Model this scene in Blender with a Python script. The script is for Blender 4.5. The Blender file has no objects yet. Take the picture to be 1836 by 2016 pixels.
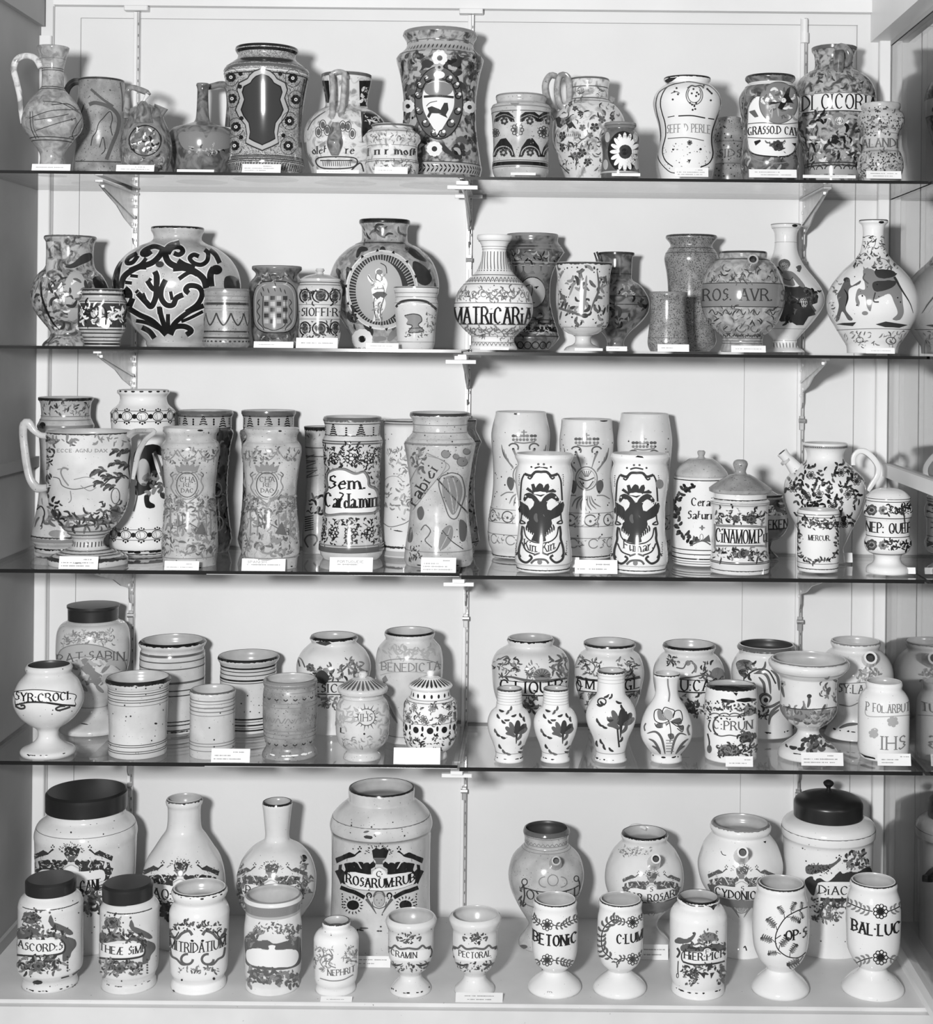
import bpy, math, random
from math import sin, cos, pi, sqrt, asin, atan2
R = random.Random(7)
F = 3050.0; CAMZ = 1.272; CAMD = 3.05; ROLL = math.radians(0.55); S = 1836/620.0
BACK = 0.362
sc = bpy.context.scene
# ---------------- camera
cd = bpy.data.cameras.new('camera'); cam = bpy.data.objects.new('camera', cd); sc.collection.objects.link(cam)
cd.sensor_fit = 'HORIZONTAL'; cd.sensor_width = 36; cd.lens = F/1836*36
cd.shift_x = -(1050-918)/1836; cd.shift_y = -(1008-670)/1836
from mathutils import Matrix
cam.matrix_world = Matrix.Translation((0, -CAMD, CAMZ)) @ Matrix.Rotation(pi/2, 4, 'X') @ Matrix.Rotation(ROLL, 4, 'Z')
cd.clip_start = .05; sc.camera = cam
# ---------------- light
w = bpy.data.worlds.new('room'); sc.world = w; w.use_nodes = True
w.node_tree.nodes['Background'].inputs[0].default_value = (.5, .5, .5, 1)
w.node_tree.nodes['Background'].inputs[1].default_value = .68
def lamp(n, loc, tgt, size, power):
    l = bpy.data.lights.new(n, 'AREA'); l.shape = 'DISK'; l.size = size; l.energy = power
    o = bpy.data.objects.new(n, l); sc.collection.objects.link(o); o.location = loc
    from mathutils import Vector
    o.rotation_euler = (Vector(tgt)-Vector(loc)).to_track_quat('-Z', 'Y').to_euler()
    return o
lamp('flood_lamp', (-.55, -3.15, 1.46), (-.1, .2, .9), .26, 112)
sc.view_settings.view_transform = 'Standard'; sc.view_settings.look = 'None'
sc.view_settings.exposure = 0; sc.view_settings.gamma = 1; sc.view_settings.use_curve_mapping = False
# ---------------- materials
def mat(n, g, rough=.5, spec=.5, metal=0, coat=0):
    m = bpy.data.materials.new(n); m.use_nodes = True; b = m.node_tree.nodes['Principled BSDF']
    b.inputs['Base Color'].default_value = (g, g, g, 1); b.inputs['Roughness'].default_value = rough
    b.inputs['Specular IOR Level'].default_value = spec; b.inputs['Metallic'].default_value = metal
    return m
def noisy(m, g1, g2, scale, lo=.35, hi=.65, detail=4, bump=0, bscale=30, specks=0, sscale=220, distort=0, coord='Object', stretch=(1,1,1), lines=0):
    nt = m.node_tree; N = nt.nodes.new; L = nt.links.new; b = nt.nodes['Principled BSDF']
    tc = N('ShaderNodeTexCoord'); mp = N('ShaderNodeMapping'); mp.inputs['Scale'].default_value = stretch
    L(tc.outputs[coord], mp.inputs['Vector'])
    oi = N('ShaderNodeObjectInfo'); ad = N('ShaderNodeVectorMath'); ad.operation = 'ADD'
    L(mp.outputs[0], ad.inputs[0]); L(oi.outputs['Location'], ad.inputs[1]); V = ad.outputs[0]
    n = N('ShaderNodeTexNoise'); n.inputs['Scale'].default_value = scale; n.inputs['Detail'].default_value = detail
    n.inputs['Distortion'].default_value = distort; L(V, n.inputs['Vector'])
    r = N('ShaderNodeMapRange'); r.inputs['From Min'].default_value = lo; r.inputs['From Max'].default_value = hi
    L(n.outputs['Fac'], r.inputs['Value'])
    mx = N('ShaderNodeMix'); mx.data_type = 'RGBA'; mx.inputs['A'].default_value = (g1, g1, g1, 1); mx.inputs['B'].default_value = (g2, g2, g2, 1)
    L(r.outputs[0], mx.inputs['Factor']); out = mx.outputs['Result']
    if specks:
        n2 = N('ShaderNodeTexNoise'); n2.inputs['Scale'].default_value = sscale; n2.inputs['Detail'].default_value = 1; L(V, n2.inputs['Vector'])
        r2 = N('ShaderNodeMapRange'); r2.inputs['From Min'].default_value = .80-specks; r2.inputs['From Max'].default_value = .84-specks; L(n2.outputs['Fac'], r2.inputs['Value'])
        m2 = N('ShaderNodeMix'); m2.data_type = 'RGBA'; L(out, m2.inputs['A']); d = g1*.25; m2.inputs['B'].default_value = (d, d, d, 1)
        L(r2.outputs[0], m2.inputs['Factor']); out = m2.outputs['Result']
    L(out, b.inputs['Base Color'])
    if bump:
        n3 = N('ShaderNodeTexNoise'); n3.inputs['Scale'].default_value = bscale; n3.inputs['Detail'].default_value = 2; L(V, n3.inputs['Vector'])
        bp = N('ShaderNodeBump'); bp.inputs['Strength'].default_value = bump; bp.inputs['Distance'].default_value = .002
        L(n3.outputs['Fac'], bp.inputs['Height']); L(bp.outputs[0], b.inputs['Normal'])
    return m
GL = {
 'W': noisy(mat('white tin glaze', .74, .13), .72, .63, 14, bump=.25, specks=.04, sscale=320),
 'W2': noisy(mat('cream tin glaze', .6, .14), .64, .5, 16, bump=.3, specks=.07, sscale=330),
 'W3': noisy(mat('stained grey white glaze', .5, .16), .54, .36, 22, bump=.35, specks=.10, sscale=330),
 'L': noisy(mat('bright white glaze', .8, .12), .8, .74, 9, bump=.2, specks=.04, sscale=300),
 'G': noisy(mat('speckled grey glaze', .3, .2), .30, .2, 60, bump=.3, specks=.24, sscale=420),
 'G2': noisy(mat('worn grey glaze', .33, .3), .36, .2, 28, bump=.6, specks=.14, sscale=300),
 'M': noisy(mat('marbled grey glaze', .3, .14), .42, .07, 55, lo=.42, hi=.6, bump=.3, specks=.05, distort=1.2, detail=6),
 'M2': noisy(mat('mottled mid grey glaze', .3, .14), .45, .22, 60, bump=.3, specks=.08, distort=.8),
 'M3': noisy(mat('veined white glaze', .6, .14), .66, .26, 38, lo=.5, hi=.66, bump=.2, specks=.06, distort=1.5),
 'D': noisy(mat('dark brown glaze', .12, .18), .14, .06, 30, bump=.3),
 'D2': noisy(mat('mid dark glaze', .16, .18), .2, .07, 40, lo=.42, hi=.6, bump=.3, distort=1),
 'S': noisy(mat('stippled glaze', .4, .16), .5, .3, 120, bump=.3, specks=.27, sscale=520),
 'LU': noisy(mat('lustre glaze', .2, .12), .3, .08, 50, bump=.6, distort=1),
 'TIN': noisy(mat('black japanned metal', .012, .32), .012, .02, 12),
 'IN': noisy(mat('inner glaze', .5, .25), .52, .4, 20),
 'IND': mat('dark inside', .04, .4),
}
INK = [mat('ink black', .012, .16), mat('ink dark', .04, .16), mat('ink mid', .11, .16), mat('ink soft', .22, .16), mat('ink pale', .4, .16), mat('ink white', .78, .16)]
M_wall = noisy(mat('white painted board', .72, .55), .74, .69, 3, bump=.08, bscale=120)
M_trim = noisy(mat('white painted trim', .78, .4), .8, .74, 5)
M_gap = mat('shadow gap paint', .42, .8)
M_side = noisy(mat('side in grazing shade',   .34, .6), .36, .30, 5, bump=.1, bscale=90)  # base tone lowered to carry the shade of grazing light on this wall
M_floor = noisy(mat('painted case floor', .66, .45), .68, .6, 7, specks=.03, sscale=160, bump=.05)
M_metal = noisy(mat('brushed upright metal', .55, .35, metal=.8), .62, .5, 40)
M_edge = mat('glass edge', .008, .15)
M_edge2 = mat('glass edge bright', .55, .2)
M_card = noisy(mat('white card', .78, .7), .8, .75, 20)
M_dark = mat('dark room paint', .015, .7)
M_hole = mat('punched hole', .12, .9)
def glassmat(ka=.96, kb=.04, kp=5):
    m = bpy.data.materials.new('shelf glass'); m.use_nodes = True; nt = m.node_tree; nt.nodes.clear(); N = nt.nodes.new; L = nt.links.new
    o = N('ShaderNodeOutputMaterial'); t = N('ShaderNodeBsdfTransparent'); t.inputs[0].default_value = (.93, .93, .93, 1)
    g = N('ShaderNodeBsdfGlossy'); g.inputs['Roughness'].default_value = .015; g.inputs[0].default_value = (.95, .95, .95, 1)
    lw = N('ShaderNodeLayerWeight'); lw.inputs['Blend'].default_value = .5
    p = N('ShaderNodeMath'); p.operation = 'POWER'; p.inputs[1].default_value = kp; L(lw.outputs['Facing'], p.inputs[0])
    a = N('ShaderNodeMath'); a.operation = 'MULTIPLY_ADD'; a.inputs[1].default_value = ka; a.inputs[2].default_value = kb; L(p.outputs[0], a.inputs[0])
    x = N('ShaderNodeMixShader'); L(a.outputs[0], x.inputs[0]); L(t.outputs[0], x.inputs[1]); L(g.outputs[0], x.inputs[2]); L(x.outputs[0], o.inputs[0])
    return m
M_glass = glassmat()
M_pane = glassmat(.84, .16, 3.5)
# ---------------- object helpers
def mk(name, V, Fc, mats, mi=None, parent=None, smooth=False, loc=(0,0,0)):
    me = bpy.data.meshes.new(name); me.from_pydata(V, [], Fc)
    for m in (mats if isinstance(mats, list) else [mats]): me.materials.append(m)
    if mi: me.polygons.foreach_set('material_index', mi)
    if smooth: me.polygons.foreach_set('use_smooth', [True]*len(me.polygons))
    me.update(); o = bpy.data.objects.new(name, me); o.location = loc; sc.collection.objects.link(o)
    if parent: o.parent = parent
    return o
def tag(o, label, cat, group=None):
    o['label'] = label; o['category'] = cat
    if group: o['group'] = group
    return o
def struct(o, label=None):
    o['kind'] = 'structure'
    if label: o['label'] = label
    return o
class MB:
    def __init__(s): s.V = []; s.F = []; s.M = []
    def box(s, x0, x1, y0, y1, z0, z1, m=0, fm=None):
        b = len(s.V); s.V += [(x, y, z) for z in (z0, z1) for y in (y0, y1) for x in (x0, x1)]
        # order: bottom, top, front(-y), back, left, right
        q = [(0,2,3,1), (4,5,7,6), (0,1,5,4), (2,6,7,3), (0,4,6,2), (1,3,7,5)]
        for i, f in enumerate(q): s.F.append(tuple(b+k for k in f)); s.M.append(fm[i] if fm else m)
        return s
    def bbox(s, x0, x1, y0, y1, z0, z1, c=.001, m=0):   # box with chamfered vertical/front corners
        b = len(s.V); P = [(x0+c,y0),(x1-c,y0),(x1,y0+c),(x1,y1-c),(x1-c,y1),(x0+c,y1),(x0,y1-c),(x0,y0+c)]
        s.V += [(x, y, z0) for x, y in P] + [(x, y, z1) for x, y in P]
        for i in range(8): j = (i+1) % 8; s.F.append((b+i, b+j, b+8+j, b+8+i)); s.M.append(m)
        s.F.append(tuple(b+7-i for i in range(8))); s.F.append(tuple(b+8+i for i in range(8))); s.M += [m, m]
        return s
    def prism(s, pts, x0, x1, m=0):   # pts in (y,z), extruded along x
        b = len(s.V); n = len(pts); s.V += [(x0, y, z) for y, z in pts] + [(x1, y, z) for y, z in pts]
        for i in range(n): j = (i+1) % n; s.F.append((b+i, b+j, b+n+j, b+n+i)); s.M.append(m)
        s.F.append(tuple(b+n-1-i for i in range(n))); s.F.append(tuple(b+n+i for i in range(n))); s.M += [m, m]
        return s
    def cyl(s, c, r, h, ax='x', n=12, m=0):
        b = len(s.V)
        for e in (0, 1):
            for i in range(n):
                a = 2*pi*i/n; p, q = r*cos(a), r*sin(a)
                s.V.append((c[0]+e*h, c[1]+p, c[2]+q) if ax == 'x' else (c[0]+p, c[1]+e*h, c[2]+q) if ax == 'y' else (c[0]+p, c[1]+q, c[2]+e*h))
        for i in range(n): j = (i+1) % n; s.F.append((b+i, b+j, b+n+j, b+n+i)); s.M.append(m)
        s.F.append(tuple(b+n-1-i for i in range(n))); s.F.append(tuple(b+n+i for i in range(n))); s.M += [m, m]
        return s
    def go(s, name, mats, parent=None, loc=(0,0,0), smooth=False): return mk(name, s.V, s.F, mats, s.M, parent, smooth, loc)
# ---------------- the display case
SH = [1.597, 1.252, .812, .434, 0.0]     # tops of four glass shelves and the floor
XL, XR, XM = -1.09, .777, -.14
struct(MB().box(XL-.02, XR, BACK, BACK+.02, -.1, 2.3).go('wall_back', M_wall))
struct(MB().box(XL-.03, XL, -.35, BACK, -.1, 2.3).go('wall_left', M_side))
struct(MB().box(XL-.02, XR+.06, -.072, BACK, -.02, 0).go('floor', M_floor))
pl = MB(); pl.box(XL-.02, XR+.06, -.084, -.072, -.2, .001); pl.box(XL-.02, XR+.06, -.10, -.084, -.2, -.006)
struct(pl.go('trim_1', M_floor), 'front plinth board below the case floor')
b = MB(); b.bbox(XL, -1.064, BACK-.016, BACK, 0, 1.93, .002); struct(b.go('trim_2', M_trim), 'left corner batten')
b = MB(); b.box(-1.064, -1.060, BACK-.003, BACK, 0, 1.997); b.box(-1.003, -1.002, BACK-.003, BACK, 0, 1.972)
b.box(-1.002, .706, BACK-.003, BACK, 1.9715, 1.9725); b.box(-1.06, .75, BACK-.003, BACK, 1.997, 1.9985)
b.box(.7045, .7055, BACK-.003, BACK, 0, 1.972); pass
b.box(.464, .4646, BACK-.002, BACK, 0, 1.3); struct(b.go('trim_3', M_gap), 'dark joint lines between wall boards')
struct(MB().box(-1.06, .755, BACK-.014, BACK, 1.9985, 2.25).go('trim_4', M_trim), 'top rail of the back wall')
struct(MB().bbox(.752, .7768, BACK-.02, BACK, 0, 1.935, .002).go('trim_5', M_trim), 'right corner batten')
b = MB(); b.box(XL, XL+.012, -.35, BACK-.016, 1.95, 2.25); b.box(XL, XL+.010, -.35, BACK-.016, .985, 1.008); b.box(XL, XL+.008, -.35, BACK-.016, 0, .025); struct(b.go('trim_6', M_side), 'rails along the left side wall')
# right side: glass pane in a white frame with a dark board added behind to hide the world light
fr = MB(); fr.box(.735, .80, -.30, BACK-.0, 1.935, 2.25); fr.box(.765, .795, -.30, BACK-.02, .982, 1.010); fr.box(.762, .795, -.30, BACK-.02, 0, .016)
struct(fr.go('trim_7', M_trim), 'white wooden frame around the side glass')
b = MB(); b.box(.7748, .7755, -.25, BACK-.02, 1.925, 1.935); struct(b.go('trim_8', M_gap))
struct(MB().box(.777, .783, -.30, BACK-.001, .016, .982).box(.777, .783, -.30, BACK-.001, 1.010, 1.935).go('window_1', M_pane), 'side glass pane reflecting the jars')
struct(MB().box(.86, .88, -.6, BACK+.2, -.2, 2.3).box(.777, .88, BACK+.0, BACK+.03, -.2, 2.3).go('wall_right', M_dark), 'dark board added beyond the side glass so the pane shows dark')
lv = ['top', 'second', 'third', 'lowest']
for i, z in enumerate(SH[:4]):
    for side, x0, x1 in (('left', XL+.001, XM-.002), ('right', XM+.002, XR-.003)):
        th = .006 if i < 2 else .0075; m = MB(); d = 0 if side == 'left' else .004
        m.box(x0, x1, 0.0, BACK-.004, z-th-d, z-d, 0, (0, 0, 1, 1, 1, 1))
        if i >= 2 and side == 'left': m.box(x0+.45, x1, -.0012, -.0002, z-th+.0006, z-th+.0016, 2)
        tag(m.go('glass_shelf', [M_glass, M_edge, M_edge2]), '%s glass shelf pane on the %s of the centre upright, dark front edge' % (lv[i], side), 'shelf', 'glass shelves')
# uprights and brackets
for nm, x in (('left', -.877), ('centre', -.1435), ('right', .588)):
    m = MB(); m.bbox(x-.0075, x+.0005, BACK-.010, BACK, 0.002, 1.985, .001, 0); m.bbox(x+.0005, x+.0065, BACK-.012, BACK, 0.002, 1.985, .001, 1)
    for k in range(78): m.box(x+.0028, x+.0046, BACK-.0122, BACK-.0118, .03+k*.025, .036+k*.025, 2)
    u = m.go('upright', [M_trim, M_metal, M_hole])
    if nm != 'right':
        MB().bbox(x-.026, x+.026, BACK-.024, BACK-.001, 1.986, 1.996, .002).go('top_foot', M_trim, u)
    else: MB().cyl((x, BACK-.012, 1.93), .009, .022, 'z', 16).cyl((x, BACK-.012, 1.952), .007, .03, 'z', 16).go('top_ferrule', M_trim, u)
    tag(u, '%s slotted metal upright fixed to the white back wall' % nm, 'upright', 'shelf uprights')
    for i, z in enumerate(SH[:4]):
        zt = z-.0105; y0, y1 = .07, BACK-.012
        P = [(y1, zt-.004), (y0, zt-.002), (y0-.002, zt-.010), (y0+.03, zt-.018), (y0+.13, zt-.040), (y0+.19, zt-.062), (y1-.022, zt-.078), (y1-.02, zt-.10), (y1-.012, zt-.112), (y1, zt-.114)]; P = [(min(a, y1-.0005), b) for a, b in P]
        sx = 1 if nm != 'right' else -1
        m = MB(); m.prism(P, x-.001, x+.0015); m.bbox(x-.009, x+.009, y0-.004, y1-.001, zt-.004, zt, .001)
        # pressed rib along the web, rivets and hook
        m.prism([(y0+.02, zt-.008), (y0+.02, zt-.013), (y1-.01, zt-.058), (y1-.01, zt-.052)], x+.0015 if sx > 0 else x-.004, x+.004 if sx > 0 else x-.001)
        br = m.go('bracket', M_metal)
        for (yy, dz) in ((y1-.03, -.018), (y1-.03, -.07), (y1-.004, -.03), (y1-.004, -.085)):
            MB().cyl((x-.003, yy, zt+dz), .0035, .008, 'x', 10).go('rivet', M_trim, br)
        MB().bbox(x-.004, x+.006, y1-.006, y1-.0002, zt-.16, zt-.13, .001).cyl((x-.006, y1-.008, zt-.14), .005, .014, 'x', 10).go('fixing_bolt', M_metal, br)
        if nm == 'centre':
            for k, (yy, dz) in enumerate(((.012, -.013), (.30, -.004))):
                MB().bbox(x-.030, x+.030, yy, yy+.01, zt+dz-.004, zt+dz+.003, .001).go('clip_arm', M_trim, br)
            MB().bbox(x-.012, x+.012, .002, .075, zt-.009, zt-.002, .001).go('clip_block', M_trim, br)
        tag(br, 'metal bracket on the %s upright under the %s shelf' % (nm, lv[i]), 'bracket', 'shelf brackets')
# ---------------- pottery engine
CR = {'A1': (0,0), 'A2': (580,0), 'A3': (1216,0), 'B1': (0,380), 'B2': (580,380), 'B3': (1216,380), 'C1': (0,740), 'C2': (580,740), 'C3': (1216,740),
      'D1': (0,1130), 'D2': (580,1130), 'D3': (1216,1130), 'E1': (0,1500), 'E2': (600,1500), 'E3': (1216,1500)}
def uv(px, py):
    dx, dy = px-1050, py-670
    return dx*cos(ROLL)+dy*sin(ROLL), -dx*sin(ROLL)+dy*cos(ROLL)
def nums(s): return [float(v) for v in s.split()] if isinstance(s, str) else list(s)
def pairs(s):
    if isinstance(s, str): n = nums(s); return [(n[i], n[i+1]) for i in range(0, len(n), 2)]
    return list(s)
def smooth(P, step=5.0, closed=False):
    if len(P) < 3: 
        out = [P[0]]
        for a, b in zip(P, P[1:]):
            n = max(1, int(math.dist(a, b)/step)); out += [tuple(a[k]+(b[k]-a[k])*i/n for k in range(len(a))) for i in range(1, n+1)]
        return out
    Q = [P[-1]]+P+[P[0], P[1]] if closed else [P[0]]+P+[P[-1]]
    out = []; m = len(P) if closed else len(P)-1
    for i in range(m):
        p0, p1, p2, p3 = Q[i], Q[i+1], Q[i+2], Q[i+3]; n = max(1, int(math.dist(p1, p2)/step))
        for j in range(n):
            t = j/n; out.append(tuple(.5*((2*p1[k])+(-p0[k]+p2[k])*t+(2*p0[k]-5*p1[k]+4*p2[k]-p3[k])*t*t+(-p0[k]+3*p1[k]-3*p2[k]+p3[k])*t**3) for k in range(len(p1))))
    if not closed: out.append(P[-1])
    return out
def profile(s):   # "y,hw y,hw! ..." ; '!' marks a crisp corner
    pts = []; 
    for t in s.split():
        c = t.endswith('!'); a, b = t.rstrip('!').split(','); pts.append((float(a), float(b), c))
    out = []; seg = [pts[0][:2]]
    for p in pts[1:]:
        seg.append(p[:2])
        if p[2]: out += smooth(seg, 9)[:-1]; seg = [p[:2]]
    out += smooth(seg, 9) if len(seg) > 1 else seg
    return out
NSEG = 80
class Jar:
    def __init__(s, crop, cx, prof, sh, Y=None, by=None, g='W', inner='IN', open=True, rim=None, wall=9, rimw=0):
        s.o = CR[crop]; s.cx = cx; s.sh = sh; s.zs = SH[sh]; s.V = []; s.Fc = []; s.M = []; s.off = .0004; s.arc = False
        s.mats = [GL[g]]+INK+[GL[inner]]; s.g = g; s.kids = []
        P = profile(prof); ys = [p[0] for p in P]; ym = (min(ys)+max(ys))/2; rb = P[-1][1]
        u, v = uv(*s.im(cx, ym))
        D = CAMD+(Y or .15)
        if by is not None:
            vb = uv(*s.im(cx, by))[1]
            for _ in range(4):
                X = u*D/F; r = rb*D/F/S/sqrt(1+(X/D)**2); D = (CAMZ-s.zs)*F/vb + r
        rm = max(p[1] for p in P)
        for _ in range(3):
            rr = rm*D/F/S; rbb = rb*D/F/S
            D = min(D, CAMD+BACK-.006-rr); D = max(D, CAMD+rbb+.004 if sh < 4 else CAMD-.06+rbb)
        s.D = D; s.X = u*D/F; s.kk = D/F/S; s.kr = s.kk/sqrt(1+(s.X/D)**2)
        zz = [s.zax(y) for y, h in P]; H = zz[0]; zl = zz[-1]; q = .3*H
        zz = [z if z > q else q-(q-z)*q/(q-zl) for z in zz]; zz[-1] = 0.0
        s.tab = [(z, h*s.kr) for z, (y, h) in zip(zz, P)]; s.H = max(zz)
        # lookup table
        n = 500; s.lut = []; j = 0; T = sorted(s.tab)
        for i in range(n+1):
            z = s.H*i/n
            while j < len(T)-2 and T[j+1][0] < z: j += 1
            z0, r0 = T[j]; z1, r1 = T[j+1]; t = 0 if z1 <= z0 else min(1, max(0, (z-z0)/(z1-z0))); s.lut.append(r0+(r1-r0)*t)
        s.rmax = max(r for z, r in s.tab)*1.02; s.ph = R.random()*6; s.a0 = atan2(-s.X, s.D)
        s.lathe(s.tab, open, rim, wall*s.kr); s.nl = len(s.V)
    def wob(s, a, z): return 1+.005*sin(2*a+s.ph)+.003*sin(3*a+s.ph*2+z*20)
    def pt(s, th, r, z):   # th = 0 faces straight out of the case
        r = r*s.wob(th-pi/2, z); h = s.H/500; i = max(1, min(499, int(z/h+.5))); sl = (s.lut[i+1]-s.lut[i-1])/(2*h); q = 1/sqrt(1+sl*sl)
        r += s.off*q; return (r*sin(th), -r*cos(th), z-s.off*sl*q)
    def im(s, x, y): return s.o[0]+x/S, s.o[1]+y/S
    def zax(s, y, x=None): return CAMZ-uv(*s.im(s.cx if x is None else x, y))[1]*s.D/F-s.zs
    def rad(s, z):
        f = max(0, min(499.999, z/s.H*500)); i = int(f); return s.lut[i]+(s.lut[i+1]-s.lut[i])*(f-i)
    def lathe(s, tab, open, rim, wl):
        V, Fc, M = s.V, s.Fc, s.M; b0 = len(V); rings = []
        def ring(z, r):
            i0 = len(V)
            for i in range(NSEG):
                a = 2*pi*i/NSEG; rr = r*s.wob(a, z); V.append((rr*cos(a), rr*sin(a), z))
            return i0
        for z, r in tab: rings.append((ring(z, r), 0))
        # base disc
        c = len(V); V.append((0, 0, tab[-1][0])); i0 = rings[-1][0]
        for i in range(NSEG): Fc.append((i0+(i+1) % NSEG, i0+i, c)); M.append(0)
        for (a, _), (b, _) in zip(rings, rings[1:]):
            for i in range(NSEG): j = (i+1) % NSEG; Fc.append((a+j, a+i, b+i, b+j)); M.append(0)
        if open:
            z0, r0 = tab[0]; pr = rings[0][0]; rm = 0 if rim is None else rim+1
            for (z, r, m) in [(z0+wl*.35, r0-wl*.35, rm), (z0+wl*.2, r0-wl*.85, rm)]+[(z, max(r-wl, .003), 7) for z, r in tab[2::2] if z > .012]:
                q = ring(z, r)
                for i in range(NSEG): j = (i+1) % NSEG; Fc.append((pr+i, pr+j, q+j, q+i)); M.append(m)
                pr = q
            c = len(V); V.append((0, 0, .008))
            for i in range(NSEG): Fc.append((pr+i, pr+(i+1) % NSEG, c)); M.append(7)
        else:
            c = len(V); V.append((0, 0, tab[0][0])); i0 = rings[0][0]
            for i in range(NSEG): Fc.append((i0+i, i0+(i+1) % NSEG, c)); M.append(0)
    # ---- painting: photo pixels are only used to read where on the vessel a mark sits; marks wrap the surface
    def mp(s, x, y):
        off = s.off
        if s.arc == 2:   # even spacing seen from the front, level round the vessel
            z = s.zc(y); r = s.rad(z); a = asin(max(-.985, min(.985, (x-s.cx)*s.kr/max(r, .004))))+s.a0; return s.pt(a, r, z)
        if s.arc:
            z = s.zc(y); r = s.rad(z); a = (x-s.cx)*s.kr/max(r, .004); a = max(-2.6, min(2.6, a))+s.a0
            return s.pt(a, r, z)
        u, v = uv(*s.im(x, y)); u /= F; v /= F; hgt = CAMZ-s.zs; D = s.D; X = s.X; H = s.H; rm = s.rmax; lut = s.lut; k = 500/H
        def g(t):
            z = hgt-v*t; xx = u*t-X; yy = t-D
            if z > H or z < 0: return xx*xx+yy*yy+.001
            j = int(z*k); r = lut[j]; r += (lut[min(500, j+1)]-r)*(z*k-j); return xx*xx+yy*yy-r*r
        t0 = D-rm; lo = t0; best = (1e9, D); hit = None
        for i in range(1, 15):
            t = t0+rm*i/14; q = g(t)
            if q <= 0: hit = t; break
            if q < best[0]: best = (q, t)
            lo = t
        if hit is None: t = best[1]
        else:
            hi = hit
            for i in range(11):
                m = (lo+hi)/2
                if g(m) <= 0: hi = m
                else: lo = m
            t = (lo+hi)/2
        z = max(0, min(H, hgt-v*t)); return s.pt(atan2(u*t-X, D-t), s.rad(z), z)
    def zc(s, y):
        a = s.arc; s.arc = False; z = s.mp(s.cx, y)[2]; s.arc = a; return z
    def up(s, k=1): s.off += 1e-4*k
    def quadstrip(s, rows, t):
        V, Fc, M = s.V, s.Fc, s.M; s.off = min(s.off+2e-6, .003); pr = None
        for row in rows:
            i0 = len(V); V += [s.mp(*p) for p in row]
            if pr is not None:
                for k in range(len(row)-1): Fc.append((pr+k, i0+k, i0+k+1, pr+k+1)); M.append(t+1)
            pr = i0
    def L(s, pts, w=4, t=0, taper=0, sm=1, closed=False):
        P = pairs(pts); 
        if closed: P = smooth(P, 6, True); P.append(P[0])
        else: P = smooth(P, 6) if sm else [q for i in range(len(P)-1) for q in smooth(P[i:i+2], 8)]
        n = len(P); rows = []; nc = 2 if w < 9 else 3 if w < 22 else 5
        for i, p in enumerate(P):
            a = P[max(0, i-1)]; b = P[min(n-1, i+1)]; dx, dy = b[0]-a[0], b[1]-a[1]; l = math.hypot(dx, dy) or 1
            f = i/max(1, n-1); ww = w/2
            if taper == 1: ww *= .12+.88*sin(pi*f)**.6
            elif taper == 2: ww *= 1-.85*f
            elif taper == 3: ww *= .15+.85*f
            nx, ny = -dy/l*ww, dx/l*ww
            rows.append([(p[0]+nx*(1-2*k/(nc-1)), p[1]+ny*(1-2*k/(nc-1))) for k in range(nc)])
        s.quadstrip(rows, t)
    def dot(s, x, y, r, t=0, ry=None, n=9):
        ry = ry or r; s.off = min(s.off+2e-6, .003); V, Fc, M = s.V, s.Fc, s.M; c = len(V); V.append(s.mp(x, y)); k = 1 if r < 12 else 2 if r < 30 else 4; pr = None
        if k > 1: n = 20
        for q in range(1, k+1):
            i0 = len(V)
            for i in range(n): a = 2*pi*i/n; V.append(s.mp(x+r*q/k*cos(a), y+ry*q/k*sin(a)))
            for i in range(n):
                j = (i+1) % n
                Fc.append((c, i0+j, i0+i) if q == 1 else (pr+i, pr+j, i0+j, i0+i)); M.append(t+1)
            pr = i0
    def poly(s, pts, t=0, sm=0):
        P = pairs(pts)
        if sm: P = smooth(P, 7, True)
        ys = [p[1] for p in P]; y0, y1 = min(ys), max(ys); n = max(2, int((y1-y0)/4)); h = (y1-y0)/n; N = len(P); s.off = min(s.off+2e-6, .003)
        def cross(y):
            xs = []
            for i in range(N):
                a, b = P[i], P[(i+1) % N]
                if (a[1] <= y) != (b[1] <= y): xs.append(a[0]+(y-a[1])*(b[0]-a[0])/(b[1]-a[1]))
            return sorted(xs)
        for i in range(n):
            ya, yb = y0+i*h, y0+(i+1)*h; A, B, C = cross(ya+.01*h), cross(yb-.01*h), cross((ya+yb)/2)
            if len(A) != len(C): A = C
            if len(B) != len(C): B = C
            for k in range(0, len(C)-1, 2):
                m = max(1, int((C[k+1]-C[k])/9)); ra = [(A[k]+(A[k+1]-A[k])*j/m, ya) for j in range(m+1)]; rb = [(B[k]+(B[k+1]-B[k])*j/m, yb) for j in range(m+1)]
                o = s.off; s.quadstrip([ra, rb], t); s.off = o
    def ell(s, x, y, rx, ry, w=4, t=0, a0=0, a1=360):
        n = max(8, int((rx+ry)*.12*(a1-a0)/90)); P = [(x+rx*cos(math.radians(a0+(a1-a0)*i/n)), y+ry*sin(math.radians(a0+(a1-a0)*i/n))) for i in range(n+1)]; s.L(P, w, t)
    def fell(s, x, y, rx, ry, t): s.poly([(x+rx*cos(a*pi/16), y+ry*sin(a*pi/16)) for a in range(32)], t)
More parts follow.
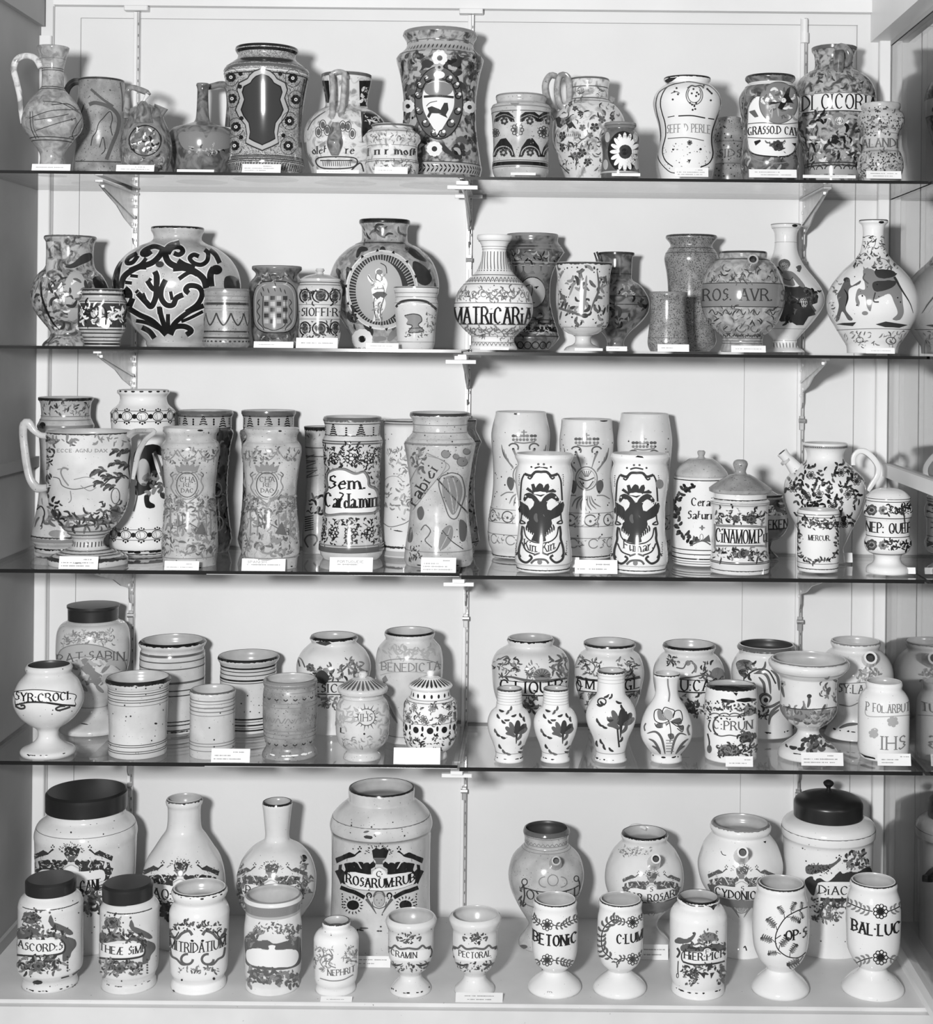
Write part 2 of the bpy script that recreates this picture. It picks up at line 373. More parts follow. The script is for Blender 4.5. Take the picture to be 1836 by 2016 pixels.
    def ring(s, ys, w=4, t=0, jag=0, a=180):     # full turned bands at the given heights
        for y in nums(ys) if isinstance(ys, str) else ([ys] if not isinstance(ys, (list, tuple)) else ys):
            s.off = min(s.off+2e-6, .003); V, Fc, M = s.V, s.Fc, s.M; pr = None; n = 72 if not jag else 140; ws = w/2
            for i in range(n+1):
                th = s.a0+math.radians(-a+2*a*i/n); i0 = len(V); m = max(1, int(w/7)); j1 = R.uniform(0, jag); j0 = R.uniform(0, jag*.4)
                for k in range(m+1):
                    yy = y-ws+j0+(w+j1-j0)*k/m; z = s.zc(yy); V.append(s.pt(th, s.rad(z), z))
                if pr is not None:
                    for k in range(m): Fc.append((pr+k, pr+k+1, i0+k+1, i0+k)); M.append(t+1)
                pr = i0
    def rimband(s, px, t=0, jag=0):          # glaze colour around the lip: a turned band under the rim in axis heights
        z1 = s.tab[0][0]; s.off += 2e-6; V, Fc, M = s.V, s.Fc, s.M; pr = None; n = 120; h = px*s.kk
        for i in range(n+1):
            th = 2*pi*i/n; i0 = len(V); zz = z1-h-R.uniform(0, jag)*s.kk
            for k in range(4):
                z = z1+(zz-z1)*k/3; V.append(s.pt(th, s.rad(z), z))
            if pr is not None:
                for k in range(3): Fc.append((pr+k, pr+k+1, i0+k+1, i0+k)); M.append(t+1)
            pr = i0
    # ---- motifs
    def flower(s, x, y, r, t=1, tc=0, n=6, ec=None):
        for i in range(n):
            a = 2*pi*i/n+.3; s.dot(x+r*.62*cos(a), y+r*.62*sin(a), r*.36, t, n=7)
        s.off += 1.5e-5; s.dot(x, y, r*.34, tc)
    def ringflower(s, x, y, r, t=1, w=3, n=8):
        for i in range(n): a = 2*pi*i/n; s.ell(x+r*.75*cos(a), y+r*.75*sin(a), r*.27, r*.27, w, t)
        s.dot(x, y, r*.45, t)
    def leaf(s, x, y, a, l, w, t=1, bend=.15):
        a = math.radians(a); c, q = cos(a), sin(a); s.L([(x, y), (x+c*l*.5-q*l*bend, y+q*l*.5+c*l*bend), (x+c*l, y+q*l)], w, t, 1)
    def sprig(s, pts, t=1, lw=3, ll=18, w=6, gap=14, both=1, ts=None):
        P = smooth(pairs(pts), gap); s.L(P, lw, t if ts is None else ts)
        for i in range(1, len(P)):
            a = math.degrees(atan2(P[i][1]-P[i-1][1], P[i][0]-P[i-1][0]))
            for sg in ((1, -1) if both else (1 if i % 2 else -1,)): s.leaf(P[i][0], P[i][1], a+sg*50, ll*R.uniform(.8, 1.15), w, t, .18*sg)
    def fol(s, x0, y0, x1, y1, n, size=14, ts=(1,), w=.35, arc=1, seed=None, rose=0):
        rr = random.Random(seed or int(x0+y0)); a = s.arc; s.arc = bool(arc)
        for i in range(n):
            x, y = rr.uniform(x0, x1), rr.uniform(y0, y1); l = size*rr.uniform(.6, 1.4); an = rr.uniform(0, 360); t = rr.choice(ts)
            if rose and rr.random() < rose: s.flower(x, y, l*.6, t, ts[0], 5)
            else: s.leaf(x, y, an, l, l*w, t, rr.uniform(-.35, .35))
        s.arc = a
    def vine(s, y, amp, x0, x1, per, t=1, lw=3, ll=14, w=6, ph=0, curls=1):
        a = s.arc; s.arc = True; n = int((x1-x0)/(per/8)); P = [(x0+(x1-x0)*i/n, y+amp*sin(2*pi*(x1-x0)*i/n/per+ph)) for i in range(n+1)]; s.L(P, lw, t)
        for i, p in enumerate(P):
            if curls and i % 4 == 2:
                sg = 1 if (p[1] < y) else -1; s.ell(p[0]+per*.08, y+sg*amp*.15, per*.13, amp*.5, lw*.9, t, 20, 300)
            s.leaf(p[0], p[1], R.uniform(20, 160)*(1 if i % 2 else -1), ll, w, t)
        s.arc = a
    def row(s, y, x0, x1, step, fn, arc=1):
        a = s.arc; s.arc = bool(arc); x = x0
        while x <= x1: fn(x, y); x += step
        s.arc = a
    def chips(s, y, n, size=6, t=0, x0=-150, x1=150):
        a = s.arc; s.arc = True
        for i in range(n): x = s.cx+R.uniform(x0, x1); s.dot(x, y+R.uniform(-2, 2), size*R.uniform(.6, 1.8), t, size*R.uniform(.3, .7), 7)
        s.arc = a
    def specks(s, n, y0, y1, size=2.4, t=0):
        a = s.arc; s.arc = True
        for i in range(n): s.dot(s.cx+R.uniform(-200, 200), R.uniform(y0, y1), size*R.uniform(.5, 1.4), t, n=6)
        s.arc = a
    def text(s, txt, x0, x1, y, h, t=0, arch=0, thick=.17, thin=.055, px=False, slant=0, rot=0):
        s.up(2)
        A0, A1 = x0, x1
        if 1:
            A0, A1 = x0, x1
        wd = sum(GW(c) for c in txt)-2; sx = (A1-A0)/max(1, wd); sy = h/8; lim = max(.35, min(1, sx/(sy*.62))); thick *= lim; thin *= max(.7, lim); a = s.arc; s.arc = 0 if px else 2; cr, sr = cos(math.radians(rot)), sin(math.radians(rot)); X = A0
        for c in txt:
            for st in GLY.get(c, ('', 4))[0]:
                smt, pts = st; Q = []
                for gx, gy in pts:
                    xx = X+gx*sx+slant*gy*sy; f = (xx-(A0+A1)/2)/((A1-A0)/2 or 1); yy = -(gy-4)*sy+arch*f*f; dx, dy = xx-A0, yy
                    Q.append((A0+dx*cr-dy*sr, y+dx*sr+dy*cr))
                s.nib(Q, smt, h*thick, h*thin, t)
                if not smt and thick > .09:
                    for (gx, gy), o in ((pts[0], pts[1]), (pts[-1], pts[-2])):
                        if gy in (0, 8, 5) and abs(gy-o[1]) > 2:
                            xx = X+gx*sx+slant*gy*sy; f = (xx-(A0+A1)/2)/((A1-A0)/2 or 1); yy = -(gy-4)*sy+arch*f*f; dx, dy = xx-A0, yy; cx_, cy_ = A0+dx*cr-dy*sr, y+dx*sr+dy*cr; e = h*.1+h*thick*.35
                            s.L([(cx_-e*cr, cy_-e*sr), (cx_+e*cr, cy_+e*sr)], h*thin, t)
            X += GW(c)*sx
        s.arc = a
    def nib(s, Q, smt, tk, tn, t):
        tn *= 1.35
        P = smooth(Q, max(2.5, tk*.7)) if smt else [q for i in range(len(Q)-1) for q in smooth(Q[i:i+2], 6)]; rows = []; n = len(P)
        for i, p in enumerate(P):
            a = P[max(0, i-1)]; b = P[min(n-1, i+1)]; dx, dy = b[0]-a[0], b[1]-a[1]; l = math.hypot(dx, dy) or 1; an = atan2(-dy, dx)
            w = tn+(tk-tn)*abs(sin(an-.35))**1.3; nx, ny = -dy/l*w/2, dx/l*w/2; rows.append([(p[0]+nx, p[1]+ny), (p[0]-nx, p[1]-ny)])
        s.quadstrip(rows, t)
    # ---- children
    def part(s, name, V, Fc, mats, mi=None): s.kids.append((name, V, Fc, mats, mi)); return s
    def tube(s, name, pts, rad, g=None, dy=0, flat=1.0, ring=14, hollow=0, twist=0, ribs=0):
        """pts: 'x y' or 'x y dy' triples in reading pixels; dy metres towards the viewer is negative"""
        n = nums(pts); k = 3 if isinstance(dy, str) else 2
        P = [(n[i], n[i+1], (n[i+2] if k == 3 else dy)) for i in range(0, len(n), k)]; W = []
        for x, y, d in P:
            u, v = uv(*s.im(x, y)); D = s.D+d; W.append((u*D/F-s.X, d, CAMZ-v*D/F-s.zs))
        rads = nums(rad) if isinstance(rad, str) else [rad]*len(P); W = [(w[0], w[1], w[2], r*s.kk) for w, r in zip(W, rads)]
        C = smooth(W, .004) if len(W) > 2 else smooth(W, .006); V = []; Fc = []; M = []
        from mathutils import Vector
        prev = None; nn = len(C)
        for i, c in enumerate(C):
            a = Vector(C[max(0, i-1)][:3]); b = Vector(C[min(nn-1, i+1)][:3]); T = (b-a).normalized()
            U = Vector((0, 1, 0)) if prev is None else prev
            U = (U-T*U.dot(T)); U = U.normalized() if U.length > 1e-5 else Vector((1, 0, 0)); Wv = T.cross(U); prev = U
            for j in range(ring):
                th = 2*pi*j/ring; rr = c[3]*(1+(.14*cos(ribs*th) if ribs else 0)); p = Vector(c[:3])+U*(cos(th)*rr*flat)+Wv*(sin(th)*rr); V.append(tuple(p))
        for i in range(nn-1):
            for j in range(ring): q = (j+1) % ring; Fc.append((i*ring+j, i*ring+q, (i+1)*ring+q, (i+1)*ring+j)); M.append(0)
        if hollow:   # first end is an open mouth: lip plus dark bore
            b0 = len(V); T = (Vector(C[1][:3])-Vector(C[0][:3])).normalized(); o = Vector(C[0][:3])
            for k, (f, dp) in enumerate(((.68, 0), (.6, .012))):
                for j in range(ring): V.append(tuple(o+(Vector(V[j])-o)*f+T*dp))
            for j in range(ring):
                q = (j+1) % ring; Fc.append((b0+j, b0+q, q, j)); M.append(0); Fc.append((b0+ring+j, b0+ring+q, b0+q, b0+j)); M.append(1)
            Fc.append(tuple(b0+ring+j for j in range(ring))); M.append(1)
        else: Fc.append(tuple(reversed(range(ring)))); M.append(0)
        Fc.append(tuple((nn-1)*ring+j for j in range(ring))); M.append(0)
        s.kids.append((name, V, Fc, [GL[g or s.g], GL['IND']], M)); return s
    def lid(s, prof, g=None, knob=None, dx=0, paint=None, name='lid', kname='knob'):
        """solid turned lid, axis shared with the jar"""
        def turn(pr):
            P = profile(pr); V = []; Fc = []; n = 72
            for y, h in P:
                z = s.zax(y, s.cx); r = h*s.kr
                for i in range(n): a = 2*pi*i/n; V.append((r*cos(a)+dx*s.kk, r*sin(a), z))
            for k in range(len(P)-1):
                for i in range(n): j = (i+1) % n; Fc.append((k*n+j, k*n+i, (k+1)*n+i, (k+1)*n+j))
            Fc.append(tuple(range(n))); Fc.append(tuple(reversed(range((len(P)-1)*n, len(P)*n)))); return V, Fc, P
        V, Fc, P = turn(prof); M = [0]*len(Fc)
        if paint:   # radial strokes painted on the dome
            y0, h0, y1, h1, nst, t = paint
            zs = lambda y: s.zax(y, s.cx)
            for k in range(nst):
                a = 2*pi*k/nst; b = len(V)
                for f, ww in ((0, .05), (.35, .10), (.75, .10), (1, .03)):
                    y = y0+(y1-y0)*f
                    hh = P[-1][1]
                    for q in range(len(P)-1):
                        if P[q][0] <= y <= P[q+1][0]: hh = P[q][1]+(P[q+1][1]-P[q][1])*(y-P[q][0])/max(.01, P[q+1][0]-P[q][0]); break
                    for sg in (-1, 1): aa = a+sg*ww*18/nst; r = hh*s.kr+.0006; V.append((r*cos(aa)+dx*s.kk, r*sin(aa), zs(y)+.0004))
                for f in range(3): Fc.append((b+2*f, b+2*f+1, b+2*f+3, b+2*f+2)); M.append(1)
            mats = [GL[g or s.g], INK[t]]
        else: mats = [GL[g or s.g]]
        sub = None
        if knob: kv, kf, _ = turn(knob); sub = (kname, kv, kf, [GL[g or s.g]])
        s.kids.append((name, V, Fc, mats, M, sub)); return s
    def shade(s, o):
        crease(o); N = [(0, 0, 0)]*s.nl; h = s.H/500
        for x, y, z in s.V[s.nl:]:
            th = atan2(x, -y); i = max(1, min(499, int(z/h+.5))); sl = (s.lut[i+1]-s.lut[i-1])/(2*h); q = 1/sqrt(1+sl*sl); N.append((sin(th)*q, -cos(th)*q, -sl*q))
        o.data.normals_split_custom_set_from_vertices(N)
    def done(s, name, label, cat, part='body'):
        loc = (s.X, s.D-CAMD, s.zs)
        if not s.kids:
            o = mk(name, s.V, s.Fc, s.mats, s.M, None, True, loc); s.shade(o)
        else:
            o = bpy.data.objects.new(name, None); o.location = loc; o.empty_display_size = .02; sc.collection.objects.link(o)
            s.shade(mk(part, s.V, s.Fc, s.mats, s.M, o, True))
            for k in s.kids:
                c = mk(k[0], k[1], k[2], k[3], k[4] if len(k) > 4 else None, o, True); fixnorm(c)
                if len(k) > 5 and k[5]: sb = k[5]; fixnorm(mk(sb[0], sb[1], sb[2], sb[3], None, c, True))
        JARS.append((label, s.X, s.D-CAMD, s.tab, s.sh, s.lut, s.H))
        return tag(o, label, cat)
JARS = []
import bmesh
def fixnorm(o):
    bm = bmesh.new(); bm.from_mesh(o.data); bmesh.ops.recalc_face_normals(bm, faces=bm.faces); bm.to_mesh(o.data); bm.free(); crease(o)
def crease(o):
    me = o.data
    try: me.set_sharp_from_angle(angle=math.radians(38))
    except Exception: pass
# stroke alphabet on an 8 high grid
GLY = {}
def G(c, w, spec):
    st = []
    for q in spec.split():
        sm = q[0] == '~'; q = q.lstrip('~'); st.append((sm, [(int(q[i]), int(q[i+1])) for i in range(0, len(q), 2)]))
    GLY[c] = (st, w)
for ln in """A 6 0038 3860 1353
B 5 0008 ~0838563404 ~04445200
C 6 ~57381704113051 5756
D 6 0008 ~082856645200
E 5 0008 0858 0444 0050
F 5 0008 0858 0444
G 6 ~573817041130 5053 3363
H 6 0008 6068 0464
I 1 0008
J 3 ~28231100
K 6 0008 0358 2560
L 5 0008 0050
M 7 0008 0830 3078 7870
N 6 0008 0860 6068
O 6 ~381704113051645738
P 5 0008 ~0838563404
Q 6 ~381704113051645738 3261
R 6 0008 ~0838563404 3460
S 4 ~473817154433421001
T 6 3038 0868
U 6 ~08031130516368
V 6 0830 3068
X 6 0860 0068
Y 6 0834 6834 3430
W 8 0820 2048 4860 6088
Æ 8 0048 4840 4888 4474 4080 1343
a 4 ~0425443230 4440 ~32120010314 4440
b 4 0008 ~0435423000
c 4 ~443513021041
d 4 4840 ~4314021041
e 4 0343 ~433514021041
f 3 1017 ~173847 0535
h 4 0008 ~04254440
i 1 0005 0708
k 4 0008 0245 1340
l 1 0008
m 7 0005 ~04253430 ~34556470 6470
n 4 0005 ~0425453 4540
o 4 ~250311304225
p 4 0500 ~0535433202
r 3 0005 ~032535
s 3 ~342514320001
t 3 1801 0535
u 4 ~0501104 1141 4540
x 4 0540 0045
ſ 2 1016 ~163827
. 1 0001
, 1 0100
: 1 0001 0405
' 1 0809
- 3 0434
· 1 0405""".splitlines():
    a = ln.split(' ', 2)
    parts = [p if len(p.lstrip('~')) % 2 == 0 else p[:-1] for p in a[2].split()]
    G(a[0], int(a[1]), ' '.join(parts))
def GW(c): return (GLY[c][1] if c in GLY else 3)+2
def delft(p, cx, cy, hw, t=1, t2=2, bn=None, garl=1, birds=1, tb=5, busy=1):
    """banner label held by a winged head, birds and fruit basket above, swags below"""
    k = hw/760.0
    def T(s_, sg=1): return [(cx+sg*(x-840)*k, cy+(y-780)*k) for x, y in pairs(s_)]
    for sg in (1, -1):
        p.poly(T("235 465 420 435 465 460 520 555 545 560 475 432 560 440 572 470 590 450 650 448 680 472 735 425 780 470 770 520 700 560 700 655 520 645 320 620 250 700 262 560", sg), t)
        p.poly(T("150 490 205 478 195 560 240 602 300 560 245 660 240 760 265 832 200 800 180 822 150 740 95 625 80 590 140 575", sg), t)
        p.L(T("175 875 320 930 420 960 590 1050", sg), 70*k, t); p.ell(*T("665 1015", sg)[0], 40*k, 42*k, 26*k, t, 120 if sg > 0 else -220, 420 if sg > 0 else 60)
        p.L(T("620 1070 700 1180 790 1330", sg), 60*k, t2, 2); p.L(T("720 1120 740 1200 840 1240", sg), 16*k, t2)
        if birds:
            p.poly(T("88 372 200 330 330 268 420 312 500 238 535 262 478 292 415 350 280 382 112 462", sg), t)
            for q in ("505 180", "480 214", "528 208"): p.dot(*T(q, sg)[0], 14*k, t)
            p.L(T("290 380 285 430", sg), 8*k, t2)
        if garl:
            c = T("390 1180", sg)[0]; p.fell(c[0], c[1], 105*k, 85*k, t)
            for i in range(16):
                a = i*pi/8; p.leaf(c[0]+cos(a)*120*k, c[1]+sin(a)*105*k, math.degrees(a), 60*k, 24*k, t)
            for i in range(6): p.dot(*T("%d %d" % (205+8*(i % 2), 990+45*i), sg)[0], 13*k, t)
    p.poly(T("715 240 780 200 850 215 920 195 1005 240 960 372 735 372"), t); p.poly(T("730 375 960 375 900 430 900 480 780 480 780 430"), t2)
    for i in range(26):
        a = pi+pi*i/25; q = (cx+(cos(a)*R.uniform(150, 230))*k, cy+(300-780+sin(a)*R.uniform(90, 160))*k); p.leaf(q[0], q[1], math.degrees(a), 40*k, 17*k, t)
    p.up()
    if busy:
        for sg in (1, -1):
            a, b = T("250 460", sg)[0], T("720 630", sg)[0]; p.fol(min(a[0], b[0]), a[1], max(a[0], b[0]), b[1], 34, 60*k, (5, 4, 0, 4), .25, arc=0, seed=int(cx+sg*9))
            a, b = T("90 330", sg)[0], T("420 430", sg)[0]; p.fol(min(a[0], b[0]), a[1], max(a[0], b[0]), b[1], 16, 34*k, (4, 5, t), .3, arc=0, seed=int(cx+sg*5))
            a, b = T("110 520", sg)[0], T("240 800", sg)[0]; p.fol(min(a[0], b[0]), a[1], max(a[0], b[0]), b[1], 14, 44*k, (5, 4, t), .3, arc=0, seed=int(cx+sg*3))
            a, b = T("180 880", sg)[0], T("600 1060", sg)[0]; p.fol(min(a[0], b[0]), a[1], max(a[0], b[0]), b[1], 24, 44*k, (5, t, t2), .3, arc=0, seed=int(cx+sg*2))
        p.fol(cx-110*k, cy-590*k, cx+110*k, cy-400*k, 24, 44*k, (4, 5, t), .35, arc=0)
    p.fell(cx, cy+(1090-780)*k, 88*k, 110*k, 4); p.ell(cx, cy+(1090-780)*k, 95*k, 118*k, 8*k, t2); p.up()
    p.L(T("740 1040 780 960 840 940 900 960 940 1040"), 30*k, t2)
    for q in ("800 1090", "880 1090", "840 1145"): p.dot(*T(q)[0], 10*k, t2)
    p.up(); p.poly(T("245 700 300 625 420 615 700 655 740 600 840 540 940 600 985 655 1260 625 1400 620 1445 700 1430 800 1300 880 1000 925 700 925 420 890 290 830"), tb, 1); p.up()
    p.L(T("290 850 460 905 700 930 1000 930 1250 880 1400 820"), 8*k, t2); p.L(T("700 600 760 560 840 530 920 560 985 600"), 16*k, 4)
def eagle(p, dx, dy, t=1):
    """double headed eagle under a crown in a scroll frame (coordinates read on the first jar)"""
    def T(s_, sg=1, c=345): return [(1244+(c+sg*(x-c))/1.8788+dx, 385+y/1.8788+dy) for x, y in pairs(s_)]
    p.poly(T("350 655 385 640 430 590 500 570 530 590 555 620 548 670 520 640 475 615 435 640 420 690 430 740 470 745 540 690 600 650 612 690 595 760 560 810 520 830 470 850 480 890 470 930 420 990 400 1010 415 1085 345 1105 250 1080 285 1000 250 990 205 930 205 880 240 850 190 800 150 760 130 710 125 640 170 670 215 700 235 745 275 700 285 660 260 620 215 610 185 650 165 620 180 580 215 565 270 580 320 620"), t); p.up()
    for sg in (1, -1):
        p.L(T("350 800 330 720 310 650 275 605 225 580 190 600", sg, 350), 26, t); p.L(T("190 600 172 625 180 655", sg, 350), 12, t, 2); p.dot(*T("200 592", sg, 350)[0], 14, t)
        p.L(T("260 800 210 770 165 720 130 650", sg, 350), 26, t, 2)
        for i in range(7): p.leaf(*T("%d %d" % (140+i*17, 690+i*18), sg, 350)[0], 100 if sg > 0 else 80, 46-2*i, 10, t, .1*sg)
        for i in range(5): p.leaf(*T("%d %d" % (215+i*22, 900+i*16), sg, 350)[0], 100 if sg > 0 else 80, 40, 10, t, .1*sg)
    p.up()
    p.dot(*T("190 595")[0], 5, 5); p.dot(*T("520 605")[0], 5, 5); p.up(); p.dot(*T("190 595")[0], 2, 0); p.dot(*T("520 605")[0], 2, 0)
    p.L(T("310 780 300 830 320 880"), 22, 2, 1); p.L(T("380 790 400 820"), 6, 2, 1)
    for sg in (1, -1):
        for i in range(6): p.leaf(*T("%d %d" % (480+18*i, 760-8*i), sg, 345)[0], 80, 24, 7, t)
    p.poly(T("195 520 215 495 265 535 255 480 250 465 285 460 300 500 320 470 345 450 380 470 385 505 410 465 440 460 450 490 440 530 490 515 530 540 500 555 440 550 360 600 270 570 240 550"), t); p.up(); p.fell(*T("350 560")[0], 38, 10, 5); p.up()
    for sg in (1, -1):
        c = 360
        p.L(T("135 640 140 540 150 420 180 350", sg, c), 9, t); p.L(T("150 780 145 840 135 890 190 890 150 860", sg, c), 8, t)
        p.L(T("180 350 250 370 300 330 370 330", sg, c), 15, t); p.L(T("215 385 240 405 270 370", sg, c), 9, t); p.dot(*T("255 275", sg, c)[0], 6, t); p.dot(*T("330 242", sg, c)[0], 7, 2)
        p.L(T("160 920 150 1000 150 1060 120 1180 130 1280 200 1320 260 1270 230 1240", sg, c), 13, t); p.L(T("175 930 195 1030 260 1090 350 1110", sg, c), 7, t)
        p.L(T("155 1100 200 1190 290 1230", sg, c), 8, t); p.L(T("90 1240 110 1210 140 1260", sg, c), 9, t); p.L(T("280 1240 350 1215", sg, c), 10, 2)
        for i in range(6): p.dot(*T("%d %d" % (125-3*(i % 2), 360+i*22), sg, c)[0], 3, t)
        for i in range(7): p.dot(*T("%d %d" % (85+4*(i % 2), 1090+i*20), sg, c)[0], 3, t)
    p.L(T("290 290 350 275 430 290"), 9, t); p.L(T("250 1330 300 1290 400 1290 440 1330"), 12, 2); p.dot(*T("345 1315")[0], 14, 3)
# ================= top shelf
p = Jar('A1', 306, '278,97 300,92 340,78 395,66 450,64 510,66! 530,80 570,118 620,155 700,180 760,170 810,128 845,88 870,70 900,72 945,90', 0, Y=.10, g='M2', inner='IND')
p.ring('335', 2, 2); p.ring('395 407 505 517', 4, 1); p.ring('797 815', 5, 1)
for q in ("170 690 300 645 460 640", "200 700 330 680 400 665", "210 760 330 720 440 690", "250 590 350 600 430 640 480 670", "480 680 440 740 420 790 450 820", "400 800 470 780 488 760", "175 650 180 740 210 810"): p.L(q, 4, 1)
p.L("190 650 195 740 225 805", 3, 1); p.L("300 612 400 608 470 665", 5, 1); p.L("415 690 420 705", 4, 1)
p.tube('handle', "240 395 205 340 150 325 100 345 80 400 95 470 115 560 122 650 128 720", "20 19 18 19 19 18 17 14 9", 'M3', dy=-.01, flat=.75)
p.done('ewer', 'tall grey ewer with pale rope-like loop handle, far left of top shelf', 'ewer')
p = Jar('A1', 590, '470,135 500,135 560,138 640,150 760,155 860,152 930,165 985,172', 0, Y=.26, g='G2', inner='IND')
p.L("520 610 560 600 640 625 690 680 685 760 650 850 620 930", 22, 2); p.L("530 520 600 580 660 620", 14, 2); p.L("700 480 712 560 715 650", 6, 1); p.L("490 610 470 680 460 760", 5, 1)
p.L("530 850 540 800 560 770 575 720 600 690 640 650 655 690 645 740 655 790", 5, 1); p.L("580 860 600 800 612 870 590 900", 5, 1); p.L("440 940 720 945", 5, 1); p.rimband(10, 1)
p.tube('handle', "500 480 440 475 400 505 385 560 410 640 450 690", "22 22 20 19 18 16", 'D', dy=-.01, flat=.7)
p.done('mug', 'dull grey waisted mug with painted leaf outline behind the first ewer', 'mug')
p = Jar('A1', 850, '610,40 640,95 660,98 700,108 760,135 850,155 920,148 985,112', 0, Y=.085, g='LU', open=False)
p.ell(845, 820, 104, 100, 8, 3); p.ell(845, 820, 92, 88, 6, 0); p.fol(770, 760, 920, 890, 60, 22, (0, 4, 5, 2), .4, arc=0); p.specks(30, 900, 980, 4, 4); p.fol(700, 900, 1000, 980, 16, 30, (1, 4))
p.tube('spout', "940 622 925 660 905 720", "42 32 30", 'LU', dy=.0, hollow=1); p.tube('whistle_neck', "835 590 836 620 838 670 840 720", "14 36 42 55", 'LU', dy=-.035)
p.tube('handle', "855 560 865 545 820 525 770 510 745 530 738 600 735 690", "10 16 18 16 16 18 20", 'LU', dy=-.01); p.tube('finial', "835 598 845 575 862 550", "8 9 15", 'M3', dy=-.035)
p.done('figural_jug', 'small dark lustrous jug with round moulded medallion, pinched spout and bird finial', 'jug')
p = Jar('A1', 1180, '490,38 500,40 520,33 600,34 690,40 715,54! 735,110 755,175 800,205 860,207 920,192 985,152', 0, Y=.2, g='D2', inner='IND')
p.poly("1040 800 1060 770 1120 765 1180 770 1200 805 1230 770 1300 775 1345 800 1340 860 1200 880 1080 870", 3, 1); p.fol(1100, 850, 1300, 900, 30, 20, (4, 3, 0), .4)
p.tube('handle', "1195 512 1240 502 1295 492 1330 515 1340 600 1330 740", "16 18 20 22 20 20", 'D2', dy=.03)
p.done('flask', 'squat dark flask with thin tall neck and side handle, left of the big medallion albarello', 'flask')
p = Jar('A1', 1552, '285,180 300,184 325,168 350,172 375,200 400,235 420,248! 445,246 520,232 620,217 700,208 800,206 880,212 915,220! 940,222 1000,192', 0, Y=.13, g='S', rim=0)
p.rimband(34, 0); p.ring(345, 26, 1, 4); p.ring(375, 16, 2); p.ring(402, 5, 5); p.ring(418, 8, 1); p.ring('905 925', 6, 1); p.ring(914, 8, 2); p.ring(935, 4, 0)
p.up(2)
def mir(p, s, c): q = pairs(s); return q+[(2*c-x, y) for x, y in reversed(q)]
P0 = "1525 395 1480 410 1455 432 1440 455 1390 480 1378 520 1395 570 1370 640 1388 680 1428 730 1438 790 1430 838 1470 858 1530 882"
p.poly(mir(p, P0, 1528), 1); p.up()
p.poly([(1528+(x-1528)*.95, 640+(y-640)*.965) for x, y in mir(p, P0, 1528)], 4); p.up(); p.poly([(1528+(x-1528)*.79, 640+(y-640)*.86) for x, y in mir(p, P0, 1528)], 0); p.up(); p.poly([(1528+(x-1528)*.74, 640+(y-640)*.83) for x, y in mir(p, P0, 1528)], 1)
for x, y in ((1348,450),(1705,455),(1355,575),(1722,580),(1378,740),(1685,705),(1370,850),(1678,850)):
    p.ell(x, y, 44, 52, 3, 1, 20, 330); p.flower(x, y, 30, 0, 5, 8); p.dot(x, y, 4, 0)
for x, y in ((1403,430),(1632,430),(1400,505),(1650,790),(1408,800),(1410,690)): p.flower(x, y, 14, 0, 0, 6)
for x in (1762, 1775): p.L("%d 460 %d 620 %d 860" % (x+10, x-18, x-22), 5, 0)
p.arc = True
for i in range(46): p.L("%d 945 %d 985" % (1230+i*17, 1218+i*17), 5, 1)
p.arc = False
p.done('albarello', 'large shouldered drug jar with dark lobed panel in a pale frame among dark rosettes', 'drug jar')
# middle part
p = Jar('A2', 300, '440,146 455,146 500,140 560,126 600,122 630,128 650,160 690,208 750,242 820,250 880,240 940,210 990,182', 0, Y=.19, g='M3', inner='IND')
p.rimband(18, 2); p.poly("375 470 450 470 440 560 430 620 380 620", 0); p.fol(390, 500, 445, 610, 14, 26, (5, 5), .5, arc=0); p.poly("160 470 200 470 205 560 200 600 175 600", 0); p.up()
p.poly("385 650 450 650 510 690 550 735 480 735 430 760 395 800", 0); p.fol(400, 665, 520, 725, 14, 28, (5,), .3, arc=0)
p.L("395 660 390 760 395 830", 5, 2); p.L("75 760 110 700 180 650", 5, 2); p.L("60 830 70 900 110 970", 14, 3)
for a, b in ((140, 770), (165, 730), (190, 760), (280, 735), (310, 740), (335, 780)): p.ell(a, b, 18, 30, 4, 1); p.dot(a, b, 12, 2, 20)
p.text('olet', 110, 190, 870, 44, 1); p.text('rev', 300, 370, 872, 44, 1); p.L("140 920 345 920 335 975 160 978", 7, 1, closed=True); p.L("150 935 335 935", 6, 1)
for i in range(14): p.L("%d 940 %d 968" % (165+i*12, 168+i*12), 4, 2)
p.L("330 990 380 950 400 1000", 8, 1)
p.tube('handle', "215 430 222 500 220 600 222 720", "16 17 17 19", 'M2', dy=-.075); p.tube('handle', "290 425 288 500 280 600 262 730", "16 17 17 19", 'M2', dy=-.075)
p.tube('handle_top', "215 432 250 418 292 428 300 460", "14 15 15 14", 'M2', dy=-.07); p.tube('mask_boss', "242 715 238 770 234 840 232 905", "22 36 46 20", 'LU', dy=-.088)
p.done('double_handled_jug', 'pale jug with twin roll handles down its front ending in a dark mask', 'jug')
p = Jar('A2', 568, '735,126 750,118 765,130 790,160 820,165 845,150 860,147 900,147 930,150 960,156 990,150 1008,140', 0, Y=.08, g='M3')
p.ring('760 842 925', 4, 3); p.fol(420, 770, 720, 825, 70, 18, (3, 2), .25); p.fol(430, 940, 710, 1000, 50, 24, (2, 3), .25); p.ring('936', 4, 2); p.rimband(10, 2)
p.text('l nvr moſt', 428, 704, 878, 44, 1, thick=.24, thin=.06)
p.done('ointment_jar', 'low lobed jar lettered nvr moſt in gothic script beside the tallest jar', 'drug jar')
p = Jar('A2', 845, '195,212 215,217 245,200 270,193 300,205 330,240 350,256! 380,250 450,232 550,216 620,212 720,213 820,224 900,242 940,250! 1010,230', 0, Y=.23, g='M', rim=None)
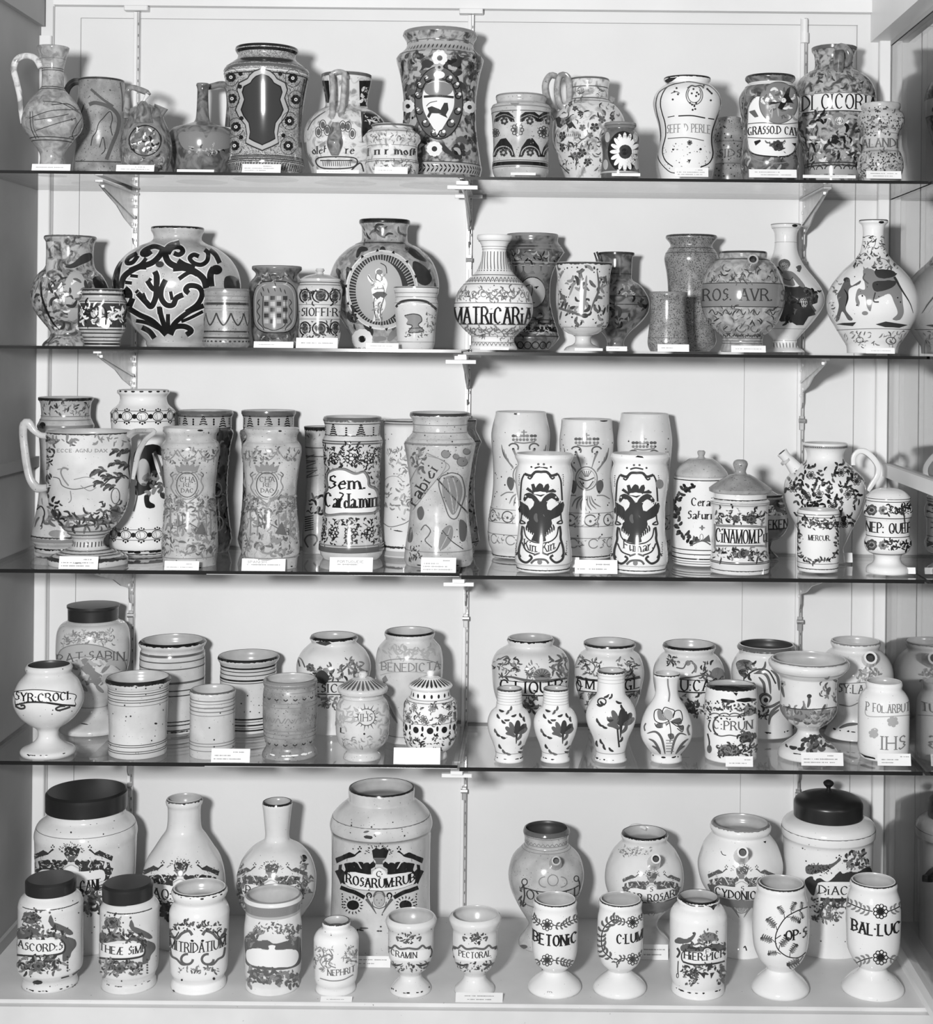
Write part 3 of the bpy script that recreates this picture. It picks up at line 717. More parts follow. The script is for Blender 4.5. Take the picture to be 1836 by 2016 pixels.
p.rimband(20, 3); p.ring('225 240', 4, 2); p.ring('262', 50, 4); p.ring(292, 4, 2); p.up(); p.arc = True
for i in range(30): p.L([(520+i*24, 256), (508+i*24, 280)], 8, 1, 1); 
p.arc = False
p.ring(975, 62, 4); p.ring(942, 5, 1); p.up(); p.arc = True
for i in range(26): x = 560+i*24; p.L([(x, 955), (x+16, 975)], 8, 0, 1); p.L([(x+16, 975), (x-2, 1002)], 8, 0, 1)
p.arc = False
p.fol(560, 310, 1120, 920, 150, 60, (0, 1, 2, 1, 4), .45, rose=.12)
p.up(2); p.fell(840, 600, 138, 215, 2); p.ell(840, 600, 136, 212, 6, 0); p.up()
p.poly("838 470 900 490 925 545 925 620 900 680 855 760 838 800 815 760 770 680 750 620 750 545 775 490", 5, 1); p.up(); p.fell(838, 520, 82, 46, 3); p.L("755 565 838 560 925 568", 14, 1)
p.poly("775 630 800 620 850 640 870 600 890 600 895 640 880 670 890 690 870 680 840 665 800 660 785 690 772 680 785 655", 1); p.L("770 620 790 600 830 590", 5, 2)
for sg in (1, -1):
    X = lambda v: 838+sg*v
    for a, b, r in ((60, 462, 18), (100, 500, 18), (112, 560, 16), (108, 650, 18), (70, 720, 22), (22, 780, 20)): p.ell(X(a), b, r, r, 7, 0, 0, 280); p.dot(X(a+8), b-12, 10, 5)
    p.L([(X(20), 460), (X(70), 480), (X(100), 540)], 6, 0)
p.flower(845, 338, 46, 5, 2, 9); p.flower(842, 392, 26, 4, 1, 7); p.dot(842, 436, 32, 5, 22)
p.flower(665, 620, 40, 5, 0, 9); p.flower(1015, 625, 38, 5, 0, 9); p.flower(815, 870, 46, 5, 1, 10)
p.done('albarello', 'tallest top-shelf drug jar, flowered, with oval wreath holding a lion shield', 'drug jar')
p = Jar('A2', 1318, '562,145 580,147 605,140 618,165! 635,174 660,172 760,164 860,160 930,162 960,165 985,158 1008,140', 0, Y=.1, g='W3')
p.rimband(8, 3); p.ring('612', 6, 3); p.ring('642', 5, 2); p.ring(950, 22, 0); p.ring('932 968', 4, 2); p.poly("1255 600 1310 600 1290 622 1265 612", 3)
for x in (1222, 1370, 1478): 
    p.poly([(x+a*(60 if x < 1300 else 68), 700-b*50) for a, b in ((-1, -.2), (-.85, .5), (-.4, .95), (.4, .95), (.85, .5), (1, -.2), (.6, -.2), (.3, .3), (-.3, .3), (-.6, -.2))], 0); p.ell(x, 705, 34, 26, 6, 1, 180, 360)
    p.L([(x-55, 690), (x, 668), (x+55, 690)], 6, 3); p.flower(x, 706, 24, 1, 4, 6)
p.ringflower(1298, 757, 36, 1, 5); p.ringflower(1450, 770, 34, 1, 5); p.ringflower(1170, 775, 24, 1, 5)
for x in (1218, 1372, 1500):
    p.poly([(x+a*68, 910-b*100) for a, b in ((-1, -.05), (-.75, .5), (-.25, 1), (.2, 1.05), (.7, .6), (1, -.05), (.66, -.05), (.4, .38), (-.4, .38), (-.66, -.05))], 0)
    p.ell(x, 905, 52, 52, 6, 4, 180, 360); p.ell(x, 905, 40, 38, 5, 1, 180, 360); p.flower(x, 890, 24, 1, 4, 6)
p.specks(60, 640, 920, 4, 3)
p.done('ointment_jar', 'off-white cylindrical jar painted with bold dark arches and ring flowers', 'drug jar')
p = Jar('A2', 1712, '465,118 485,120 520,114 575,112! 590,125 640,178 700,210 780,218 860,205 940,160 1005,112', 0, Y=.21, g='M3', inner='IN')
p.rimband(10, 2); p.ring('500 570', 6, 2); p.fol(1600, 515, 1830, 560, 26, 26, (2, 3), .2); p.ring(585, 4, 3)
p.poly("1520 690 1540 680 1570 700 1590 690 1620 715 1645 755 1620 740 1600 750 1580 720 1550 745 1530 740", 1); p.fol(1540, 600, 1900, 980, 110, 36, (2, 3, 1), .22, rose=.15)
for i in range(14): p.L("%d 780 %d 796" % (1520+i*11, 1523+i*11), 4, 2)
p.L("1530 830 1620 850 1680 810", 5, 2); p.L("1500 880 1540 950 1600 1010", 5, 1); p.specks(60, 820, 980, 3, 1)
p.tube('handle', "1600 610 1570 625 1540 600 1530 500 1550 440 1590 450 1602 530 1598 610", "26 24 20 18 18 18 18 14", 'M2', dy=-.03, ribs=5)
p.tube('handle', "1530 690 1500 640 1470 570 1462 490 1490 440 1525 445", "26 22 20 19 18 16", 'M2', dy=-.02, ribs=5)
p.tube('spout', "1855 570 1840 600 1820 640", "18 20 26", 'M2', hollow=1, dy=0)
p.done('loop_handled_pot', 'mottled round pot with two ribbed loop handles beside the arch-painted jar', 'pot')
p = Jar('A3', 12, '722,92 738,94 755,78 775,92 805,112 850,108 900,101 950,105 985,112 1018,108', 0, Y=.07, g='D', rim=None)
p.rimband(30, 3); p.up(2); p.fell(30, 885, 88, 120, 0)
for i in range(16):
    a = 2*pi*i/16; p.L([(40+30*cos(a), 885+34*sin(a)), (40+62*cos(a), 885+80*sin(a)), (40+86*cos(a), 885+112*sin(a))], 24, 5, 1)
p.up(); p.fell(42, 885, 38, 42, 1); p.dot(38, 885, 20, 0)
for x, y in ((100, 800), (108, 960), (-60, 800), (-70, 960)): p.dot(x, y, 14, 4, 30)
p.ring(1000, 10, 4)
p.done('ointment_jar', 'small dark jar with one huge white daisy, front middle of the top shelf', 'drug jar')
# right part
p = Jar('A3', 401, '458,135 474,136 490,124 510,150 550,186 600,198 650,190 720,168 780,156 830,155 880,163 930,168 980,157 1018,142', 0, Y=.11, g='L', rim=None)
p.rimband(7, 0, 4); p.poly("272 470 300 452 345 450 320 470 290 488", 0)
p.L("330 490 285 510 255 560 248 610 258 660 275 720 278 790 262 860 262 900 280 940 320 972", 6, 0)
p.L("290 505 240 540 222 600 228 660 245 730 250 800 238 850 232 900 250 950 300 1000 345 1010", 5, 0)
p.L("330 490 400 478 440 480 480 488 540 505 590 560 598 620", 5, 0); p.L("595 640 570 700 548 770 545 830 552 900 530 950 480 975", 7, 0)
p.L("290 683 330 676", 5, 1); p.L("352 676 430 674 508 688", 7, 0); p.L("525 690 560 695", 6, 0); p.L("290 808 400 802 500 820", 5, 2)
p.text('SEFF D PERLE', 288, 535, 746, 48, 3, thick=.12)
p.ell(445, 555, 48, 55, 5, 2, -60, 240); p.ell(445, 552, 38, 46, 4, 1, -40, 220)
for x, y in ((430,545),(460,540),(440,520),(455,560),(470,550),(432,610),(445,618),(420,600),(455,600),(330,535),(342,515),(350,550),(520,520),(545,545),(500,500),(320,580),(540,585),(435,640),(450,635)): p.dot(x, y, 6, 0 if x % 2 else 1)
p.L("405 515 430 500 450 505 480 500 500 515", 8, 2); p.L("310 545 340 535 360 545", 4, 1); p.L("515 515 550 550", 9, 0, 1); p.specks(60, 830, 980, 3, 2); p.flower(418, 832, 16, 2, 0); p.dot(480, 870, 7, 0); p.dot(322, 872, 6, 0); p.poly("405 930 425 930 415 950", 1)
p.done('albarello', 'white waisted drug jar with thin double outline and faint lettering, small crest above', 'drug jar')
p = Jar('A3', 648, '690,68 715,66 745,85 790,94 830,84 870,76 930,80 975,98 1010,104 1034,92', 0, Y=.24, g='G2')
p.specks(160, 700, 1030, 4.5, 1); p.ring('820 952', 4, 2); p.text('SIDS', 590, 715, 892, 46, 2, thick=.15)
p.done('albarello', 'small speckled grey waisted jar half hidden between two white lettered jars', 'drug jar')
p = Jar('A3', 885, '450,143 468,146 490,128 510,145 550,172 590,182 650,173 720,161 800,159 880,164 940,172 990,160 1022,148', 0, Y=.1, g='D2')
p.rimband(8, 0, 5); p.ring(480, 18, 5); p.fol(640, 510, 1130, 1000, 150, 36, (4, 3, 1), .3)
p.up(2); p.poly("850 560 800 570 765 620 758 700 755 800 765 870 800 900 880 912 970 912 1020 890 1042 840 1045 760 1048 700 1050 620 1040 560", 5, 1); p.L("850 560 800 570 765 620 758 700 755 800 765 870 800 900 880 912 970 912 1020 890 1042 840", 8, 0)
p.L("750 530 735 620 738 700 755 820 770 900 830 940 950 950 1030 930", 5, 3); p.up()
p.fell(935, 600, 112, 122, 3); p.ell(935, 600, 110, 120, 5, 2); p.fol(850, 510, 1020, 700, 40, 34, (4, 2, 5), .35, arc=0); p.up(); p.poly("985 520 1005 505 995 560 1020 600 980 600 955 640 930 630 945 600 880 610 870 595 950 590", 0); p.dot(965, 585, 14, 5); p.L("900 630 895 690", 9, 4, 1); p.L("930 630 935 680", 8, 4, 1)
p.L("760 722 850 716 950 724 1045 716", 5, 2); p.L("760 802 900 808 1040 802", 5, 2); p.text('GRASSO.D CAV', 764, 1046, 758, 46, 0, thick=.15)
p.poly("765 650 800 640 822 680 800 685", 2); p.flower(930, 850, 34, 1, 0, 7); p.fol(885, 830, 985, 885, 18, 24, (1, 2), .3, arc=0); p.poly("795 825 830 815 835 825 805 850", 0); p.poly("1010 835 1035 835 1030 855", 0)
p.done('albarello', 'dark jar with white panel lettered GRASSO.D CAV and an oval painted scene', 'drug jar')
p = Jar('A3', 1257, '282,134 298,132 330,116 385,112 410,122! 430,160 460,200 500,228 560,246 640,244 720,228 800,208 880,182 940,162! 960,160 1022,150', 0, Y=.255, g='M', inner='IND')
p.rimband(20, 2); p.fol(1060, 330, 1480, 530, 70, 36, (3, 4, 1), .3); p.ring(592, 108, 5); p.ring('540 645', 6, 1); p.fol(950, 660, 1600, 940, 150, 44, (0, 1, 4, 5), .32); p.up()
p.dot(1285, 700, 40, 3, 46); p.dot(1290, 705, 24, 5); p.L("1190 690 1240 680 1260 730", 20, 4, 1); p.L("1400 690 1340 680 1310 730", 20, 4, 1); p.fol(1230, 780, 1340, 900, 24, 40, (4, 0), .3, arc=0)
p.ring('945 960', 6, 1); p.ring(990, 44, 4); p.arc = True
for i in range(12): p.ell(960+i*54, 985, 20, 20, 7, 1, 180, 360)
p.arc = False
p.text('DI CICORIA', 1078, 1500, 590, 84, 0, thick=.11, thin=.04)
p.tube('handle', "1268 290 1300 275 1340 300 1345 350 1310 375 1250 370 1262 420 1275 500", "22 24 24 22 22 18 26 20", 'LU', dy=-.05)
p.tube('spout', "1285 295 1288 350 1285 430 1283 510", "30 32 26 26", 'D2', dy=-.06, hollow=1)
p.done('spouted_jar', 'large dark painted jar with white band lettered DI CICORIA and a twisted handle', 'drug jar')
p = Jar('A3', 1530, '610,115 628,116 645,108 665,130 705,139 745,128 770,107 830,103 880,105 905,122 950,136 990,130 1020,115 1038,106', 0, Y=.08, g='W3')
p.specks(180, 620, 790, 4.5, 1); p.specks(180, 880, 1030, 4.5, 1); p.fol(1380, 660, 1690, 760, 40, 26, (3, 2), .25); p.fol(1380, 890, 1690, 1020, 50, 26, (3, 2), .25); p.ring('772 880', 4, 3); p.text('ALANDI', 1428, 1628, 832, 50, 2, thick=.14)
p.done('albarello', 'small speckled double-bulged jar lettered ALANDI at the right end of top shelf', 'drug jar')
# ================= second shelf
p = Jar('B1', 408, '255,152 268,155 290,142 340,136 400,138 440,150 480,190 540,222 600,232 660,220 720,185 780,132 810,112 840,117 870,150 887,160', 1, Y=.2, g='M', inner='IND')
p.rimband(8, 2); p.poly("380 430 430 405 480 360 530 350 530 390 470 420 420 440", 1, 1); p.poly("400 480 440 460 480 480 500 540 470 560 460 620 480 690 440 740 400 720 380 600 375 540", 4, 1); p.fol(200, 480, 640, 800, 120, 50, (1, 2, 3, 4, 5), .3)
p.L("240 520 250 620 300 740 350 800", 12, 0, 1); p.poly("540 500 580 485 620 520 630 580 560 560", 0, 1); p.ring('830', 6, 2)
p.tube('spout', "312 285 315 360 320 450 330 560", "42 44 52 58", 'M', dy=-.05, hollow=1)
p.done('spouted_jug', 'mottled grey spouted jug on small foot at the left end of the second shelf', 'jug')
p = Jar('B1', 597, '562,122 580,123 612,121 635,138 680,143 740,143 790,138 820,122 850,108 888,104', 1, Y=.07, g='W3')
p.rimband(10, 1, 4); p.ring('590', 12, 1); p.ring('612', 7, 4); p.ring('632', 4, 0); p.ring(712, 140, 1); p.up(); p.fol(440, 655, 760, 775, 90, 34, (5, 5, 0, 4), .3); p.L("480 670 520 690 560 660 580 690 550 730 520 720", 8, 0); p.L("600 660 620 700 615 770", 12, 0, 1); p.poly("580 750 600 725 640 740 630 790 590 780", 5, 1)
p.ring('795 815 840 862', 7, 1); p.ring('880', 10, 0)
p.done('ointment_jar', 'small banded pot with dark scrolled frieze in front of the spouted jug', 'drug jar')
p = Jar('B1', 1033, '203,153 220,156 245,143 270,141 290,165 320,232 370,302 440,352 520,373 600,368 680,340 750,290 800,240 850,190 870,178! 895,174', 1, Y=.2, g='W3')
p.rimband(7, 0, 5)
def B(s_): return [((x/6.12+200)*S, (y/6.12+50)*S) for x, y in pairs(s_)]
q = lambda s_, w, t=0, tp=0: p.L(B(s_), w*.56, t, tp)
for pal in (1, 0):
    e = 22 if pal else 0; T0 = 5 if pal else 0
    for s_, w_ in (("760 380 640 340 530 380 490 430 540 440 600 400", 50), ("740 370 700 450 600 540 420 600 280 700 240 840", 60), ("430 420 330 480 310 540 380 530 440 450", 44), ("540 480 470 560 340 620", 40),
        ("940 300 820 340 770 420 800 520 900 580 1080 620 1220 720 1260 840", 66), ("800 430 850 360 940 350 980 400 930 440 870 420", 50), ("920 510 1000 560 1120 600", 56), ("1170 460 1110 440 1060 480 1110 540 1200 560 1270 510 1280 420 1240 380", 46),
        ("1300 380 1370 440 1420 540", 50), ("1350 600 1310 680 1320 820", 70), ("440 600 540 600", 30), ("350 690 440 700", 34), ("290 770 370 780", 36), ("860 620 980 610", 40), ("930 730 1060 650 1150 680", 44),
        ("660 680 660 860 650 960 600 1060 540 1010 440 900", 58), ("550 750 610 840 660 860", 50), ("770 740 720 850 720 960 780 1040 860 1040 900 960 980 920", 56), ("830 880 850 980", 36), ("500 900 540 1000", 34),
        ("640 640 665 700 665 800", 60), ("590 760 560 740", 60), ("760 760 740 790", 50), ("440 890 420 870", 46), ("930 940 960 915", 46), ("690 1060 700 1150", 44), ("210 600 190 760 210 860", 50), ("380 960 340 1060", 60), ("540 1180 620 1290", 40), ("1050 900 1010 860 1060 810 1170 830 1210 920 1150 1040 1020 1130", 54), ("280 850 330 900 330 960", 80), ("330 1080 460 1160 620 1240 780 1400", 56), ("420 1230 560 1260 700 1330", 40), ("700 1070 720 1180 790 1390", 52), ("800 1150 800 1260 805 1380", 44),
        ("1230 1050 1060 1120 900 1240 830 1340", 52), ("1220 1120 1060 1200 960 1240", 34), ("830 1400 880 1310 1000 1300 1080 1350 1020 1400", 56), ("490 1310 580 1360 640 1440", 56), ("180 560 160 700 170 850", 60), ("230 520 200 640", 50)):
        q(s_, w_+e, T0)
    p.up()
p.dot(*B("700 555")[0], 24, 1, 18); p.dot(*B("1380 620")[0], 34, 0, 28); p.poly(B("1480 720 1560 690 1640 740 1660 860 1490 860"), 1, 1); p.ring(880, 14, 4)
p.done('storage_jar', 'big globular jar with bold dark scrolling leaves on pale ground', 'drug jar')
p = Jar('B1', 1320, '562,130 580,131 612,127 660,129 740,132 800,129 830,133 880,139 905,122', 1, Y=.07, g='G2')
p.rimband(12, 3); p.ring('600 625', 5, 3); p.ring(645, 14, 1); p.ring('665 682', 5, 4); p.ring('808 845', 9, 1); p.ring('822', 6, 3); p.arc = True
for i in range(9): x = 1000+i*72*1.2; p.L([(x, 700), (x+20, 745), (x+43, 770), (x+66, 745), (x+86, 700)], 9, 1)
for i in range(26): p.dot(950+i*28, 865, 8, 1, 5)
p.arc = False
p.done('ointment_jar', 'grey banded cylindrical pot with looped line pattern before the scroll-leaf jar', 'drug jar')
p = Jar('B1', 1612, '430,145 446,147 470,124 490,130 520,155 550,164 620,156 720,149 800,147 860,140 908,134', 1, Y=.16, g='D2')
p.rimband(10, 3); p.up(2); SQ = [(1603+128*math.copysign(abs(cos(a))**.62, cos(a)), 665+150*math.copysign(abs(sin(a))**.62, sin(a))) for a in [i*pi/16 for i in range(32)]]
p.poly(SQ, 3); p.L(SQ, 6, 0, closed=True); p.L([(1603+(x-1603)*.88, 665+(y-665)*.9) for x, y in SQ], 5, 4, closed=True); p.up()
for r_ in range(5):
    for c_ in range(4): 
        p.poly([(1540+c_*36, 600+r_*34), (1566+c_*36, 600+r_*34), (1566+c_*36, 624+r_*34), (1540+c_*36, 624+r_*34)], 1 if (r_+c_) % 2 else 4)
p.L("1535 600 1532 760 1560 790 1600 800 1650 780 1665 740 1665 600", 5, 1)
for x, y in ((1520,575),(1530,545),(1560,555),(1595,545),(1630,550),(1655,560),(1600,520)): p.L([(x, y), (x+10, y+30)], 6, 1, 1)
for sg in (-1, 1): p.L([(1600+sg*v, y) for v, y in ((85,620),(98,640),(85,660),(100,690),(85,720),(96,750),(70,780),(60,800))], 5, 1)
p.fol(1480, 480, 1760, 520, 30, 24, (4, 1), .3); p.fol(1490, 830, 1740, 880, 30, 24, (4, 1), .3)
p.done('albarello', 'dark jar with pale rounded panel showing a chequered coat of arms', 'drug jar')
p = Jar('B2', 145, '510,115 530,118 560,131 600,128 680,121 760,119 820,123 860,116 905,110', 1, Y=.08, g='W2', open=False)
p.ring('535 850', 4, 2); p.ring('650 735', 4, 3)
for y in (600, 790):
    for x in (150, 60, 235): p.dot(x, y, 30 if x == 150 else 18, 1, 32); p.ell(x, y, 46 if x == 150 else 30, 38, 8, 0, 100, 400); p.ell(x, y, 18, 16, 5, 3)
p.fol(20, 560, 270, 640, 50, 24, (1, 0, 2), .3); p.fol(20, 745, 270, 840, 50, 24, (1, 0, 2), .3); p.text("·SIOFFI·R·", 28, 262, 693, 46, 0, thick=.15)
p.lid('472,22 478,60 490,95 503,120! 512,120 515,112', knob='440,22 452,27 462,18 475,24'); p.ring(520, 4, 0)
p.done('covered_jar', 'small lidded jar lettered SIOFFI R between the shield jar and saint jar', 'covered jar')
p = Jar('B2', 521, '160,147 178,149 200,136 240,133 280,136 295,156 330,217 390,277 460,310 540,324 620,312 700,277 770,228 830,188 892,174', 1, Y=.22, g='M2')
p.rimband(22, 0); p.fol(380, 205, 650, 270, 16, 60, (1, 2), .25); p.ring(290, 8, 1); p.fol(160, 320, 880, 880, 80, 80, (1, 2, 3, 3), .4); p.poly("690 400 760 430 800 500 760 540 700 500", 1, 1); p.poly("640 320 700 330 770 400 700 380", 1, 1)
p.up(2); OV = lambda a, b: [(508+a*cos(i*pi/20), 565+b*sin(i*pi/20)) for i in range(40)]
p.poly(OV(210, 232), 5); p.poly(OV(204, 226), 4); p.up(); p.poly(OV(190, 205), 1); p.up()
for i in range(70): a = i*2*pi/70; p.L([(508+190*cos(a), 565+205*sin(a)), (508+152*cos(a), 570+172*sin(a))], 5, 4)
p.poly([(492+135*cos(i*pi/20), 570+180*sin(i*pi/20)) for i in range(40)], 4); p.up()
for i in range(14): a = i*2*pi/14+.1; p.poly([(508+218*cos(a), 565+240*sin(a)), (508+202*cos(a+.05), 565+222*sin(a+.05)), (508+202*cos(a-.05), 565+222*sin(a-.05))], 0)
# figure
p.poly("470 455 490 440 510 455 512 480 530 500 540 530 530 570 520 600 530 640 520 680 505 700 508 745 495 745 480 700 468 745 455 750 465 700 460 640 455 600 448 560 470 540 440 520 425 490 435 475 448 500 475 510 475 480", 5, 1); p.up()
p.poly("452 590 480 575 520 575 540 590 520 612 500 605 480 620 465 605", 2); p.L("500 410 530 430 536 470", 5, 1); p.L("478 470 474 500 500 520 520 560 520 590", 4, 1); p.L("465 610 462 660 475 740", 5, 1); p.L("520 610 500 690 505 740", 5, 1); p.L("430 480 450 510 475 520", 5, 1); p.fell(494, 462, 18, 16, 3); p.L("465 560 520 555", 4, 2); p.fol(460, 480, 520, 560, 16, 22, (3, 4), .3, arc=0); p.fol(460, 620, 520, 740, 18, 26, (3, 4), .3, arc=0)
p.flower(395, 850, 62, 5, 0, 12); p.fol(300, 680, 380, 760, 10, 50, (0, 1), .4)
p.done('storage_jar', 'large grey globular jar with oval medallion of a standing half-clad figure', 'drug jar')
p = Jar('B2', 707, '550,132 566,132 595,123 620,121 650,128 720,121 790,114 850,111 885,108 912,100', 1, Y=.07, g='W2')
p.ring('580 605 640', 4, 3); p.L("590 665 620 635 680 625 760 632 810 665 825 680", 14, 1); p.L("600 655 680 640 790 655", 4, 5); p.rimband(6, 2)
p.poly("640 715 690 705 730 715 740 745 720 770 750 805 665 812 685 775 650 765 660 740", 3, 1); p.L("640 715 690 705 730 715 740 745 720 770 750 805 665 812 685 775 655 765", 6, 1); p.L("665 790 745 785", 5, 1); p.fol(620, 805, 780, 835, 24, 16, (1, 2), .3, arc=0); p.fol(760, 690, 825, 810, 30, 18, (2, 3), .3, arc=0); p.ring('868', 8, 4)
p.done('ointment_jar', 'small pale cup-shaped jar with little bust sketch in front of the saint jar', 'drug jar')
p = Jar('B2', 1160, '250,103 266,104 300,80 340,70 400,78 450,102 480,125 520,165 580,211 660,231 730,222 790,185 830,145 860,123 890,126 915,140 932,142', 1, Y=.1, g='L')
p.ring('275 310 325', 3, 3); p.arc = True
for i in range(13): x = 1040+i*20; p.L([(x, 340), (x, 400), (x+3, 445)], 5, 2); p.dot(x+1, 452, 4, 2)
p.arc = False
p.ring('478 530 640 765', 4, 2); p.arc = True
for i in range(22): x = 900+i*24; p.L([(x, 520), (x+12, 492), (x+24, 520)], 4, 2); p.dot(x+12, 512, 4, 3)
p.arc = False
p.vine(590, 26, 880, 1440, 120, 3, 5, 26, 10); p.fol(900, 550, 1420, 630, 50, 26, (2, 3), .25); p.vine(800, 18, 900, 1420, 100, 3, 5, 24, 9); p.fol(950, 775, 1400, 850, 40, 24, (3, 2), .25); p.ring('832 872', 3, 3); p.row(885, 1030, 1290, 24, lambda x, y: p.L([(x, y+8), (x+12, y-12), (x+24, y+8)], 4, 3))
p.text('MATRiCARiA', 932, 1378, 712, 92, 0, thick=.15, thin=.05); p.specks(20, 300, 900, 3, 1)
p.done('bottle', 'white bulbous bottle lettered MATRICARIA with fluted neck', 'bottle')
p = Jar('B2', 1382, '243,150 258,152 285,150 310,167 345,189! 380,165 430,135 500,112 560,106 640,108 720,125 800,148 858,162! 890,140 932,106', 1, Y=.27, g='D2')
p.rimband(14, 3); p.ring('300 320', 6, 3); p.fol(1180, 345, 1580, 390, 50, 30, (0, 4), .25); p.ring('400 420', 5, 4); p.row(440, 1200, 1560, 52, lambda x, y: p.dot(x, y, 22, 3, 28)); p.fell(1385, 580, 78, 92, 4); p.ell(1385, 580, 76, 90, 6, 0); p.up()
p.L("1345 545 1375 535 1385 560 1378 600", 6, 1); p.L("1395 550 1420 545", 6, 0); p.dot(1408, 552, 6, 0); p.L("1375 640 1400 640", 5, 1); p.L("1330 600 1350 650 1400 668 1440 640", 5, 2)
p.fol(1220, 690, 1560, 830, 60, 34, (0, 4, 3), .3); p.ring('740 760 835', 6, 1); p.ring(795, 30, 0); p.fol(1250, 785, 1550, 810, 30, 20, (4,), .3); p.row(885, 1270, 1500, 45, lambda x, y: p.ell(x, y, 20, 20, 5, 0))
p.done('albarello', 'tall dark sharply waisted jar with painted face behind the white bottle', 'drug jar')
p = Jar('B2', 1682, '410,168 424,166 480,156 560,151 640,151 720,150 770,142 800,120 825,85! 840,50 870,46 890,56 912,100 932,112', 1, Y=.1, g='W2')
p.rimband(8, 1, 8); p.fol(1500, 420, 1860, 780, 60, 44, (2, 3, 1), .35); p.specks(90, 430, 790, 5, 1); p.L("1540 670 1600 690 1690 720", 14, 2); p.L("1700 480 1690 600 1680 700", 16, 3, 1); p.L("1760 450 1770 560 1740 640 1720 700", 12, 2, 1); p.L("1630 520 1600 600", 12, 3, 1); p.ring('780 830', 5, 4); p.dot(1690, 715, 20, 1, 14)
p.done('goblet', 'pale marbled goblet with streaky runs on a short stem', 'goblet')
p = Jar('B3', -12, '350,106 364,105 380,95 440,92 495,90! 510,100 540,145 590,180 640,197 700,187 760,142 820,82 860,55 900,50 934,78', 1, Y=.25, g='D2')
p.rimband(12, 1); p.ring('470 600 648', 5, 1); p.fol(-150, 520, 200, 800, 50, 44, (1, 0, 3), .35); p.L("10 380 12 480", 10, 3); p.fol(20, 520, 120, 600, 16, 30, (3, 4), .35)
p.tube('spout', "-130 345 -118 380 -105 430", "14 14 18", 'D', dy=-.04)
p.done('spouted_jug', 'dark glazed footed jug behind the marbled goblet', 'jug')
p = Jar('B3', 425, '250,148 264,152 290,130 310,123 335,140 365,156 400,158 460,146 540,137 640,132 740,136 820,146 880,151 932,116', 1, Y=.26, g='G')
p.rimband(8, 1, 3); p.ring('318 345', 3, 1)
p.done('albarello', 'tall speckled dark grey jar with flared lip', 'drug jar')
p = Jar('B3', 291, '580,108 596,111 620,100 660,100 740,104 820,113 880,117 915,109 932,100', 1, Y=.08, g='G')
p.rimband(10, 3); p.ring('845', 3, 2)
p.done('ointment_jar', 'small speckled grey waisted jar in front of the tall speckled one', 'drug jar')
p = Jar('B3', 727, '345,138 360,142 380,138! 395,160 440,201 520,236 600,246 680,237 750,206 800,166 840,121! 870,115 890,120 915,128 936,124', 1, Y=.09, g='M2')
p.rimband(10, 1); p.ring(592, 136, 3); p.ring('524 662', 5, 1); p.fol(490, 440, 960, 515, 60, 32, (2, 1), .2); p.ring(385, 5, 1)
for x in (560, 640, 720, 800, 890): p.L([(x-30, 700), (x-10, 680), (x+10, 710), (x+25, 690)], 5, 1); p.ell(x, 790, 26, 20, 4, 2, 0, 250); p.fol(x-40, 670, x+40, 820, 12, 30, (2, 1), .2, arc=0)
p.vine(830, 5, 450, 1000, 40, 1, 4, 12, 5, curls=0); p.ring('845 862 878', 4, 2); p.text('ROS. AVR. S', 500, 972, 592, 66, 1, thick=.13)
p.tube('spout', "787 386 -.105 780 410 -.085 770 440 -.055", "31 31 36", 'M2', dy='3', hollow=1)
p.done('spouted_jar', 'grey globular spouted jar lettered ROS. AVR. on a ringed foot', 'drug jar')
p = Jar('B3', 975, '183,88 198,86 230,68 280,64 340,70 400,95 450,130 510,180 560,213 610,228 660,222 720,186 780,140 830,96 860,71! 900,76 922,106 936,118', 1, Y=.27, g='L')
p.rimband(4, 3); p.dot(1030, 190, 16, 0, 8); p.ring('200 285 790 860', 3, 4)
p.poly("960 540 1000 550 1080 545 1130 560 1165 600 1160 640 1130 650 1150 710 1110 720 1080 770 1040 770 1000 745 950 750 900 700 930 600", 1); p.fell(1080, 640, 22, 30, 5); p.L("1090 560 1130 580 1120 640 1150 690", 12, 2); p.fol(1090, 560, 1170, 640, 14, 26, (0, 2), .4, arc=0); p.fol(960, 560, 1050, 740, 30, 40, (0, 1, 2), .3, arc=0)
p.up(); p.fell(970, 415, 34, 30, 2); p.fell(970, 430, 26, 26, 4); p.poly("940 460 1000 455 1040 480 1090 545 1060 545 1020 500 1030 540 970 530 960 490", 3, 1); p.L("1040 440 1060 430 1050 460", 18, 2); p.L("930 430 960 470", 10, 1); p.dot(962, 430, 4, 1); p.L("965 500 1000 510 1020 490", 4, 1)
for i in range(9): p.L([(905+i*19, 870), (912+i*18, 905)], 7, 3, 1)
p.done('bottle', 'tall white slender-necked bottle with cherub above dark rococo scroll', 'bottle')
p = Jar('B3', 1486, '160,84 174,86 190,68 240,62 300,68 350,82 400,121 450,176 520,233 590,266 650,273 710,263 780,226 850,182 890,156 935,150', 1, Y=.15, g='L')
p.rimband(5, 1); p.dot(1535, 170, 16, 0, 7); p.fol(1410, 250, 1560, 360, 50, 20, (1, 2, 3), .3, arc=0); p.fol(1370, 360, 1640, 440, 50, 24, (1, 2, 3), .35, arc=0)
for s_ in ("1430 260 1470 250 1500 290 1480 330", "1440 330 1470 280", "1400 380 1440 350 1470 390", "1520 380 1560 390 1600 440"): p.L(s_, 3, 2)
p.poly("1430 450 1480 445 1510 470 1560 480 1600 480 1625 500 1650 560 1660 640 1665 700 1640 740 1600 735 1630 700 1610 640 1580 590 1500 620 1490 600 1480 650 1470 690 1450 660 1440 600 1400 600 1410 640 1400 660 1385 620 1400 560 1440 560", 3, 1); p.up()
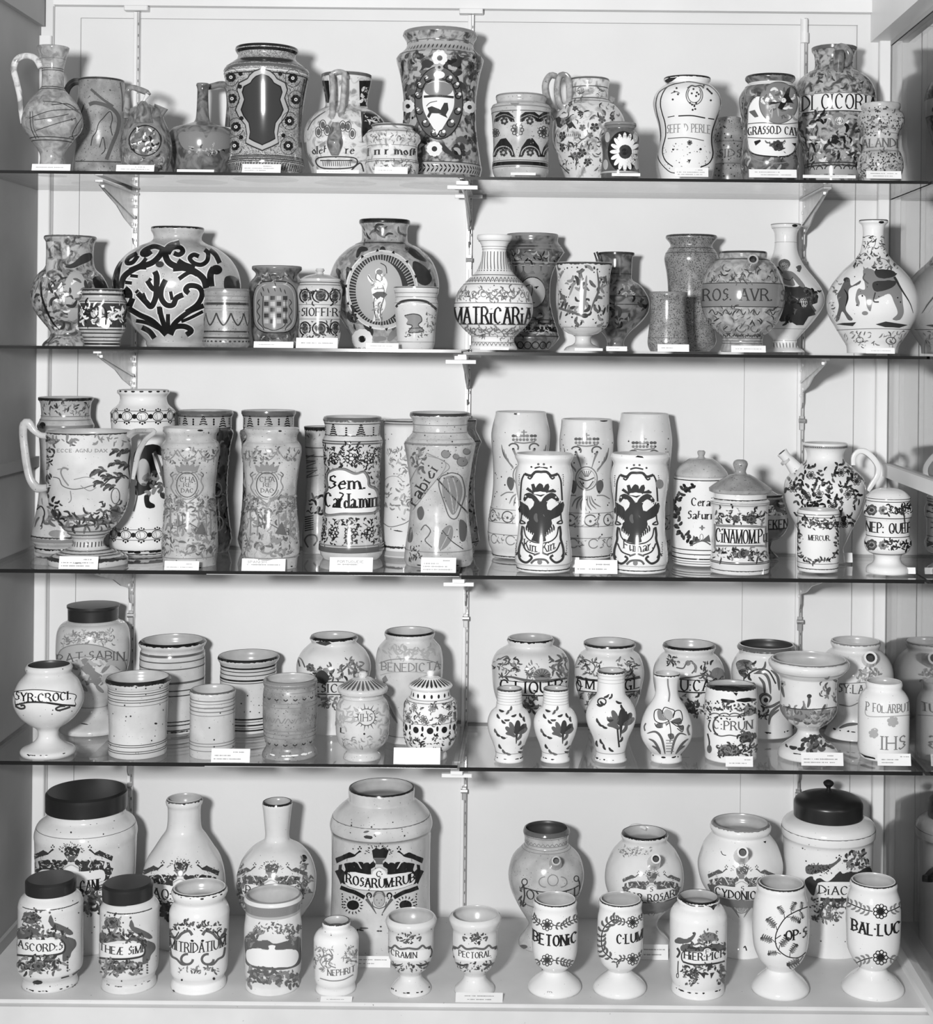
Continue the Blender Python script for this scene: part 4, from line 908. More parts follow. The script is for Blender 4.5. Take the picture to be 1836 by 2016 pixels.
p.poly("1500 450 1590 450 1620 480 1560 500 1510 490", 1, 1); p.poly("1490 520 1600 510 1620 530 1580 560 1500 575", 1, 1); p.L("1610 490 1650 560 1700 640 1720 700", 14, 1, 2); p.L("1440 470 1430 500 1460 530", 8, 2); p.L("1500 580 1490 630 1520 635", 8, 1); p.dot(1440, 700, 18, 3, 12)
p.poly("1320 520 1350 500 1360 540 1400 520 1415 510 1410 530 1350 560 1345 620 1330 680 1370 735 1345 740 1310 690 1290 740 1270 745 1290 660 1280 600 1300 560", 2, 1); p.fell(1335, 508, 18, 16, 1); p.up(); p.L("1320 560 1340 600 1330 660", 8, 0, 1)
p.poly("1265 765 1320 755 1390 752 1370 775 1320 770", 1); p.poly("1500 765 1560 748 1640 760 1690 768 1640 785 1560 782", 1); p.L("1240 800 1480 790 1720 795", 4, 3)
p.fol(1240, 520, 1290, 740, 20, 20, (2, 3), .3, arc=0); p.fol(1270, 800, 1720, 890, 60, 26, (3, 2, 4), .25); p.ell(1590, 860, 28, 20, 5, 2); p.ell(1410, 855, 20, 16, 4, 2); p.specks(14, 440, 880, 4, 0)
p.done('flask', 'large white round flask painted with a horse and groom, right end of second shelf', 'flask')
# ================= third shelf
p = Jar('C1', 380, '125,162 140,162 160,150 230,145 260,155 290,168 330,160 420,150 560,148 700,155 800,170 900,190 950,198! 975,190 990,176 1030,174', 2, by=1040, g='W3')
p.rimband(14, 0, 4); p.fol(220, 165, 540, 225, 60, 26, (2, 3, 1), .3); p.ring('238 262', 6, 3); p.ring(300, 16, 3); p.dot(248, 288, 18, 0); p.fol(200, 700, 400, 880, 20, 60, (2, 3), .25); p.L("215 780 240 760 260 800 240 880", 8, 1); p.ring('945', 8, 1, 6); p.ring(965, 20, 3); p.ring('1012', 6, 0, 8); p.fell(330, 920, 46, 22, 3)
p.done('albarello', 'tall banded jar with dark rim standing behind the two-handled urn', 'drug jar')
p = Jar('C1', 832, '83,152 98,155 120,138 160,145 195,180 215,193! 250,190 400,184 600,184 750,186 900,190 980,192 1010,181 1045,152', 2, by=1054, g='L', rim=None)
p.arc = True
for i in range(9): p.dot(620+i*50, 92, 12, 0, 6)
p.arc = False
for y in (237, 928):
    p.ring([y-30, y+30], 3, 1); p.arc = True
    for i in range(10):
        x = 455+i*93; p.ell(x, y, 34, 26, 5, 1); p.ell(x, y, 22, 20, 3, 3); p.L([(x-10, y-18), (x-4, y+20)], 3, 3); p.dot(x+47, y, 15, 0, 14)
        for k in range(3): p.dot(x-14+14*k, y-36-5*(k == 1), 5, 0); p.dot(x-14+14*k, y+36+7*(k == 1), 6, 0)
    p.arc = False
p.poly("790 440 870 400 930 410 960 470 900 460 920 560 900 640 830 690 790 690 800 600 780 540", 0, 1); p.up(); p.fell(835, 560, 40, 80, 4); p.ell(835, 560, 42, 82, 8, 0); p.fol(850, 560, 960, 690, 26, 40, (3, 1, 2), .5, arc=0); p.L("900 440 930 520 950 600 960 650", 16, 2); p.L("890 450 910 530 935 600", 9, 5)
p.poly("840 700 870 690 870 730 900 750 895 770 850 765", 0, 1); p.L("790 640 800 700 780 790", 8, 2); p.ring('1018 1038', 4, 0, 3); p.chips(1025, 12, 12)
p.done('albarello', 'tall white jar with two chain-pattern bands and dark coat of arms', 'drug jar')
def darkalb(p, c, hw):
    p.rimband(22, 2, 4); p.ring(272, 66, 4); p.up(); p.arc = True
    for i in range(7):
        x = c-360+i*120
        for k in range(5): p.L([(x-8-5*k, 242+14*k), (x, 236+14*k), (x+8+5*k, 242+14*k)], 8, 0)
        for k in range(3): p.dot(x+60, 255+14*k, 6, 0, 7)
    p.arc = False; p.ring('238 306', 4, 1); p.fol(c-250, 330, c+250, 940, 200, 30, (0, 0, 4, 4, 3), .35)
    for x, y in ((c+80, 660), (c-110, 620), (c+90, 860)): p.ell(x, y, 26, 40, 8, 4); p.dot(x, y, 14, 0)
p = Jar('C1', 1192, '203,160 222,166 240,156 310,155! 330,168 420,150 560,138 700,135 850,150 940,163! 975,155 1010,145', 2, by=1010, g='D2'); darkalb(p, 1182, 165)
p.done('albarello', 'dark foliate jar with reddish-grey lip behind the left crowned-shield jar', 'drug jar')
p = Jar('C1', 1562, '203,158 222,158 240,148 310,148! 330,168 420,152 560,146 700,148 850,160 940,175! 975,165 1010,150', 2, by=1018, g='D2'); darkalb(p, 1562, 165)
p.done('albarello', 'dark foliate jar with tree-like dot motifs on neck behind the right crowned-shield jar', 'drug jar')
p = Jar('C2', 140, '296,90 320,86 400,82 560,72 700,76 860,86 960,94 1065,90', 2, Y=.285, g='W3', rim=1)
p.rimband(14, 0, 10); p.fol(40, 330, 340, 370, 24, 24, (3, 2), .3); p.ring('420 470', 6, 2)
p.text('MVN', 70, 190, 470, 90, 2, px=True, thick=.08, rot=78); p.fol(40, 700, 340, 820, 40, 40, (1, 2, 0), .3)
for i in range(7): p.L([(60, 825+i*13), (110, 815+i*13)], 6, 1)
p.L("80 1000 60 960 80 930 120 930 130 960 110 990", 9, 2); p.ring('1050', 5, 0, 4)
p.done('albarello', 'stained slim jar with big slanted letters, mostly hidden left of the gothic seed jar', 'drug jar')
def cha(p, c):
    p.ring('395 425', 4, 4); p.fol(c-200, 430, c+200, 500, 80, 26, (3, 2, 4), .35)
    for x in (c-120, c, c+120): p.L([(x-60, 430), (x-30, 475), (x, 490), (x+30, 475), (x+60, 430)], 6, 3)
    p.poly([(c-65, 555), (c-75, 520), (c-45, 530), (c-40, 505), (c-15, 525), (c-5, 495), (c+8, 525), (c+35, 505), (c+38, 530), (c+68, 520), (c+55, 555)], 3); p.L([(c-60, 558), (c-5, 570), (c+55, 558)], 5, 2)
    for q in (-75, -40, -5, 35, 68): p.dot(c+q, 508, 6, 2)
    p.ell(c-5, 635, 60, 72, 6, 2); p.ell(c-5, 635, 72, 84, 5, 3, 20, 160); p.ell(c-5, 635, 74, 86, 5, 3, 200, 340)
    p.text('CHA', c-45, c+38, 603, 28, 2, thick=.16); p.text('RE', c-25, c+18, 635, 24, 2, thick=.16); p.text('DAC', c-38, c+30, 668, 24, 2, thick=.16)
    for sg in (-1, 1): p.L([(c-5+sg*q, y) for q, y in ((62, 570), (84, 585), (80, 615), (92, 650), (70, 690), (40, 715), (0, 745))], 6, 3); p.L([(c-5+sg*q, y) for q, y in ((78, 560), (94, 575), (86, 590))], 6, 2)
    p.fol(c-190, 720, c+190, 960, 190, 34, (3, 3, 2, 4), .3); p.fol(c-190, 960, c+190, 1045, 90, 34, (3, 2, 4), .3)
    for x in (c-100, c-60, c+60, c+100, c+125): p.L([(x, 780), (x+3, 860), (x, 930)], 7, 3); p.fol(x-24, 700, x+24, 790, 26, 22, (3, 2, 4), .4, arc=0)
    for x in (c-50, c-30, c-10): p.L([(x, 810), (x, 870)], 4, 2)
    p.L([(c-60, 880), (c, 860), (c+60, 890)], 6, 2); p.L([(c-40, 1020), (c, 1035), (c+50, 1015)], 10, 3); p.poly([(c+40, 920), (c+80, 850), (c+110, 930)], 2); p.specks(30, 330, 1100, 3, 1); p.ring('1062', 4, 3); p.chips(1118, 6, 7)
PC = '300,162 320,163 345,150 375,152 400,168 440,171 520,159 650,147 760,149 880,161 1000,166 1045,162! 1062,158 1118,154'
p = Jar('C1', 1108, PC, 2, by=1122, g='W3'); cha(p, 1095); p.dot(1165, 318, 16, 0, 5)
p.done('albarello', 'grey waisted jar with crowned CHA RE shield, left one of the pair', 'drug jar')
p = Jar('C1', 1580, '305,158 322,160 345,148 375,150 400,168 440,175 520,163 650,148 760,150 880,162 1000,168 1045,164! 1062,158 1118,152', 2, by=1136, g='W3'); cha(p, 1560); p.dot(1630, 322, 10, 0, 5)
p.done('albarello', 'grey waisted jar with crowned CHA RE shield, right one of the pair', 'drug jar')
p = Jar('C1', 517, '322,256 342,251 400,248 500,247 600,246 700,239 780,221 850,180 900,136 935,106! 960,91 990,89 1018,110! 1045,165 1075,222 1092,236 1122,232', 2, by=1134, g='W2', wall=10)
p.rimband(6, 1, 5); p.fol(275, 360, 430, 385, 16, 40, (2, 3), .3, arc=0); p.fol(540, 350, 760, 390, 16, 30, (3,), .3, arc=0); p.text('ECCE AGNU DAX', 333, 622, 436, 18, 3, px=True, thick=.2, thin=.12)
for x, y in ((690,445),(740,430),(680,510),(730,520),(570,560),(600,555),(640,590),(700,590),(590,620),(650,640)): 
    for k in range(6): p.leaf(x+k*9-22, y+R.uniform(-8, 8), R.uniform(120, 220), 38, 15, 2 if k % 2 else 1)
p.L("760 440 745 520 755 600 745 660", 10, 1, 2); p.L("745 600 720 580 690 590 640 600 600 640", 7, 1); p.L("310 590 345 600 365 640 420 660 480 655 530 640 570 630", 5, 2); p.L("400 545 370 535 355 560 370 600 400 640", 8, 3); p.L("335 545 380 540 395 550", 5, 3); p.L("410 670 415 720 400 740", 5, 3); p.L("470 640 520 670 560 650", 4, 3); p.L("430 605 500 590 550 600", 4, 3)
p.ell(670, 700, 24, 45, 5, 2); p.fol(590, 730, 650, 790, 14, 26, (1, 2), .3, arc=0); p.fol(680, 720, 740, 780, 14, 26, (1, 2), .3, arc=0); p.poly("640 790 660 760 690 760 700 800 680 830 650 830", 2, 1)
p.L("310 800 360 820 450 830 560 840 640 850 740 820", 20, 2, 1); p.L("330 860 400 880 500 870 620 860", 14, 2, 1); p.fol(310, 790, 720, 880, 90, 40, (2, 1, 3), .25, arc=0); p.fol(270, 350, 300, 720, 26, 28, (1, 0), .35, arc=0); p.fol(300, 720, 350, 880, 26, 30, (1, 0), .4, arc=0)
p.ring('905 925', 6, 2); p.ring('945', 4, 3); p.arc = True
for i in range(40): p.L([(340+i*22, 968), (338+i*22, 1004)], 6, 1)
p.arc = False; p.ring('1030 1048 1062', 5, 2, 2); p.ring(1085, 14, 1, 6)
p.tube('handle', "275 350 235 345 195 315 165 275 140 285 135 340 145 440 160 540 180 610 220 655 275 650", "20 18 20 28 26 24 24 24 24 26 20", 'W3', dy=-.01, flat=.7)
p.tube('handle', "755 345 -.03 790 325 -.05 850 322 -.07 900 325 -.08 850 370 -.075 810 440 -.07 790 520 -.065 775 600 -.06", "22 16 14 15 18 20 18 12", 'W3', dy='3', flat=.8, ribs=4)
p.done('two_handled_urn', 'white footed urn with two scrolled handles and landscape painting, front left of third shelf', 'urn')
p = Jar('C2', 652, '260,138 275,138 300,134 600,127 900,133 1000,136 1065,131', 2, by=1062, g='W', rim=1)
p.rimband(5, 1); p.fol(520, 430, 760, 520, 70, 30, (4, 3), .25); p.ell(575, 640, 60, 56, 3, 3, 200, 340); p.fol(600, 520, 760, 830, 90, 28, (3, 4), .3, arc=0); p.fol(520, 600, 560, 830, 20, 24, (3,), .3, arc=0); p.L("520 860 560 880 640 860 680 830", 4, 2); p.L("575 900 630 908", 7, 1, 1); p.ring('1000', 10, 1, 6); p.ring(1040, 30, 4); p.specks(40, 300, 1000, 3, 1)
p.done('albarello', 'plain pale cylindrical jar with faint wreath between the two big lettered jars', 'drug jar')
p = Jar('C2', 950, '255,106 275,106 310,102 350,121 385,136! 450,116 600,99 760,102 900,120 970,130! 1000,108 1045,98', 2, by=1046, g='M2')
p.rimband(6, 1); p.ring('385 975', 6, 1); p.fol(930, 450, 1090, 960, 80, 34, (2, 3, 1), .3); p.dot(1065, 985, 20, 0, 10)
p.done('albarello', 'grey angular-shouldered jar almost hidden behind the slanted-band jar', 'drug jar')
p = Jar('C2', 334, '238,165 256,172 280,163 340,160 360,170 385,176! 420,170 560,161 700,160 850,166 950,179 1000,184 1030,180 1058,163', 2, by=1084, g='W2')
p.rimband(22, 2, 4); p.ring('282', 5, 1); p.ring('350', 5, 1, 3); p.ring('385 398', 8, 2); p.arc = True
for i in range(7):
    x = 40+i*84*1.02
    if i % 2 == 0:
        for k in range(5): p.L([(x-8-5*k, 292+13*k), (x, 286+13*k), (x+8+5*k, 292+13*k)], 8, 0)
    else:
        for k in range(4): p.dot(x, 305+13*k, 7, 0, 5)
p.arc = False
for y0, y1 in ((408, 545), (835, 990)):
    p.fol(60, y0, 620, y1, 230, 22, (0, 1, 0), .38); p.arc = True
    for i in range(5):
        for k in range(7): a = k*2*pi/7; p.ell(110+i*110+26*cos(a), (y0+y1)/2+6+22*sin(a), 11, 11, 5, 0)
    p.arc = False
p.fol(60, 545, 190, 830, 60, 22, (0, 1), .38); p.fol(430, 560, 620, 830, 120, 22, (0, 1), .38); p.up(2)
CL = "185 810 178 760 180 690 195 660 190 600 200 565 240 545 290 545 350 570 400 560 425 600 430 640 465 660 480 700 478 760 460 795 380 805 280 805"
p.poly(CL, 5, 1); p.up(); p.L(CL, 14, 3, closed=True); p.L([(x+5, y-6) for x, y in pairs(CL)], 4, 1, closed=True); p.ring(995, 8, 3); p.ring(1020, 30, 2)
p.text('Sem.', 205, 410, 622, 76, 0, thick=.2, thin=.06); p.text('Carda,min', 186, 470, 728, 82, 0, thick=.19, thin=.06); p.L("262 680 285 690 270 715", 8, 0)
p.done('albarello', 'dark floral jar with cloud-shaped white panel lettered Sem Carda min', 'drug jar')
p = Jar('C2', 843, '214,172 234,176 260,160 320,158 345,172 370,195 397,209! 425,203 560,181 700,168 850,176 980,192 1050,199 1085,199 1112,186', 2, by=1124, g='W3')
p.rimband(14, 1, 3); p.ring('290 335', 5, 3); p.ring('375', 4, 4); p.ring(402, 12, 3, 4)
p.poly("770 450 895 525 690 770 650 740", 4); p.L("770 450 900 525 830 600 690 780", 5, 3); p.L("775 465 880 528 690 755", 4, 3); p.L("770 450 700 560 655 650", 5, 3); p.text('rabici', 678, 925, 740, 62, 1, px=True, rot=-58, thick=.18)
p.up(); p.L("880 575 850 590 840 640 870 740 900 820 940 830 970 760 990 680 970 590 920 565 880 575", 6, 2); p.poly("870 600 920 580 960 610 975 680 950 770 920 810 890 760 860 680", 3, 1); p.L("890 600 910 700 925 800", 7, 4); p.L("920 590 945 690 935 790", 7, 4); p.L("830 600 900 680 960 750 1010 800", 8, 1)
p.poly("840 970 860 900 900 870 920 890 915 950 880 1000 845 1015", 3, 1); p.L("850 1010 885 940 905 885", 5, 4); p.L("860 900 910 960 980 1010", 5, 1); p.L("735 900 760 870 790 900 780 930 760 960 800 1000", 6, 2); p.poly("740 760 755 800 740 840 720 830 715 780", 2, 1); p.poly("675 880 690 930 680 970 660 960", 2, 1); p.poly("960 840 1000 870 990 960 960 950", 2, 1)
for x, y, r in ((880, 455, 26), (975, 500, 30), (1000, 440, 20), (940, 470, 18)): p.fell(x, y, r, r*.9, 3); p.ell(x, y, r, r*.9, 4, 2, 0, 260)
p.fol(660, 430, 760, 540, 20, 36, (3, 2), .4); p.fol(640, 1020, 730, 1090, 24, 24, (2, 1), .3); p.L("810 720 830 730 830 760", 5, 4); p.ring('1030', 5, 3); p.specks(90, 240, 1100, 3.5, 1); p.chips(1108, 8, 10)
p.done('albarello', 'pale fruit-painted jar with a slanted lettered band, beside the centre upright', 'drug jar')
# right pane
def pale_eagle(p, c, y):
    for q in (-60,-40,-20,0,20,45,65): p.dot(c+q, 350+y, 11, 2 if abs(q) > 30 else 3, 9); p.dot(c+q, 372+y, 9, 3)
    p.L([(c-55, 385+y), (c, 392+y), (c+65, 383+y)], 8, 3); p.L([(c, 315+y), (c, 350+y)], 8, 3); p.L([(c-15, 328+y), (c+18, 328+y)], 6, 3)
    for sg in (1, -1):
        X = lambda v: c+sg*v
        p.ell(X(60), 418+y, 28, 24, 9, 2, 150 if sg > 0 else 200, 390 if sg < 0 else 340); p.L([(X(62), 425+y), (X(45), 470+y), (X(30), 520+y)], 16, 3, 2); p.dot(X(62), 425+y, 6, 1)
        for k in range(6): p.L([(X(130-k*12), 400+y+k*26), (X(112-k*10), 470+y+k*14), (X(60), 530+y)], 7, 3 if k else 2, 1)
        p.poly([(X(60), 600+y), (X(90), 590+y), (X(98), 630+y), (X(75), 670+y), (X(58), 640+y)], 2, 1); p.L([(X(60), 680+y), (X(100), 680+y), (X(135), 700+y)], 7, 3)
        for k in range(4): p.leaf(c+sg*8*k, 680+y, 90-sg*(14*k), 90, 9, 3)
    p.ell(c, 580+y, 62, 68, 7, 3); p.ell(c, 580+y, 50, 54, 4, 4); p.L([(c-45, 575+y), (c, 592+y), (c+45, 575+y)], 7, 2); p.L([(c-40, 595+y), (c, 640+y), (c+40, 595+y)], 6, 2)
    for k in (-2, -1, 0, 1, 2): p.L([(c+k*4, 570+y), (c+k*14, 535+y)], 4, 2)
    p.ring([784+y, 862+y, 930+y], 4, 3); p.arc = True
    for i in range(6):
        x = c-330+i*118; p.ell(x, 825+y, 34, 32, 7, 2, 30, 330); p.dot(x, 830+y, 8, 2); p.ell(x+20, 960+y, 28, 26, 6, 3, 30, 330); p.fol(x+30, 800+y, x+80, 860+y, 8, 24, (3,), .3); p.fol(x+50, 940+y, x+90, 985+y, 8, 20, (3,), .3)
    p.arc = False; p.specks(50, 300, 1000, 4, 0); p.ring(1055, 5, 0, 3)
p = Jar('C2', 1313, '210,148 226,149 250,155 330,171 400,169 500,160 620,157 720,165 820,180 900,186 980,182 1030,164 1062,158', 2, by=1068, g='W'); pale_eagle(p, 1335, 0); p.dot(1295, 222, 18, 0, 5)
p.done('albarello', 'tall white jar with pale crowned eagle behind the Kin Kin jar', 'drug jar')
p = Jar('C2', 1698, '253,147 268,148 300,150 370,158 450,155 560,147 640,146 740,158 840,168 920,171 980,166 1030,153 1066,148', 2, by=1072, g='W'); pale_eagle(p, 1700, 18); p.dot(1800, 262, 22, 0, 5)
p.done('albarello', 'tall white jar with pale crowned eagle and heart medallion between the two dark-eagle jars', 'drug jar')
p = Jar('C3', 152, '220,138 236,139 270,146 370,160 440,157 550,150 700,148 850,154 1000,154 1062,142', 2, by=1068, g='W'); pale_eagle(p, 150, 40)
p.done('albarello', 'tall white jar with a speckled crown behind the Fumar jar', 'drug jar')
EP = '453,165 468,172 485,166 510,155 540,162 580,169 640,165 740,151 820,146 900,150 980,160 1050,167 1090,165 1108,156 1142,155'
p = Jar('C2', 1451, EP, 2, by=1152, g='L'); eagle(p, 0, 0); p.ring('1105', 3, 4); p.ring('1135', 5, 0, 2); p.text('Kin. Kin.', 1340, 1520, 1003, 52, 1, px=True, arch=-26, thick=.12, thin=.05)
p.done('albarello', 'white waisted jar with bold black double-headed eagle lettered Kin. Kin.', 'drug jar')
p = Jar('C3', 126, EP.replace('146', '150'), 2, by=1156, g='L'); eagle(p, -1326, 6); p.ring('1110', 3, 4); p.ring('1138', 5, 0, 2); p.text('Fumar.', 36, 205, 1000, 52, 1, px=True, arch=-22, thick=.12, thin=.05); p.fell(240, 630, 22, 28, 3); p.poly("100 476 115 466 140 468 150 480", 0)
p.done('albarello', 'white waisted jar with bold black double-headed eagle lettered Fumar', 'drug jar')
def wreath(p, pts, t=(0, 1), l=30, w=13, gap=15):
    for x, y in smooth(pairs(pts), gap): p.leaf(x, y, R.uniform(0, 360), l*R.uniform(.7, 1.2), w, R.choice(t)); p.leaf(x, y, R.uniform(0, 360), l*.8, w, R.choice(t))
p = Jar('C3', 482, '585,155 600,161 700,161 900,163 1000,167 1080,166 1112,160', 2, by=1112, g='L', open=False)
p.lid('482,70 500,95 530,128 560,152 576,157! 586,150 590,140', knob='434,16 442,24 455,22 466,17 475,20 483,32', g='W3')
p.ring('612', 5, 0); p.ring('1018 1044', 5, 0); p.ring('1070', 7, 0); p.ring('1085 1098', 4, 2); wreath(p, "440 650 390 655 350 700 340 760 345 830 360 890 400 940 450 965", (0, 1), 36, 18, 16); p.poly("480 960 440 930 430 975", 2); p.poly("490 960 530 925 540 970", 2); p.L("420 990 490 962 540 985", 8, 2); p.ell(487, 940, 10, 18, 3, 2); p.text('Cerat', 430, 556, 735, 46, 0, thick=.17); p.text('Saturn', 410, 560, 812, 46, 0, thick=.17); p.dot(490, 885, 6, 2, 16); p.dot(490, 885, 18, 3, 5)
p.done('covered_jar', 'tall lidded white jar lettered Cerat Saturn inside a dark leaf wreath', 'covered jar')
p = Jar('C3', 850, '690,104 720,108 780,130 840,142 900,130 940,96 960,52! 1000,42 1020,50 1045,74 1062,88', 2, by=1068, g='D2', open=False)
p.lid('665,40 690,85 704,112! 712,108', g='W3'); p.ring('706', 8, 0); p.ring(850, 78, 4); p.ring('812 895', 5, 1); p.fol(880, 735, 990, 805, 20, 34, (4, 5, 1), .35, arc=0); p.text('EKEN', 876, 988, 866, 50, 0, thick=.16); p.ring('1035', 8, 1)
p.done('covered_goblet', 'lidded goblet jar lettered EKEN behind the cinnamon jar', 'covered jar')
p = Jar('C3', 1205, '392,128 412,131 435,112 470,105 500,121 540,171 600,226 660,239 720,233 800,206 880,166 960,131 1010,111 1050,120 1090,126', 2, by=1100, g='L', rim=None)
p.arc = True
for i in range(34): p.dot(1005+i*12, 418, 3.5, 0, 4); p.ell(1005+i*12, 418, 6, 8, 1.6, 1)
p.arc = False
for x, y in ((1125,580),(1175,685),(1390,615),(1300,565),(1020,655),(1250,760),(1100,700),(1340,690),(1320,860),(1130,790)): p.ringflower(x, y, 24, 1, 4, 6); wreath(p, [(x-50, y+30), (x-20, y-40), (x+40, y-30), (x+55, y+30)], (0, 1, 2), 34, 14, 30)
p.fol(980, 520, 1430, 900, 90, 30, (0, 1, 1), .35)
p.tube('spout', "955 445 980 475 1010 510 1050 560", "34 30 36 46", 'L', hollow=1, dy=0); p.tube('spout_ring', "975 488 985 500", "36 36", 'W3')
p.tube('handle', "1370 520 1372 470 1400 440 1440 442 1485 480 1515 530 1510 580 1480 630 1455 670", "13 13 15 17 17 17 16 15 12", 'L', dy=0, flat=1.4, ribs=3)
p.done('spouted_jug', 'large white leaf-strewn jug with upright spout and looped handle', 'jug')
p = Jar('C3', 1166, '780,119 798,125 815,121 830,122 1000,122 1090,121 1105,120 1142,117', 2, by=1150, g='L')
p.ring('812', 3, 2); p.ring('828', 4, 0); p.ring('1098', 3, 1); p.ring('1128', 4, 0, 2); wreath(p, "1060 1060 1050 1000 1052 920 1060 850 1110 850 1160 850 1210 860 1260 850 1280 900 1275 980 1270 1040 1200 1075 1130 1080 1070 1060", (0, 1, 2), 26, 11, 13); p.fol(1080, 830, 1280, 890, 60, 22, (1, 2, 0), .35, arc=0); p.text('P.  MERCUR.', 1062, 1236, 945, 30, 0, thick=.15)
p.done('ointment_jar', 'small white cylinder jar lettered P. MERCUR in a leafy frame', 'drug jar')
p = Jar('C3', 710, '678,155 714,156 725,172 742,173! 760,166 900,163 1050,168 1080,173 1155,170', 2, by=1164, g='W', open=False)
p.lid('575,58 595,95 630,150 655,184! 672,182 680,160', knob='488,22 497,38 512,44 530,40 555,32 572,40 578,58', g='G2')
p.ring('728', 6, 0, 3); p.ring('748 758', 3, 1); p.ring('1092 1100', 5, 0); p.ring('1140', 4, 1, 3)
for x, y, r in ((690, 835, 26), (775, 835, 34), (740, 830, 20)): p.flower(x, y, r, 2, 1, 6); p.ell(x, y, r*.6, r*.6, 6, 0, 60, 300)
p.fol(570, 775, 860, 860, 70, 26, (1, 2, 0, 3), .35, arc=0); wreath(p, "580 850 620 820 660 830", (1, 2), 24, 9, 14)
p.fol(560, 1015, 860, 1060, 80, 26, (1, 2, 0, 3), .35, arc=0); p.flower(730, 1035, 32, 2, 1, 6); p.ell(735, 1035, 18, 18, 6, 0, 60, 300); p.up(); p.L("605 1060 595 1100", 9, 1, 1); p.L("815 1050 805 1100", 9, 1, 1)
p.poly("562 862 862 872 864 1000 562 998", 3, 0); p.up(); p.poly("575 875 852 884 853 985 575 985", 5, 0); p.text('CiNAMOM.Pu', 577, 862, 937, 80, 0, thick=.15, thin=.06)
p.done('covered_jar', 'lidded white jar with grey domed lid lettered CiNAMOM in a framed panel', 'covered jar')
p = Jar('C3', 1572, '698,128 715,131! 730,126 760,139 790,143 820,136 832,128 885,128 938,128 960,138 990,136 1020,121 1040,86! 1060,76 1090,86 1112,116 1130,126 1152,126', 2, by=1164, g='L', open=False)
p.lid('655,40 662,75 680,108 698,126! 706,124', g='L'); p.ring('722', 4, 1); p.ring('736 832 942 1042', 4, 0)
for y in (782, 985):
    p.flower(1480, y, 34, 2, 1, 7); p.ell(1480, y, 30, 26, 4, 0, 40, 320); p.ell(1480, y, 16, 14, 4, 4); p.fol(1440, y-26, 1465, y+26, 10, 18, (0, 1), .4, arc=0); p.flower(1545, y+2, 28, 3, 1, 7); p.fol(1570, y-22, 1710, y+22, 60, 22, (0, 1), .35, arc=0)
p.text('NEP: QUER', 1446, 1712, 888, 58, 0, thick=.14, thin=.05); p.L("1660 760 1668 830 1672 910", 7, 1)
p.done('covered_goblet', 'white bulging footed lidded jar lettered NEP QUE at right end of third shelf', 'covered jar')
# ================= lowest glass shelf
p = Jar('D1', 540, '262,148 272,158 290,190 330,212 400,219 480,218 560,206 640,170 700,130 760,99 800,96 840,121 880,166 915,199 943,196', 3, by=952, g='W2', open=False)
p.lid('178,155 190,155! 196,150 272,148', g='TIN', name='tin_lid'); 
for x in (430, 590): p.fol(x-60, 335, x+70, 405, 60, 26, (4, 3), .3, arc=0)
p.poly("330 500 360 440 440 412 540 412 640 440 720 500 740 560 700 560 620 505 540 485 440 490 390 510 340 520", 4, 1); p.L("330 500 360 440 440 412 540 412 640 440 720 500 740 560", 6, 3); p.L("340 520 390 505 440 488 540 484 620 505 700 560", 6, 3); p.up(); p.text('RAT:SABIN.', 335, 740, 475, 50, 2, arch=40, thick=.14)
p.poly("460 520 490 490 520 500 550 560 600 600 560 650 520 600 480 560", 3, 1); p.fol(450, 500, 640, 650, 40, 46, (3, 4), .35, arc=0); p.ring('780', 3, 3); p.L("470 873 515 880", 6, 0, 1)
p.done('covered_jar', 'tall grey-white jar with flat black metal lid at rear left of the lowest glass shelf', 'covered jar')
p = Jar('D1', 1004, '383,185 398,199 412,193 430,182 460,190 540,192 700,189 850,181 900,177 928,178', 3, by=942, g='W2', rim=0)
p.rimband(8, 0, 6); p.ring(485, 14, 2); p.ring('520 560', 7, 2); p.ring(640, 12, 2); p.ring('685 715', 6, 1); p.ring('865 885 915', 6, 1, 2); p.chips(925, 14, 8)
p.done('striped_pot', 'large ring-striped open pot at the rear, behind the front-left striped pot', 'pot')
p = Jar('D1', 1447, '473,176 487,182 505,173 525,164 600,166 700,165 880,161 928,158', 3, by=936, g='W2', rim=0)
p.rimband(9, 0, 4); p.ring('555 625', 10, 0); p.ring('575 597', 5, 1); p.ring('640', 5, 2); p.ring('850 885 915', 9, 0); p.ring('866 902', 4, 2); p.specks(20, 700, 820, 4, 1)
p.done('striped_pot', 'rear open pot with black stripes at top and bottom', 'pot')
p = Jar('D2', 225, '358,132 373,141 395,130 410,145 450,186 500,211 560,216 640,196 720,171 800,151 880,146 928,150', 3, by=942, g='W', rim=0)
p.rimband(9, 0, 5); p.poly("118 398 145 392 200 395 215 405 180 418 150 412", 1); p.L("30 540 20 490 40 500 60 545", 8, 2); p.flower(90, 545, 26, 2, 1, 6); p.fol(100, 540, 290, 610, 60, 30, (2, 3, 1), .35, arc=0); p.L("270 570 310 530 325 510", 10, 2); p.L("330 500 350 540 345 590 360 620", 12, 2); p.fol(310, 500, 400, 600, 30, 30, (2, 3), .3, arc=0); p.poly("120 590 160 560 200 600 180 640 140 630", 1, 1)
p.L("130 632 250 628 370 640", 6, 1); p.L("130 700 260 702 400 695", 6, 1); p.text('C:SIC', 90, 250, 665, 48, 1, thick=.16); p.fol(150, 710, 260, 780, 50, 24, (2, 3), .35, arc=0)
p.done('spouted_jar', 'round-shouldered jar with chipped dark lip lettered SIC behind the sun-emblem jar', 'drug jar')
p = Jar('D2', 667, '332,140 348,149 372,139 390,151 430,183 500,196 600,193 700,176 800,151 880,141 950,146 980,150', 3, by=996, g='W2', rim=0)
